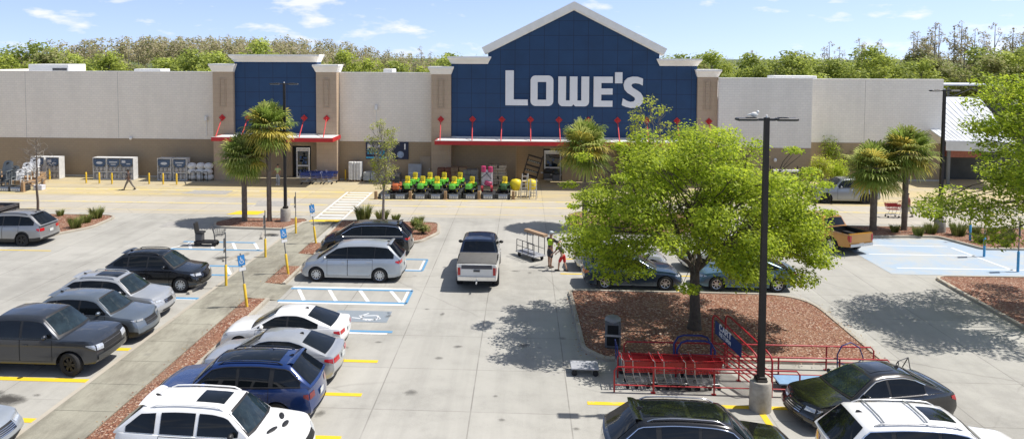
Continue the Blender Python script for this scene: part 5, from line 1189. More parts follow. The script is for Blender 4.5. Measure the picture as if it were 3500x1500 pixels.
# loose chips spilled over the kerbs
rc = random.Random(77); cp = []
for (x0, x1, y0, y1, n_) in ((-12.5, -11.2, 14, 31.8, 420), (2.0, 12.9, 25.95, 26.25, 160), (1.9, 2.5, 26.2, 33.8, 150), (12.6, 13.2, 26.5, 32.5, 120), (-12.5, -11.2, 34, 36.9, 80), (19.9, 20.5, 27, 37, 120), (2.6, 12.6, 26.5, 33.6, 900)):
    for _ in range(n_): cp.append((rc.uniform(x0, x1), rc.uniform(y0, y1), .135))
cp = np.array(cp); o = leaf_object('mulch_chips', cp, np.tile(np.array([0, 0, 1.0]), (len(cp), 1)) + nrng.normal(size=(len(cp), 3)) * .25, .035, [pm('chip pale', (.42, .30, .21), .9), pm('chip brown', (.22, .10, .06), .9), pm('dry leaf', (.34, .24, .10), .9)], None, .5); tag(o, 'loose bark chips and dry leaves strewn on beds and kerbs', 'bark chips', None, 'stuff')
# ---------------------------------------------------------------- street furniture and goods
pole_m = pm('dark bronze', (.028, .024, .021), .5, .3, .2, 3); conc = pm('cast concrete', (.36, .335, .29), .85, 0, .3, 3, .3); led = pm('lamp head', (.05, .048, .045), .45, .3, .15, 5); lens = pm('lamp lens', (.5, .5, .48), .2)
def lamp_post(x, y, h, label, rz=0., spread=.78):
    t = thing('lamp_post', label, 'lamp post', (x, y, 0), rz, 'lamp posts of the car park')
    m = MB(); m.lathe([(.325, -.05), (.33, .1), (.325, .86), (.30, .92), (1e-5, .925)], 20); m.build('base', conc, t, 40)
    m = MB(); w0, w1 = .095, .07; m.add([(a * w, b * w, z) for z, w in ((.95, w0), (h - .02, w1)) for a, b in ((-1, -1), (1, -1), (1, 1), (-1, 1))], [(3, 2, 1, 0), (4, 5, 6, 7), (0, 1, 5, 4), (1, 2, 6, 5), (2, 3, 7, 6), (3, 0, 4, 7)]); m.rbox((0, 0, .96), (.34, .34, .06), .03); m.rbox((0, 0, 1.03), (.26, .26, .1), .05)
    for a, b in ((-1, -1), (1, -1), (1, 1), (-1, 1)): m.tube((a * .13, b * .13, .93), (a * .13, b * .13, 1.06), .016, .016, 6)
    m.build('pole', pole_m, t)
    for s in (-1, 1):
        m = MB(); m.b2(min(s * .06, s * .26), max(s * .06, s * .26), -.035, .035, h - .12, h - .05); m.rbox((s * (spread - .18), 0, h - .075), (spread * .82, .34, .075), .05); 
        for k in range(5): m.b2(s * (spread - .3) + k * .06 - .12, s * (spread - .3) + k * .06 - .1, -.12, .12, h - .04, h - .015)
        o = m.build('lamp_head', led, t); q = MB(); q.b2(s * (spread - .18) - .26, s * (spread - .18) + .26, -.12, .12, h - .13, h - .115); q.build('lens', lens, o)
    m = MB(); m.lathe([(.035, h - .02), (.035, h + .05), (1e-5, h + .06)], 8); m.build('photocell', frame_w, t)
lamp_post(7.37, 22.75, 9.08, 'tall dark lamp post on a concrete drum beside the cart corral', 0.02)
lamp_post(-15.55, 47.1, 9.15, 'dark lamp post beside the two palms in front of the door tower', .05)
lamp_post(25.9, 46.9, 8.95, 'dark lamp post on the planted bed beyond the pale blue bay', .1)
m = MB(); bx = (7.0, 22.75, 9.06); m.ball((0, 0, .09), (.12, .07, .075), 10, 7); m.ball((.1, 0, .17), .045, 8, 6); m.tube((-.1, 0, .1), (-.22, 0, .07), .035, .015, 6); m.add([(.14, -.008, .17), (.14, .008, .17), (.18, 0, .165)], [(0, 1, 2)]); m.tube((0, .02, 0), (0, .02, .04), .006, .006, 4); m.tube((0, -.02, 0), (0, -.02, .04), .006, .006, 4)
o = m.build('bird', pm('gull white', (.72, .72, .7), .7, 0, .2, 12), None, 60); o.location = bx; tag(o, 'small white bird perched on the lamp head beside the corral', 'bird')
# ---- accessible-parking signposts
yel_s = pm('yellow sleeve', (.70, .46, .03), .55, 0, .2, 4); sgn_b = pm('sign blue', (.035, .22, .52), .4, 0, .1, 4); galv = pm('galvanised post', (.20, .20, .195), .5, .5, .15, 6); sgn_back = pm('sign back', (.22, .225, .22), .5, .5, .12, 5); sleeve_b = pm('blue sleeve', (.07, .32, .58), .55, 0, .15, 4)
def wheelchair(m, c, s, y):
    x, z = c
    for a in range(9): t0, t1 = 2.6 + .42 * a, 2.6 + .42 * (a + 1); stroke(m, [(x + .3 * s * math.cos(t0), z - .12 * s + .3 * s * math.sin(t0)), (x + .3 * s * math.cos(t1), z - .12 * s + .3 * s * math.sin(t1))], .09 * s, y)
    stroke(m, [(x - .08 * s, z + .42 * s), (x - .05 * s, z + .05 * s), (x + .22 * s, z + .05 * s), (x + .34 * s, z - .3 * s)], .1 * s, y); stroke(m, [(x - .05 * s, z + .24 * s), (x + .18 * s, z + .24 * s)], .08 * s, y)
    m.prism([(x - .08 * s + .08 * s * math.cos(R(a)), z + .56 * s + .08 * s * math.sin(R(a))) for a in range(0, 360, 45)], 'y', y - .002, y)
def signpost(x, y, label, face, lean, h=2.35, sleeve=1.0, sm=None, back=False, plates=((2.05, .3, .46), (1.68, .3, .16))):
    t = thing('accessible_parking_sign', label, 'parking sign', (x, y, .1), 0, 'accessible parking signposts'); t.rotation_euler = (lean[1], lean[0], face)
    m = MB(); m.tube((0, 0, sleeve), (0, 0, h), .028, .028, 8); m.build('post', galv, t, 60); m = MB(); m.lathe([(.062, -.1), (.062, sleeve - .02), (.03, sleeve + .03)], 12); m.build('sleeve', sm or yel_s, t, 50)
    for k, (z, w, hh) in enumerate(plates):
        m = MB(); m.b2(-w / 2, w / 2, -.05, -.034, z - hh / 2, z + hh / 2); pl = m.build('sign_plate', sgn_back, t)
        m = MB(); m.b2(-w / 2 + .006, w / 2 - .006, -.054, -.0505, z - hh / 2 + .006, z + hh / 2 - .006); f = m.build('sign_face', sgn_b if k == 0 else frame_w, pl)
        if k == 0: m = MB(); wheelchair(m, (0, z - .02), .26, -.056); m.build('symbol', frame_w, pl)
# faces: the right-hand bays' signs look towards +X, the left-hand bays' towards -X
for (x, y, ln, lb) in ((-11.83, 30.6, (-.14, .0), 'leaning blue parking sign in the mulch nearest the white sedan'), (-11.6, 35.45, (-.13, 0), 'leaning blue parking sign in the small mulch patch beside the silver minivan'), (-11.9, 41.4, (-.11, 0), 'blue parking sign in the mulch before the black minivan')): signpost(x, y, lb, R(38), (0, 0));
for (x, y, lb) in ((-13.9, 33.4, 'upright grey backed parking sign in front of the black SUV'), (-13.78, 38.35, 'grey backed parking sign between the two hatched aisles on the walk edge'), (-13.8, 43.7, 'grey backed parking sign nearest the two palms')): signpost(x, y, lb, R(-88), (0, 0), 2.55)
for o in [o for o in bpy.data.objects if o.name.startswith('accessible_parking_sign') and o.location.x > -12.5 and o.location.x < -11]:
    o.rotation_euler = (Matrix.Rotation(-.115, 3, 'Y') @ Matrix.Rotation(R(38), 3, 'Z')).to_euler()
for (x, y, ln, lb) in ((26.5, 44.8, .06, 'thin parking signpost with blue sleeve beside the diagonal kerb'), (25.3, 41.45, .02, 'parking signpost with blue sleeve and tall grey panel at the painted bay'), (25.25, 38.6, .01, 'parking signpost with blue sleeve nearest the shaded mulch bed')):
    signpost(x, y, lb, R(90) if 'thin' in lb else R(60), (0, 0), 2.7, .95, sleeve_b, plates=((2.1, .34, .9),) if 'thin' not in lb else ((2.55, .12, .2),)); 
# ---- wheel stops
for (x, y, rz, lb) in ((-15.75, 43.4, .25, 'weathered wheel stop askew below the lamp post island'), (-15.45, 38.5, -.5, 'weathered wheel stop askew between the hatched aisles'), (-15.25, 33.2, 0, 'wheel stop in front of the black SUV')):
    t = thing('wheel_stop', lb, 'wheel stop', (x, y, 0), rz, 'wheel stops'); m = MB(); m.prism([(-.075, 0), (.075, 0), (.055, .13), (-.055, .13)], 'y', -.85, .85); m.build('block', conc, t)
    m = MB()
    for s in (-.6, .6): m.lathe([(.02, .13), (.02, .14), (1e-5, .14)], 8, (0, s, 0))
    m.build('anchor', grey_d, t)
# ---- carts
cred, cblue, cgrey = pm('corral red', (.36, .014, .02), .4, 0, .12, 6), pm('cart blue', (.02, .035, .17), .45, 0, .15, 6), pm('cart grey', (.23, .24, .25), .5, .2, .2, 5)
def shopping_cart(x, y, rz, label, col, grp=None, basket=None):
    t = thing('shopping_cart', label, 'shopping cart', (x, y, 0), rz, grp); bm_ = basket or col
    m = MB(); z0, z1 = .55, .98
    def pt(u, v, z): f = (z - z0) / (z1 - z0); xx = lerp(lerp(-.36, -.42, f), lerp(.4, .52, f), u); w = lerp(lerp(.25, .3, f), lerp(.18, .22, f), u); return Vector((xx, w * v, z))
    for s in (-1, 1):
        for k in range(7): z = lerp(z0, z1, k / 6); m.tube(pt(0, s, z), pt(1, s, z), .008 if 0 < k < 6 else .013, None, 4)
        for k in range(9): m.tube(pt(k / 8, s, z0), pt(k / 8, s, z1), .009, None, 4)
    for k in range(6):
        z = lerp(z0, z1, k / 5); m.tube(pt(1, -1, z), pt(1, 1, z), .009, None, 4); m.tube(pt(0, -1, z), pt(0, 1, z), .009, None, 4); m.tube(pt(0, lerp(-1, 1, k / 5), z0), pt(1, lerp(-1, 1, k / 5), z0), .008, None, 4)
    pass
    for s in (-1, 1): m.add([pt(.02, s * .985, .78), pt(1, s * .985, .74), pt(1, s * .985, .93), pt(.02, s * .985, .93)], [(0, 1, 2, 3)])
    m.add([pt(1, -1, .74), pt(1, 1, .74), pt(1, 1, .93), pt(1, -1, .93)], [(0, 1, 2, 3)])
    m.build('basket', bm_, t)
    m = MB()
    for s in (-1, 1): m.path([(-.52, s * .28, 1.04), (-.42, s * .29, .95), (-.4, s * .26, .5), (-.3, s * .25, .2), (.42, s * .2, .2)], .015, 6); m.tube((.2, s * .2, .2), (.1, s * .21, .55), .014, None, 5)
    m.tube((.42, -.2, .2), (.42, .2, .2), .014, None, 5)
    for k in range(5): m.tube((-.28, -.2 + k * .1, .24), (.4, -.17 + k * .085, .22), .007, None, 4)
    m.build('frame', steel, t, 60)
    m = MB(); m.tube((-.52, -.3, 1.04), (-.52, .3, 1.04), .02, None, 8); m.build('handle', col, t, 60)
    for sx, sy_ in ((-.28, .25), (-.28, -.25), (.4, .19), (.4, -.19)): m = MB(); m.tube((sx, sy_ - .016, .065), (sx, sy_ + .016, .065), .065, None, 12); m.tube((sx, sy_, .1), (sx, sy_, .2), .012, None, 5); m.build('wheel', rubber, t, 40)
    return t
cg = 'carts in the corral'
c0 = shopping_cart(3.75, 24.2, 0, 'red shopping cart at the open end of the corral', cred, cg)
for k, (x, lb) in enumerate(((4.05, 'second red cart, nested into the cart at the open end of the corral'), (4.75, 'red cart in the middle of the corral line, rear of its nested pair'), (5.05, 'red cart in the middle of the corral line, front of its nested pair'), (5.75, 'red cart deepest in the corral line but one'), (6.05, 'red cart deepest in the corral line, nearest the blue sign'))): dup(c0, (x, 24.2 + rng.uniform(-.03, .03), 0), rng.uniform(-.02, .02), lb)
shopping_cart(25.3, 51.5, PI, 'red shopping cart being pushed between the two palms', cred)
def flat_cart(x, y, rz, label, hoop=1.0, L_=1.25, mat=None, deck=None, grp=cg):
    t = thing('platform_cart', label, 'platform cart', (x, y, 0), rz, grp); mt = mat or cblue
    m = MB(); m.rbox((0, 0, .26), (L_, .68, .05), .02); m.build('deck', deck or cgrey, t)
    if hoop:
        m = MB(); m.path([(-L_ / 2 + .03, -.32, .26), (-L_ / 2 + .0, -.32, hoop * .8), (-L_ / 2 - .02, -.24, hoop), (-L_ / 2 - .02, .24, hoop), (-L_ / 2, .32, hoop * .8), (-L_ / 2 + .03, .32, .26)], .02, 6); m.tube((-L_ / 2, -.32, hoop * .55), (-L_ / 2, .32, hoop * .55), .015, None, 5); m.build('handle', mt, t, 60)
    for sx in (-1, 1):
        for sy_ in (-1, 1): m = MB(); m.tube((sx * L_ * .38, sy_ * .27 - .02, .1), (sx * L_ * .38, sy_ * .27 + .02, .1), .1, None, 12); m.tube((sx * L_ * .38, sy_ * .27, .12), (sx * L_ * .38, sy_ * .27, .24), .02, None, 5); m.build('wheel', rubber, t, 40)
    return t
flat_cart(2.15, 25.1, 0, 'grey flat platform cart standing outside the corral end in the tree shade', 0, .95, deck=pm('grey deck', (.36, .37, .40), .6, 0, .15, 4), grp=None)
flat_cart(3.9, 25.35, 0, 'dark blue framed platform cart near the black litter bin', 1.0); flat_cart(9.15, 24.35, PI, 'platform cart with pale blue deck beside the black sedan', 0, 1.55, deck=pm('pale blue deck', (.22, .36, .55), .45, 0, .1, 4))
t = thing('panel_cart', 'dark blue panel cart with tall rounded hoop behind the red carts', 'platform cart', (5.9, 25.2, 0), 0, cg)
m = MB(); m.rbox((0, 0, .24), (1.3, .66, .05), .02); m.build('deck', cgrey, t)
m = MB()
for s in (-.25, .25): m.path([(-.62, s, .25), (-.64, s, .95), (-.5, s, 1.2), (-.3, s, 1.27), (.3, s, 1.27), (.5, s, 1.2), (.64, s, .95), (.62, s, .25)], .035, 6); m.tube((-.63, s, .6), (.63, s, .6), .02, None, 5)
m.build('frame', cblue, t, 60)
for sx in (-.5, .5):
    for sy_ in (-.25, .25): m = MB(); m.tube((sx, sy_ - .02, .1), (sx, sy_ + .02, .1), .1, None, 12); m.build('wheel', rubber, t, 40)
t = thing('panel_cart', 'thin blue hoop cart standing at the far end of the corral', 'platform cart', (11.0, 24.9, 0), .3, cg)
m = MB(); m.path([(-.5, 0, .15), (-.52, 0, 1.0), (-.35, 0, 1.28), (.0, 0, 1.36), (.35, 0, 1.15), (.5, 0, .8), (.5, 0, .15)], .022, 6); m.tube((-.5, 0, .3), (.5, 0, .75), .016, None, 5); m.tube((-.5, 0, .75), (.5, 0, .3), .016, None, 5); m.build('frame', cblue, t, 60)
m = MB(); m.rbox((0, 0, .2), (1.0, .5, .05), .02); m.build('deck', cgrey, t)
for sx in (-.4, .4): m = MB(); m.tube((sx, -.22, .09), (sx, .22, .09), .09, None, 10); m.build('wheel', rubber, t, 40)
t = thing('folding_sign', 'small wire frame sign stand on the concrete beyond the corral end', 'sign stand', (13.05, 25.35, 0), .6)
m = MB(); m.path([(-.35, 0, 0), (-.3, .1, .62), (.3, .1, .62), (.35, 0, 0)], .018, 5); m.path([(-.35, .4, 0), (-.3, .1, .62), (.3, .1, .62), (.35, .4, 0)], .018, 5); m.tube((-.33, .02, .2), (.33, .02, .2), .014, None, 5); m.build('frame', grey_d, t, 60); m = MB(); m.rbox((0, .2, .16), (.4, .26, .2), .04); m.build('ballast', blackp, t)
# ---- the corral itself
t = thing('cart_corral', 'red steel cart corral with a slanted blue sign between the bays', 'cart corral', (7.5, 24.7, 0))
def rail(y, x0, x1, posts, zt, zm, name='rail', hook=False):
    m = MB(); pts = [(x0 - 7.5, y - 24.7, .0), (x0 - 7.5, y - 24.7, zt - .12), (x0 - 7.4, y - 24.7, zt), (x1 - 7.6, y - 24.7, zt), (x1 - 7.5, y - 24.7, zt - .12), (x1 - 7.5, y - 24.7, 0)]
    m.path(pts, .028, 8); m.tube((x0 - 7.5, y - 24.7, zm), (x1 - 7.5, y - 24.7, zm), .022, None, 6)
    for x in posts: m.tube((x - 7.5, y - 24.7, 0), (x - 7.5, y - 24.7, zt), .03, None, 8); m.b2(x - 7.57, x - 7.43, y - 24.77, y - 24.63, .002, .014)
    m.build(name, cred, t, 60)
rail(23.68, 3.0, 8.9, (4.26, 6.2, 7.6), .84, .24); rail(24.78, 3.25, 12.25, (5.2, 7.3, 8.6, 10.6), .84, .26); rail(25.85, 3.6, 12.2, (5.4, 7.2, 8.3, 10.6), .84, .28)
for x in (7.15, 7.6):
    m = MB(); o_ = x - 7.5; m.path([(o_ - .36 * b_, b_, c_) for b_, c_ in ((-1.1, 0), (-1.1, 1.18), (-1.0, 1.34), (-.8, 1.42), (1.02, 1.86), (1.18, 1.84), (1.25, 1.7), (1.25, 0))], .032, 8)
    for k in range(4): m.tube((o_ + .4, -1.1, .3 + k * .17), (o_ - .45, 1.25, .42 + k * .17), .022, None, 6)
    m.build('sign_frame', cred, t, 60)
m = MB(); m.add([(-.79, .97, 1.74), (-.296, -.4, 1.43), (-.296, -.4, 1.0), (-.79, .97, 1.28), (-.76, .97, 1.74), (-.266, -.4, 1.43), (-.266, -.4, 1.0), (-.76, .97, 1.28)], [(0, 1, 2, 3), (7, 6, 5, 4), (0, 4, 5, 1), (1, 5, 6, 2), (2, 6, 7, 3), (3, 7, 4, 0)]); sb = m.build('sign_board', pm('corral sign blue', (.015, .04, .13), .4, 0, .1, 3), t)
m = MB(); tmp = MB(); write(tmp, 'CART', -.55, 0, .19, .045, 0); L2 = MB(); write(L2, 'RETURN', -.55, 0, .12, .03, 0)
for src, zz, yy in ((tmp, .26, .12), (L2, .06, .1)):
    m.add([(-.452 + .36 * (v[0] - .18 + yy * .3), -(v[0]) + .18 - yy * .3, 1.1 + zz + v[2] + .213 * (-(v[0]) + .18)) for v in src.V], src.F)
m.build('lettering', frame_w, sb)
# ---- litter bin on the mulch
t = thing('litter_bin', 'dark litter bin with grey domed top on the mulch by the corral', 'litter bin', (3.38, 27.3, .1), -.1)
m = MB(); m.rbox((0, 0, .5), (.58, .58, 1.0), .06); m.build('bin', pm('bin grey', (.10, .105, .11), .6, 0, .2, 5), t); m = MB(); m.b2(-.2, .2, -.3, -.288, .55, .88); m.b2(-.22, .22, -.302, -.289, .12, .45); m.build('opening', under, t); m = MB(); m.ball((0, 0, 1.0), (.31, .31, .17), 16, 8); m.build('lid', pm('bin lid', (.22, .225, .22), .55, 0, .15, 5), t, 60)
m = MB(); m.b2(-.3, .3, -.31, -.3, .46, .53); m.build('trim', steel, t)
# ---- mobility cart left in the hatched aisle
t = thing('mobility_cart', 'black electric mobility cart with basket left on the hatched aisle', 'mobility cart', (-18.15, 41.0, 0), 0)
m = MB(); m.rbox((-.05, 0, .22), (1.25, .55, .12), .05); m.build('floor', blackp, t); m = MB(); m.rbox((-.42, 0, .5), (.42, .4, .42), .05); m.build('motor_box', grey_d, t)
m = MB(); m.rbox((-.38, 0, .76), (.46, .5, .1), .04); m.rbox((-.62, 0, 1.05), (.1, .48, .56), .04, Matrix.Rotation(-.15, 3, 'Y')); m.build('seat', blackp, t); m = MB(); m.path([(.48, 0, .25), (.42, 0, .7), (.3, 0, 1.08)], .035, 6); m.path([(.26, -.25, 1.1), (.3, 0, 1.06), (.26, .25, 1.1)], .018, 6); m.build('tiller', grey_d, t, 60)
m = MB()
for z in (.62, .74, .86, .98):
    w = .19 + (z - .62) * .2; m.path([(.5, -w, z), (.95 + (z - .62) * .3, -w, z), (.95 + (z - .62) * .3, w, z), (.5, w, z)], .009, 4, closed=True)
for s in (-1, 1):
    for k in range(5): xx = .5 + k * .11; m.tube((xx, s * .19, .62), (xx + .02, s * .262, .98), .008, None, 4)
for k in range(5): m.tube((.95, -.19 + k * .095, .62), (1.05, -.26 + k * .13, .98), .008, None, 4); m.tube((.5, -.19 + k * .095, .62), (.95, -.19 + k * .095, .62), .008, None, 4)
m.tube((.45, 0, .5), (.7, 0, .62), .02, None, 5); m.build('basket', grey_d, t)
for sx, sy_ in ((-.5, .27), (-.5, -.27), (.5, .2), (.5, -.2)): m = MB(); m.tube((sx, sy_ - .035, .13), (sx, sy_ + .035, .13), .13, None, 14); m.build('wheel', rubber, t, 40)
# ---- lumber cart with a long box lying across its posts
t = thing('lumber_cart', 'grey lumber cart with upright posts standing beside the man in the lime vest', 'lumber cart', (.42, 39.55, 0), R(-52))
m = MB(); m.rbox((0, 0, .27), (1.65, .8, .06), .02); m.build('deck', pm('cart deck', (.33, .34, .37), .6, 0, .15, 5), t); m = MB()
for s in (-1, 1):
    for x in (-.75, -.25, .25, .75): m.tube((x, s * .36, .3), (x, s * .36, 1.25 if s > 0 else .95), .022, None, 6)
    m.tube((-.75, s * .36, 1.22 if s > 0 else .95), (.75, s * .36, 1.22 if s > 0 else .95), .02, None, 6); m.tube((-.75, s * .36, .62), (.75, s * .36, .62), .018, None, 6)
m.build('rack', grey_d, t, 60)
for sx in (-.6, .6):
    for sy_ in (-.3, .3): m = MB(); m.tube((sx, sy_ - .025, .12), (sx, sy_ + .025, .12), .12, None, 12); m.build('wheel', rubber, t, 40)
m = MB(); m.rbox((0, 0, 0), (1.7, .3, .14), .01); o = m.build('cardboard_box', pm('cardboard', (.36, .24, .15), .8, 0, .15, 3)); o.location = (.70, 39.8, 1.33); o.rotation_euler = (0, 0, R(-52)); tag(o, 'long brown cardboard box lying on top of the lumber cart', 'box')
# ---- yellow bollards
for k, ((px, py), lb) in enumerate((((117, 617), 'yellow bollard beside the white chair display'), ((170, 615), 'yellow bollard before the two cages behind the bare tree'), ((295, 627), 'yellow bollard left alone between the cage groups, near the bare tree'), ((340, 628), 'yellow bollard before the first cage of the group of three'), ((383, 630), 'yellow bollard before the middle cage of the group of three'), ((510, 630), 'yellow bollard between the group of three cages and the pair'), ((558, 631), 'yellow bollard before the first cage of the pair'), ((604, 632), 'yellow bollard before the second cage of the pair'), ((1181, 617), 'yellow bollard beside the stack of white panels'))):
    p = G(px, py); t = thing('bollard', lb, 'bollard', (p.x, p.y, 0), 0, 'yellow bollards along the store front'); m = MB(); m.lathe([(.07, 0), (.07, .88), (.055, .95), (1e-5, .98)], 12); m.build('sleeve', yel_s, t, 50); m = MB(); m.lathe([(.1, 0), (.1, .02), (.07, .03)], 12); m.build('base', conc, t)
# ---- gas bottle cages
cage_w, cage_bl, mesh_m = pm('cage white', (.62, .62, .61), .5, 0, .12, 3), pm('cage sign blue', (.045, .085, .16), .4, 0, .25, 5), pm('cage mesh', (.50, .49, .48), .6, .3, .3, 14)
tank = pm('bottle white', (.60, .58, .56), .45, 0, .15, 5)
def cage(x, y, label, var):
    t = thing('gas_cage', label, 'gas cage', (x, y, 0), 0, 'gas bottle cages along the wall'); w, d, h = 1.22, .78, 1.95
    m = MB(); m.b2(-w / 2, w / 2, -d / 2, d / 2, h - .05, h); m.b2(-w / 2, w / 2, -d / 2, d / 2, .02, .08); m.b2(-w / 2, w / 2, d / 2 - .03, d / 2, .08, h - .05)
    for a in (-1, 1): m.b2(a * w / 2 - (.04 if a > 0 else 0), a * w / 2 + (.04 if a < 0 else 0), -d / 2, d / 2 - .03, .08, h - .05)
    m.b2(-w / 2 + .04, w / 2 - .04, -d / 2, -d / 2 + .04, .66, .72); m.build('case', cage_w, t)
    m = MB(); m.prism([(-w / 2 + .08, 1.82), (w / 2 - .08, 1.82), (w / 2 - .08, 1.4), (w / 2 - .32, 1.16), (-w / 2 + .32, 1.16), (-w / 2 + .08, 1.4)], 'y', -d / 2 - .02, -d / 2 - .004); s_ = m.build('sign_panel', cage_bl, t); m = MB()
    if var % 3 == 0: m.b2(-.36, .36, -d / 2 - .027, -d / 2 - .0205, 1.52, 1.62); m.b2(-.22, .22, -d / 2 - .027, -d / 2 - .0205, 1.32, 1.4)
    elif var % 3 == 1: m.b2(-.42, -.08, -d / 2 - .027, -d / 2 - .0205, 1.5, 1.72); m.b2(.0, .35, -d / 2 - .027, -d / 2 - .0205, 1.38, 1.46)
    else: m.prism([(.3 * math.cos(R(a)), 1.5 + .12 * math.sin(R(a))) for a in range(0, 360, 24)], 'y', -d / 2 - .027, -d / 2 - .0205)
    m.build('lettering', pm('faded white', (.55, .57, .6), .5), s_)
    m = MB()
    for k in range(13): xx = -w / 2 + .06 + k * (w - .12) / 12; m.tube((xx, -d / 2 - .004, .1), (xx, -d / 2 - .004, 1.16), .007, None, 4)
    for k in range(6): m.tube((-w / 2 + .05, -d / 2 - .004, .14 + k * .2), (w / 2 - .05, -d / 2 - .004, .14 + k * .2), .007, None, 4)
    m.build('door', mesh_m, t)
    for z in (.1, .74):
        for k in range(3):
            m = MB(); xx = -.37 + k * .37; m.lathe([(.12, z), (.155, z + .06), (.155, z + .3), (.1, z + .38), (.05, z + .4), (.05, z + .46), (1e-5, z + .46)], 12, (xx, -.12, 0)); m.build('bottle', tank, t, 50)
    return t
for k, (px, py, lb) in enumerate(((128, 612, 'left cage of the pair behind the bare tree'), (178, 613, 'right cage of the pair behind the bare tree, labels on its side'), (339, 615, 'first cage of the group of three behind the walking man'), (385, 616, 'middle cage of the group of three behind the walking man'), (432, 616, 'last cage of the group of three, next to the walking man'), (559, 618, 'first cage of the pair next to the white sacks'), (611, 619, 'second cage of the pair, right beside the white sacks'))):
    p = G(px, py); cage(p.x, max(62.75, p.y + .45), 'gas cage, ' + lb, k)
m = MB(); m.b2(-34.2, -33.42, 62.4, 62.41, .4, 1.8)
# ---- white sacks behind black hoops
t = thing('sack_stack', 'heap of bulging white sacks held behind black hoops beside the cages', 'sack stack', (-28.25, 62.75, 0)); rnd = random.Random(2)
for k in range(9):
    m = MB(); x = -.75 + (k % 3) * .72 + rnd.uniform(-.05, .05); z = .3 + (k // 3) * .48; m.ball((x, rnd.uniform(-.1, .1), z), (.42, .42, .3), 10, 7); m.build('sack', pm('sack white', (.70, .70, .68), .6, 0, .15, 4), t, 60)
m = MB()
for x in (-.6, -.1, .5): m.path([(x, -.62, 0), (x, -.62, .75), (x + .06, -.62, .86), (x + .34, -.62, .86), (x + .4, -.62, .75), (x + .4, -.62, 0)], .028, 6)
m.build('hoop', blackp, t, 60)
# ---- display goods on the apron
plinth_m, tagw = pm('plinth black', (.03, .033, .037), .55, 0, .25, 5), pm('price tag', (.62, .64, .66), .5, 0, .1, 8); tagb = pm('tag blue', (.06, .12, .26), .5)
def plinth(x, y, w, label, grp, dp=.9):
    t = thing('display_plinth', label, 'display plinth', (x, y, 0), 0, grp); m = MB(); m.rbox((0, dp / 2 - .15, .2), (w, dp, .4), .03); m.build('box', plinth_m, t)
    m = MB(); m.b2(-w * .3, w * .3, -.19, -.17, .06, .36); f = m.build('price_sign', tagw, t); m = MB(); m.b2(-w * .28, w * .28, -.197, -.191, .27, .345); m.build('header', tagb, f); m = MB()
    for k in range(4): m.b2(-w * .22 + k * w * .115, -w * .22 + k * w * .115 + .07, -.197, -.191, .1, .22)
    m.build('print', pm('print grey', (.2, .2, .22), .6), f); return t
mg, my, mblk = pm('mower green', (.10, .42, .035), .35, 0, .1, 5, 0, .5), pm('mower yellow', (.74, .58, .02), .45, 0, .1, 5), pm('mower black', (.02, .022, .02), .5)
def mower(x, y, label, rz=R(-90), body=None, seat=None, z=0., grp='riding mowers on display'):
    t = thing('riding_mower', label, 'riding mower', (x, y, z), rz + rng.uniform(-.12, .12), grp); t.scale = (.9,) * 3; b = body or mg
    m = MB(); m.rbox((.45, 0, .55), (.72, .5, .42), .1); m.rbox((.78, 0, .5), (.14, .46, .3), .05); m.build('hood', b, t, 40); m = MB(); m.rbox((-.4, 0, .5), (.7, .84, .16), .06); m.rbox((-.62, 0, .62), (.3, .8, .2), .08); m.build('fender', b, t, 40)
    m = MB(); m.rbox((-.36, 0, .7), (.44, .46, .12), .05); m.rbox((-.6, 0, .98), (.14, .44, .5), .06, Matrix.Rotation(-.2, 3, 'Y')); m.build('seat', seat or my, t, 40)
    m = MB(); m.rbox((0, 0, .24), (.8, 1.05, .16), .07); m.build('deck', mblk if body is None else b, t); m = MB(); m.tube((.12, 0, .72), (-.02, 0, .98), .02, None, 6)
    rot = Matrix.Rotation(-.5, 3, 'Y'); ring = [rot @ Vector((.17 * math.cos(R(a)), .17 * math.sin(R(a)), 0)) + Vector((-.03, 0, 1.0)) for a in range(0, 360, 30)]; m.path(ring, .018, 5, closed=True); m.build('steering_wheel', mblk, t, 60)
    for sx, sy_, r, w in ((.6, .36, .19, .14), (.6, -.36, .19, .14), (-.45, .38, .27, .22), (-.45, -.38, .27, .22)): m = MB(); m.tube((sx, sy_ - w / 2, r), (sx, sy_ + w / 2, r), r, None, 16); m.tube((sx, sy_ - w / 2 - .006, r), (sx, sy_ + w / 2 + .006, r), r * .45, None, 10, 1); m.build('wheel', [rubber, my if body is None else steel], t, 40)
    return t
pos = ['first (leftmost) of the front row', 'second of the front row', 'third of the front row', 'fourth of the front row', 'fifth of the front row, next to the pink wrapped tiller']
for k, px in enumerate((1386, 1436, 1489, 1546, 1606)):
    p = G(px, 681); mower(p.x + rng.uniform(-.05, .05), p.y + 1.05 + rng.uniform(-.1, .1), 'green mower with yellow seat, ' + pos[k], R(-90 + rng.uniform(-8, 8)), z=.4)
for k, px in enumerate((1405, 1460, 1508, 1562)):
    p = G(px, 681); mower(p.x * 1.03, p.y + 3.0, 'green mower with yellow seat, %s of the back row' % ['first', 'second', 'third', 'last'][k], R(-90 + rng.uniform(-8, 8)), z=.4)
p = G(1722, 681); mower(p.x, p.y + 1.0, 'dark green mower with big yellow seat, alone right of the pink wrapped tiller', R(-90), pm('mower dark green', (.03, .10, .03), .4), my, z=.4); p = G(1727, 655, .3); 
p = G(1347, 681); mower(p.x, p.y + 1.0, 'orange red mower behind the slender young tree', R(-80), pm('mower orange', (.42, .10, .03), .4, 0, .15, 5), mblk, z=.4)
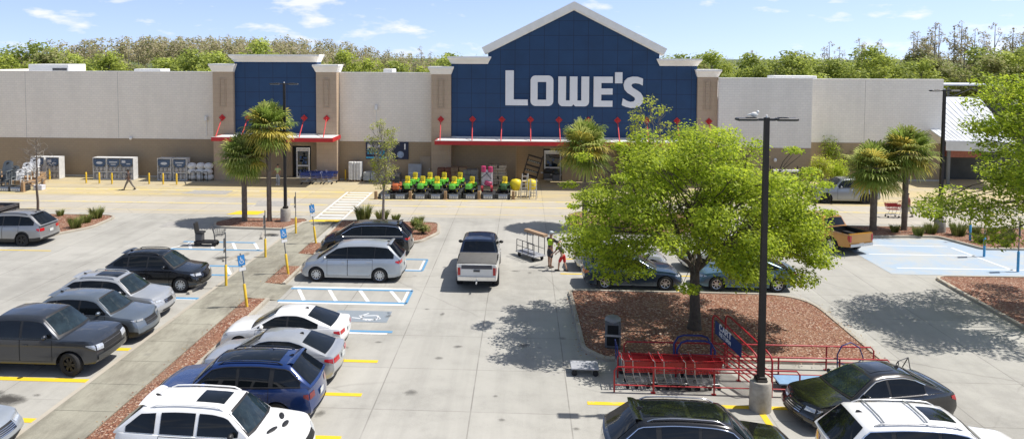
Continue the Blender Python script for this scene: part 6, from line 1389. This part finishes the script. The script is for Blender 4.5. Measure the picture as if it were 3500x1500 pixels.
for k, (px, lb) in enumerate(((1318, 'first display plinth at the crossing end, behind the slender tree'), (1368, 'second display plinth, below the orange mower'), (1436, 'third display plinth with price sign, below a green mower'), (1489, 'fourth display plinth with price sign'), (1551, 'fifth display plinth with price sign, mid row'), (1608, 'sixth display plinth with price sign'), (1668, 'plinth with price sign below the pink wrapped tiller'), (1719, 'last display plinth, below the yellow seat'))):
    p = G(px, 681); plinth(p.x, p.y + .1, 1.12, lb, 'display plinths of the mowers', 3.9 if 1360 < px < 1620 else 1.8)
wood = pm('timber', (.34, .22, .12), .8, 0, .25, 4)
for px, lb in ((1284, 'timber post at the crossing end of the display'), (1402, 'timber post between second and third plinth'), (1522, 'timber post between fourth and fifth plinth'), (1637, 'timber post between sixth plinth and the tiller plinth'), (1754, 'timber post beside the last plinth')):
    p = G(px, 682); t = thing('timber_post', lb, 'post', (p.x, p.y + .1, 0), 0, 'timber posts of the display fence'); m = MB(); m.rbox((0, 0, .31), (.22, .22, .62), .02); m.build('post', wood, t); m = MB(); m.b2(-.16, .16, -.16, .16, 0, .05); m.build('foot', wood, t)
# pink wrapped tiller
p = G(1662, 681); t = thing('wrapped_tiller', 'upright machine wrapped in clear film with bright pink panels and red tyres', 'wrapped machine', (p.x, p.y + 1.2, .4)); t.scale = (.88, .88, .9); pk, film, tr_ = pm('pink panel', (.45, .035, .13), .35, 0, .25, 4), pm('clear film', (.42, .38, .42), .2, 0, .45, 3), pm('red wheel', (.35, .03, .04), .5, 0, .2, 6)
m = MB(); m.rbox((0, 0, 1.15), (1.0, .5, 1.35), .12, None, 0, ); m.build('wrap', film, t, 40); 
for q_ in (((-.3, -.16, 1.95), (.42, .3, .55), .1), ((.3, -.16, 1.93), (.42, .3, .5), .1), ((.1, -.2, .72), (.7, .3, .42), .12, Matrix.Rotation(.3, 3, 'Y'))): m = MB(); m.rbox(*q_); m.build('panel', pk, t, 40)

m = MB(); 
for s in (-1, 1): m.tube((s * .52, 0, .2), (s * .56, -.05, 2.2), .025, None, 6)
m.tube((-.5, -.27, 1.2), (.2, -.27, 1.75), .03, None, 5); m.tube((.4, -.27, 1.1), (-.1, -.27, 1.7), .03, None, 5); m.build('frame', grey_d, t)
for s in (-1, 1): m = MB(); m.tube((s * .42 - .1, -.3, .3), (s * .42 + .1, -.3, .3), .27, None, 14); m.build('wheel', tr_, t, 40)
# wheelbarrows / yellow tubs, ladders
for k, (px, lb) in enumerate(((1763, 'big yellow wheelbarrow tub tipped on end beside the ladders'), (1815, 'second yellow wheelbarrow tub behind the ladders'))):
    p = G(px, 664, .3); t = thing('wheelbarrow', lb, 'wheelbarrow', (p.x, p.y + .5, 0), 0, 'yellow wheelbarrows'); t.scale = (.82, .7, .95); m = MB(); m.lathe([(.3, .55), (.5, .75), (.58, 1.05), (.54, 1.25), (.4, 1.42), (1e-5, 1.5)], 14); m.build('tub', my, t, 50); m = MB()
    for s in (-1, 1): m.path([(s * .25, -.35, 0), (s * .28, -.2, .6), (s * .3, .3, 1.0)], .025, 5)
    m.build('leg', grey_d, t, 60); m = MB(); m.tube((-.05, .3, .2), (.05, .3, .2), .2, None, 14); m.build('wheel', rubber, t, 40)
for k, (x0, lean, lb) in enumerate(((1792, .14, 'tall aluminium step ladder leaning beside the wheelbarrows'), (1822, -.1, 'shorter aluminium step ladder at the end of the display'))):
    p = G(x0, 682); h = 2.0 - k * .45; t = thing('step_ladder', lb, 'ladder', (p.x, p.y + .15, 0), .5 - k * .7, 'step ladders'); m = MB()
    for s in (-1, 1): m.box((s * .25, .0, h / 2), (.05, .08, h), Matrix.Rotation(lean, 3, 'X'))
    m.build('stile', pm('aluminium', (.55, .56, .58), .35, .7, .1, 6), t); m = MB()
    for j in range(6): z = .25 + j * h / 6.5; m.box((0, -math.sin(lean) * (z - h / 2), z), (.48, .1, .03))
    m.build('step', MATS['aluminium'], t); m = MB()
    for s in (-1, 1): m.tube((s * .24, .5, 0), (s * .2, .05 - math.sin(lean) * h / 2, h - .05), .022, None, 5)
    m.build('rear_leg', MATS['aluminium'], t)
# pallets of goods along the wall
def pallet(px, py, w, h, mat, label, rows=4, cols=2, d=1.0, jit=.04, cat='pallet load', seed=1, name='pallet_stack'):
    p = G(px, py); t = thing(name, label, cat, (p.x, p.y + d / 2, 0)); m = MB()
    for k in range(3): m.b2(-w / 2 + k * (w - .1) / 2, -w / 2 + k * (w - .1) / 2 + .1, -d / 2, d / 2, 0, .1)
    for k in range(6): m.b2(-w / 2, w / 2, -d / 2 + k * (d - .12) / 5, -d / 2 + k * (d - .12) / 5 + .12, .1, .13)
    m.build('pallet', wood, t); rnd = random.Random(seed); m = MB(); hh = (h - .13) / rows
    for r in range(rows):
        for c in range(cols):
            for e in (-1, 1): m.rbox((-w / 2 + (c + .5) * w / cols + rnd.uniform(-jit, jit), e * d * .25 + rnd.uniform(-jit, jit), .13 + hh * (r + .5)), (w / cols * .96, d * .48, hh * .97), .05)
    m.build('load', mat, t, 40)
brown_b, beige_b, redb, grey_b = pm('brown cartons', (.27, .17, .10), .8, 0, .25, 3), pm('beige bags', (.42, .35, .26), .8, 0, .25, 3), pm('rust bags', (.20, .075, .045), .7, 0, .3, 3), pm('filmed goods', (.22, .21, .20), .3, 0, .35, 3)
pallet(1519, 638, 1.3, 1.5, redb, 'pallet of rust red bags behind the mower rows', 6, 2, seed=2); pallet(1567, 639, 1.3, 1.6, brown_b, 'pallet of brown cartons behind the mower rows', 4, 2, seed=3); pallet(1607, 640, 1.3, 1.45, grey_b, 'pallet of goods in grey film behind the mower rows', 3, 2, seed=4); pallet(1702, 636, 1.35, 1.75, beige_b, 'pallet of beige bags stacked high right of the pink wrapped tiller', 7, 2, jit=.07, seed=5)
pallet(1212, 622, 1.15, 1.75, pm('white panels', (.62, .62, .60), .6, 0, .2, 3), 'tall stack of white fence panels against the tan wall', 1, 5, .7, seed=6); pallet(1278, 623, 1.9, .85, pm('pale crates', (.40, .42, .40), .6, 0, .25, 3), 'low pallet of pale crates and potted plants beside the white panels', 2, 3, seed=7); pallet(1338, 622, 1.5, .7, grey_b, 'low pallet in grey film behind the slender tree', 2, 2, seed=8)
p = G(1412, 628); t = thing('leaning_board', 'pale grey board leaning against the wall by the service door', 'board', (p.x, 63.3, 0)); m = MB(); m.box((0, .0, .78), (1.15, .05, 1.55), Matrix.Rotation(-.14, 3, 'X')); m.build('panel', pm('grey board', (.30, .32, .35), .5, 0, .15, 2), t)
m = MB(); m.box((0, -.03, .78), (1.0, .03, .06), Matrix.Rotation(-.14, 3, 'X')); m.build('batten', steel, t)
# timber rack tilted by the gable door
t = thing('plant_rack', 'tilted dark timber rack with pale stencilled slats beside the glass door', 'rack', (.75, 63.2, 0)); m = MB(); rot = Matrix.Rotation(R(16), 3, 'Y')
for s in (-.62, .62): m.box((s, 0, 1.25), (.08, .3, 2.3), rot)
for k in range(6): m.box(tuple(rot @ Vector((0, -.02, -1.0 + k * .42)) + Vector((0, 0, 1.25))), (1.3, .28, .12), rot)
m.build('frame', pm('dark timber', (.05, .04, .032), .8, 0, .3, 4), t); m = MB()
for k, z in ((4, -.0), (2, 0)):
    for j in range(6): c = rot @ Vector((-.45 + j * .17, -.17, -1.0 + k * .42)) + Vector((0, 0, 1.25)); m.box(tuple(c), (.1, .02, .08), rot)
m.build('lettering', pm('stencil', (.4, .42, .36), .7), t)
for px, py, lb, w in ((1873, 622, 'black barbecue grill beside the glass door', .8), (1900, 628, 'small black grill under the single palm', .6)):
    p = G(px, py); t = thing('barbecue_grill', lb, 'grill', (p.x, p.y, 0)); m = MB(); m.ball((0, 0, .95), (w * .55, .32, .28), 12, 8); m.build('lid', mblk, t, 50); m = MB(); m.rbox((0, 0, .55), (w, .5, .5), .03); m.build('cabinet', grey_d, t); m = MB(); m.b2(-w * .8, -w * .55, -.25, .25, .78, .82); m.b2(w * .55, w * .8, -.25, .25, .78, .82); m.build('side_shelf', steel, t)
# blue carts nested by the door
c1 = None
for k in range(6):
    x = -18.6 + (k % 3) * .95 + (k // 3) * .2; y = 61.6 + (k // 3) * .85; lb = 'blue shopping cart parked right of the tower door, %s of the %s line' % (['first', 'second', 'third'][k % 3], ['front', 'rear'][k // 3])
    if c1 is None: c1 = shopping_cart(x, y, .1, lb, pm('store cart blue', (.022, .055, .26), .4, 0, .2, 5), 'blue carts by the door')
    else: dup(c1, (x, y, 0), rng.uniform(-.1, .2), lb)
# ---- chairs on show by the wall
def chair(x, y, rz, label, mat, s=1.0, z=.4):
    t = thing('garden_chair', label, 'garden chair', (x, y, z), rz, 'plastic garden chairs on show'); t.scale = (s,) * 3; m = MB()
    def back(u, v): xx = (u - .5) * lerp(.5, .66, math.sin(math.pi * min(1, v * .8))); zz = lerp(.32, 1.12, v) - .10 * (2 * u - 1) ** 2 * v; return Vector((xx, .28 + .3 * v + .05 * math.cos(math.pi * u), zz))
    m.grid(back, 8, 8); m.grid(lambda u, v: back(u, v) + Vector((0, .03, 0)), 8, 8); m.build('backrest', mat, t, 60); m = MB(); m.box((0, 0, .34), (.54, .58, .04), Matrix.Rotation(-.15, 3, 'X')); m.build('seat', mat, t)
    for sx in (-1, 1):
        m = MB(); m.rbox((sx * .34, .02, .56), (.12, .68, .035), .02); m.build('armrest', mat, t)
        for sy_, hh in ((-.26, .55), (.25, .5)): m = MB(); m.box((sx * .33, sy_, hh / 2), (.05, .1, hh)); m.build('leg', mat, t)
    m = MB(); m.prism([(.1 * math.cos(R(a)), .92 + .1 * math.sin(R(a))) for a in range(0, 360, 30)], 'y', .5, .505); m.build('hole', blackp, t)
wp, gp_ = pm('white plastic', (.70, .70, .69), .45, 0, .06, 3), pm('slate plastic', (.10, .115, .125), .5, 0, .12, 4)
for px, py, rz, lb, mt, s, z in ((52, 632, .2, 'white plastic chair at the front of the display', wp, 1.05, .32), (74, 618, .2, 'white plastic chair in the middle, with a round hole in its back', wp, 1.25, .55), (98, 606, .15, 'white plastic chair standing highest beside the cages', wp, 1.35, .75), (20, 634, .1, 'slate grey plastic chair in front, beside the white ones', gp_, 1.1, .32), (33, 622, .2, 'slate grey plastic chair in the second row', gp_, 1.1, .45), (3, 618, .1, 'slate grey plastic chair highest at the photo edge', gp_, 1.35, .75), (2, 640, .1, 'slate grey plastic chair lowest at the photo edge', gp_, 1.0, .3)):
    p = G(px, py, z); chair(p.x, p.y + .3, rz, lb, mt, s, z)
for px, py, w, h, lb in ((16, 655, 1.3, .34, 'black display plinth with white sign at the photo edge'), (52, 656, 1.3, .34, 'black display plinth with white sign beside the timber post')):
    p = G(px, py); plinth(p.x, p.y + .2, w, lb, 'plinths of the chair display')
t = thing('display_deck', 'stepped timber deck carrying the plastic chairs', 'deck', (-43.6, 60.4, 0)); m = MB()
for k in range(3): m.b2(-2.4, 2.2 - k * .1, -.9 + k * .75, -.15 + k * .75, 0, .3 + k * .22)
m.build('step', wood, t)
for px, py, lb in ((76, 657, 'timber post at the corner of the chair display'), (145, 643, 'timber post at the far end of the chair display rail')):
    p = G(px, py); t = thing('timber_post', lb, 'post', (p.x, p.y + .1, 0)); m = MB(); m.rbox((0, 0, .4), (.24, .24, .8), .02); m.build('post', wood, t); m = MB(); m.b2(-.17, .17, -.17, .17, 0, .05); m.build('foot', wood, t)
t = thing('timber_rail', 'low timber rail running back from the chair display corner', 'rail', (0, 0, 0)); a, b = G(78, 652), G(144, 640); m = MB()
for z in (.25, .6): m.tube((a.x, a.y + .1, z), (b.x, b.y + .1, z), .06, None, 6)
m.build('beam', wood, t)
p = G(130, 650); m = MB(); m.rbox((0, 0, .2), (.75, .5, .4), .04); o = m.build('carton', pm('white carton', (.60, .61, .66), .6, 0, .2, 4)); o.location = (p.x, p.y + .2, 0); tag(o, 'white and blue carton lying on the apron beside the timber rail', 'carton')
# plant shelf by the pale wall
t = thing('plant_shelf', 'black steel plant shelf with rows of white trays against the pale wall', 'shelf', (21.4, 61.2, 0)); m = MB()
for sx in (-1.1, 1.1):
    for sy_ in (-.3, .3): m.b2(sx - .03, sx + .03, sy_ - .03, sy_ + .03, 0, 2.0)
for z in (.4, .95, 1.5): m.b2(-1.1, 1.1, -.3, .3, z, z + .05)
m.build('frame', blackp, t); m = MB()
for z in (.45, 1.0, 1.55):
    for k in range(8): m.rbox((-.95 + k * .27, -.05, z + .1), (.18, .4, .2), .03)
m.build('tray', frame_w, t)
# ---------------------------------------------------------------- people
def skin_obj(name, pts, edges, mat, parent, sub=2):
    me = bpy.data.meshes.new(name); me.from_pydata([p[0] for p in pts], edges, []); o = bpy.data.objects.new(name, me); COL.objects.link(o)
    sk = o.modifiers.new('skin', 'SKIN'); sk.use_smooth_shade = True; sk.branch_smoothing = .6
    for i, p in enumerate(pts):
        v = me.skin_vertices[0].data[i]; r = p[1]; v.radius = (r, r) if not isinstance(r, tuple) else r; v.use_root = (i == 0)
    ss = o.modifiers.new('sub', 'SUBSURF'); ss.levels = sub; ss.render_levels = sub
    dg = bpy.context.evaluated_depsgraph_get(); dg.update(); m2 = bpy.data.meshes.new_from_object(o.evaluated_get(dg)); o.modifiers.clear(); o.data = m2; m2.materials.clear(); m2.materials.append(mat); o.parent = parent
    m2.polygons.foreach_set('use_smooth', [True] * len(m2.polygons)); return o
def person(label, loc, rz, skin, shirt, legs, shoe, hair, pose, h=1.76, shorts=False, cat='person', vest=None, cap=None, belly=1.0):
    t = thing('person', label, cat, loc, rz); s = h / 1.76; t.scale = (s, s, s)
    lean = pose.get('lean', 0); W = lambda a, L_: Vector((math.sin(a) * L_, 0, math.cos(a) * L_))
    pel = Vector((0, 0, pose.get('pz', .94))); sp = pel + W(lean, .2); ch = sp + W(lean * 1.1, .23); nk = ch + W(lean * 1.2, .13); hb = nk + W(lean * 1.1, .09) + Vector((.015, 0, 0)); ht = hb + W(pose.get('nod', lean), .13) + Vector((.01, 0, 0))
    B_ = [(pel, .125), (sp, .115 * belly), (ch, .135), (nk, .055), (hb, (.078, .088)), (ht, (.072, .085))]; E_ = [(0, 1), (1, 2), (2, 3), (3, 4), (4, 5)]; C1 = [(pel, .14), (sp, .135 * belly), (ch, .155), (nk - Vector((0, 0, .045)), .07)]; CE = [(0, 1), (1, 2), (2, 3)]; L1 = [(pel + Vector((0, 0, .06)), .135), (pel - Vector((0, 0, .04)), .135)]; LE = [(0, 1)]; SH = []
    for k, sd in enumerate((1, -1)):
        th, kn = pose['leg'][k]; hip = pel + Vector((0, sd * .095, -.05)); knee = hip + Vector((math.sin(th) * .42, sd * .01, -math.cos(th) * .42)); a2 = th - kn; ank = knee + Vector((math.sin(a2) * .4, 0, -math.cos(a2) * .4)); toe = ank + Vector((.15 * math.cos(pose.get('toe', (0, 0))[k]), sd * .015, -.045 - .15 * math.sin(pose.get('toe', (0, 0))[k])))
        b = len(B_); B_ += [(hip, .09), (hip.lerp(knee, .5), .074), (knee, .055), (knee.lerp(ank, .4), .052), (ank, .036), (toe, .033)]; E_ += [(0, b)] + [(b + i, b + i + 1) for i in range(5)]
        c = len(L1); e_ = [(hip, .105), (hip.lerp(knee, .5), .092), (knee.lerp(hip, .05), .082 if shorts else .07)]
        if not shorts: e_ += [(knee.lerp(ank, .5), .066), (ank + Vector((0, 0, .02)), .056)]
        L1 += e_; LE += [(1, c)] + [(c + i, c + i + 1) for i in range(len(e_) - 1)]; SH.append((ank, toe))
        up, el, out = pose['arm'][k]; shd = ch + Vector((0, sd * .175, .05)); elb = shd + Vector((math.sin(up) * .28, sd * (.03 + out), -math.cos(up) * .28)); a3 = up + el; wr_ = elb + Vector((math.sin(a3) * .25, -sd * out * .4, -math.cos(a3) * .25)); d = (wr_ - elb).normalized(); palm = wr_ + d * .07
        b = len(B_); B_ += [(shd, .065), (elb, .043), (wr_, .03), (palm, (.036, .022))]; E_ += [(2, b), (b, b + 1), (b + 1, b + 2), (b + 2, b + 3)]
        sdv = Vector((0, 1, 0)); fwd = Vector((math.cos(a3), 0, math.sin(a3)))
        for j, (o_, ln) in enumerate(((-.027, .072), (-.009, .082), (.009, .078), (.027, .06))):
            f0 = palm + fwd * o_ + d * .02; f1 = f0 + d * ln * .55; f2 = f1 + d * ln * .35 - sdv * sd * ln * .35; q = len(B_); B_ += [(f0, .010), (f1, .009), (f2, .007)]; E_ += [(b + 3, q), (q, q + 1), (q + 1, q + 2)]
        q = len(B_); B_ += [(wr_ + d * .03 + fwd * .035, .012), (wr_ + d * .075 + fwd * .055, .009)]; E_ += [(b + 2, q), (q, q + 1)]
        c = len(C1); C1 += [(shd, .085), (shd.lerp(elb, .75), .065)]; CE += [(2, c), (c, c + 1)]
    skin_obj('body', B_, E_, skin, t); skin_obj('shirt', C1, CE, shirt, t); skin_obj('shorts' if shorts else 'trousers', L1, LE, legs, t)
    if vest is not None: skin_obj('vest', [(sp - Vector((0, 0, .07)), .152 * belly), (sp + Vector((0, 0, .06)), .15 * belly), (ch - Vector((0, 0, .06)), .168), (ch + Vector((0, 0, .05)), .15)], [(0, 1), (1, 2), (2, 3)], vest, t)
    for a, b in SH: m = MB(); m.path([a + Vector((-.06, 0, -.035)), a + Vector((.02, 0, -.03)), b + Vector((.02, 0, -.005)), b + Vector((.07, 0, -.012))], [.045, .055, .05, .03], 8); m.build('shoe', shoe, t, 60)
    hc = hb.lerp(ht, .5); m = MB(); m.ball(tuple(hc + Vector((-.02, 0, .045))), (.098, .09, .085), 12, 8); m.build('hair', hair, t, 60)
    m = MB(); m.add([hc + Vector(v) for v in ((.085, -.014, -.02), (.085, .014, -.02), (.112, 0, -.028), (.088, 0, .022))], [(0, 1, 2), (0, 2, 3), (1, 3, 2)]); m.build('nose', skin, t)
    for sd in (-1, 1):
        m = MB(); m.ball(tuple(hc + Vector((.08, sd * .032, .012))), (.012, .014, .009), 6, 5); m.build('eye', blackp, t); m = MB(); m.ball(tuple(hc + Vector((0, sd * .088, -.005))), (.022, .012, .032), 8, 6); m.build('ear', skin, t, 60)
    m = MB(); m.ball(tuple(hc + Vector((.083, 0, -.055))), (.008, .026, .007), 6, 5); m.build('mouth', pm('lip', (.25, .09, .07), .6), t)
    if cap is not None: m = MB(); m.ball(tuple(hc + Vector((-.005, 0, .07))), (.108, .1, .07), 12, 8); m.rbox(tuple(hc + Vector((.12, 0, .055))), (.12, .15, .015), .005); m.build('cap', cap, t, 60)
    return t
sk1, sk2, sk3 = pm('skin tan', (.36, .19, .12), .55, 0, .1, 6), pm('skin dark', (.12, .06, .038), .55, 0, .1, 6), pm('skin fair', (.48, .29, .21), .55, 0, .1, 6)
cl = lambda n, c: pm('cloth ' + n, c, .85, 0, .15, 8, .2)
walk = dict(leg=((.5, .12), (-.48, .2)), arm=((-.45, .25, .02), (.4, .35, .02)), toe=(-.15, .5), lean=.05, pz=.86)
person('man in dark clothes striding past the gas cages', (-31.95, 57.7, 0), PI, sk2, cl('dark brown', (.05, .035, .032)), cl('khaki grey', (.17, .15, .13)), blackp, blackp, walk, 1.78)
stand = dict(leg=((.04, .04), (-.06, .03)), arm=((.1, .3, .04), (.3, .9, .04)), lean=.02)
person('store worker in pale yellow green shirt standing by the tower door', (-20.75, 61.0, 0), R(-100), sk1, cl('pale lime', (.42, .50, .22)), cl('light grey', (.40, .42, .43)), frame_w, blackp, stand, 1.75)
person('man in a lime vest over navy shirt and dark shorts beside the lumber cart', (1.42, 37.85, 0), R(50), sk1, cl('navy', (.02, .03, .045)), cl('charcoal', (.045, .047, .06)), pm('boot', (.06, .04, .03), .8), pm('grey hair', (.42, .44, .44), .7), dict(leg=((.08, .06), (-.1, .05)), arm=((.5, 1.0, .05), (.7, .9, .05)), lean=.08), 1.86, True, vest=cl('lime', (.42, .62, .03)), cap=pm('pale cap', (.45, .5, .52), .7))
person('youth in black top and red shorts bending forward beside the man in the vest', (2.05, 37.2, 0), R(150), sk3, cl('black', (.014, .014, .016)), cl('red', (.50, .02, .025)), blackp, blackp, dict(leg=((.45, .35), (-.12, .25)), arm=((.5, .3, .04), (.3, .5, .04)), lean=.5, nod=.6, pz=.9), 1.66, True)
person('person in beige trousers pushing the red shopping cart behind the palm', (26.35, 51.5, 0), PI, sk1, cl('rust', (.30, .10, .07)), cl('beige', (.46, .42, .34)), blackp, blackp, dict(leg=((.35, .15), (-.3, .2)), arm=((.75, .55, .02), (.75, .55, .02)), toe=(0, .3), lean=.12, pz=.9), 1.72)
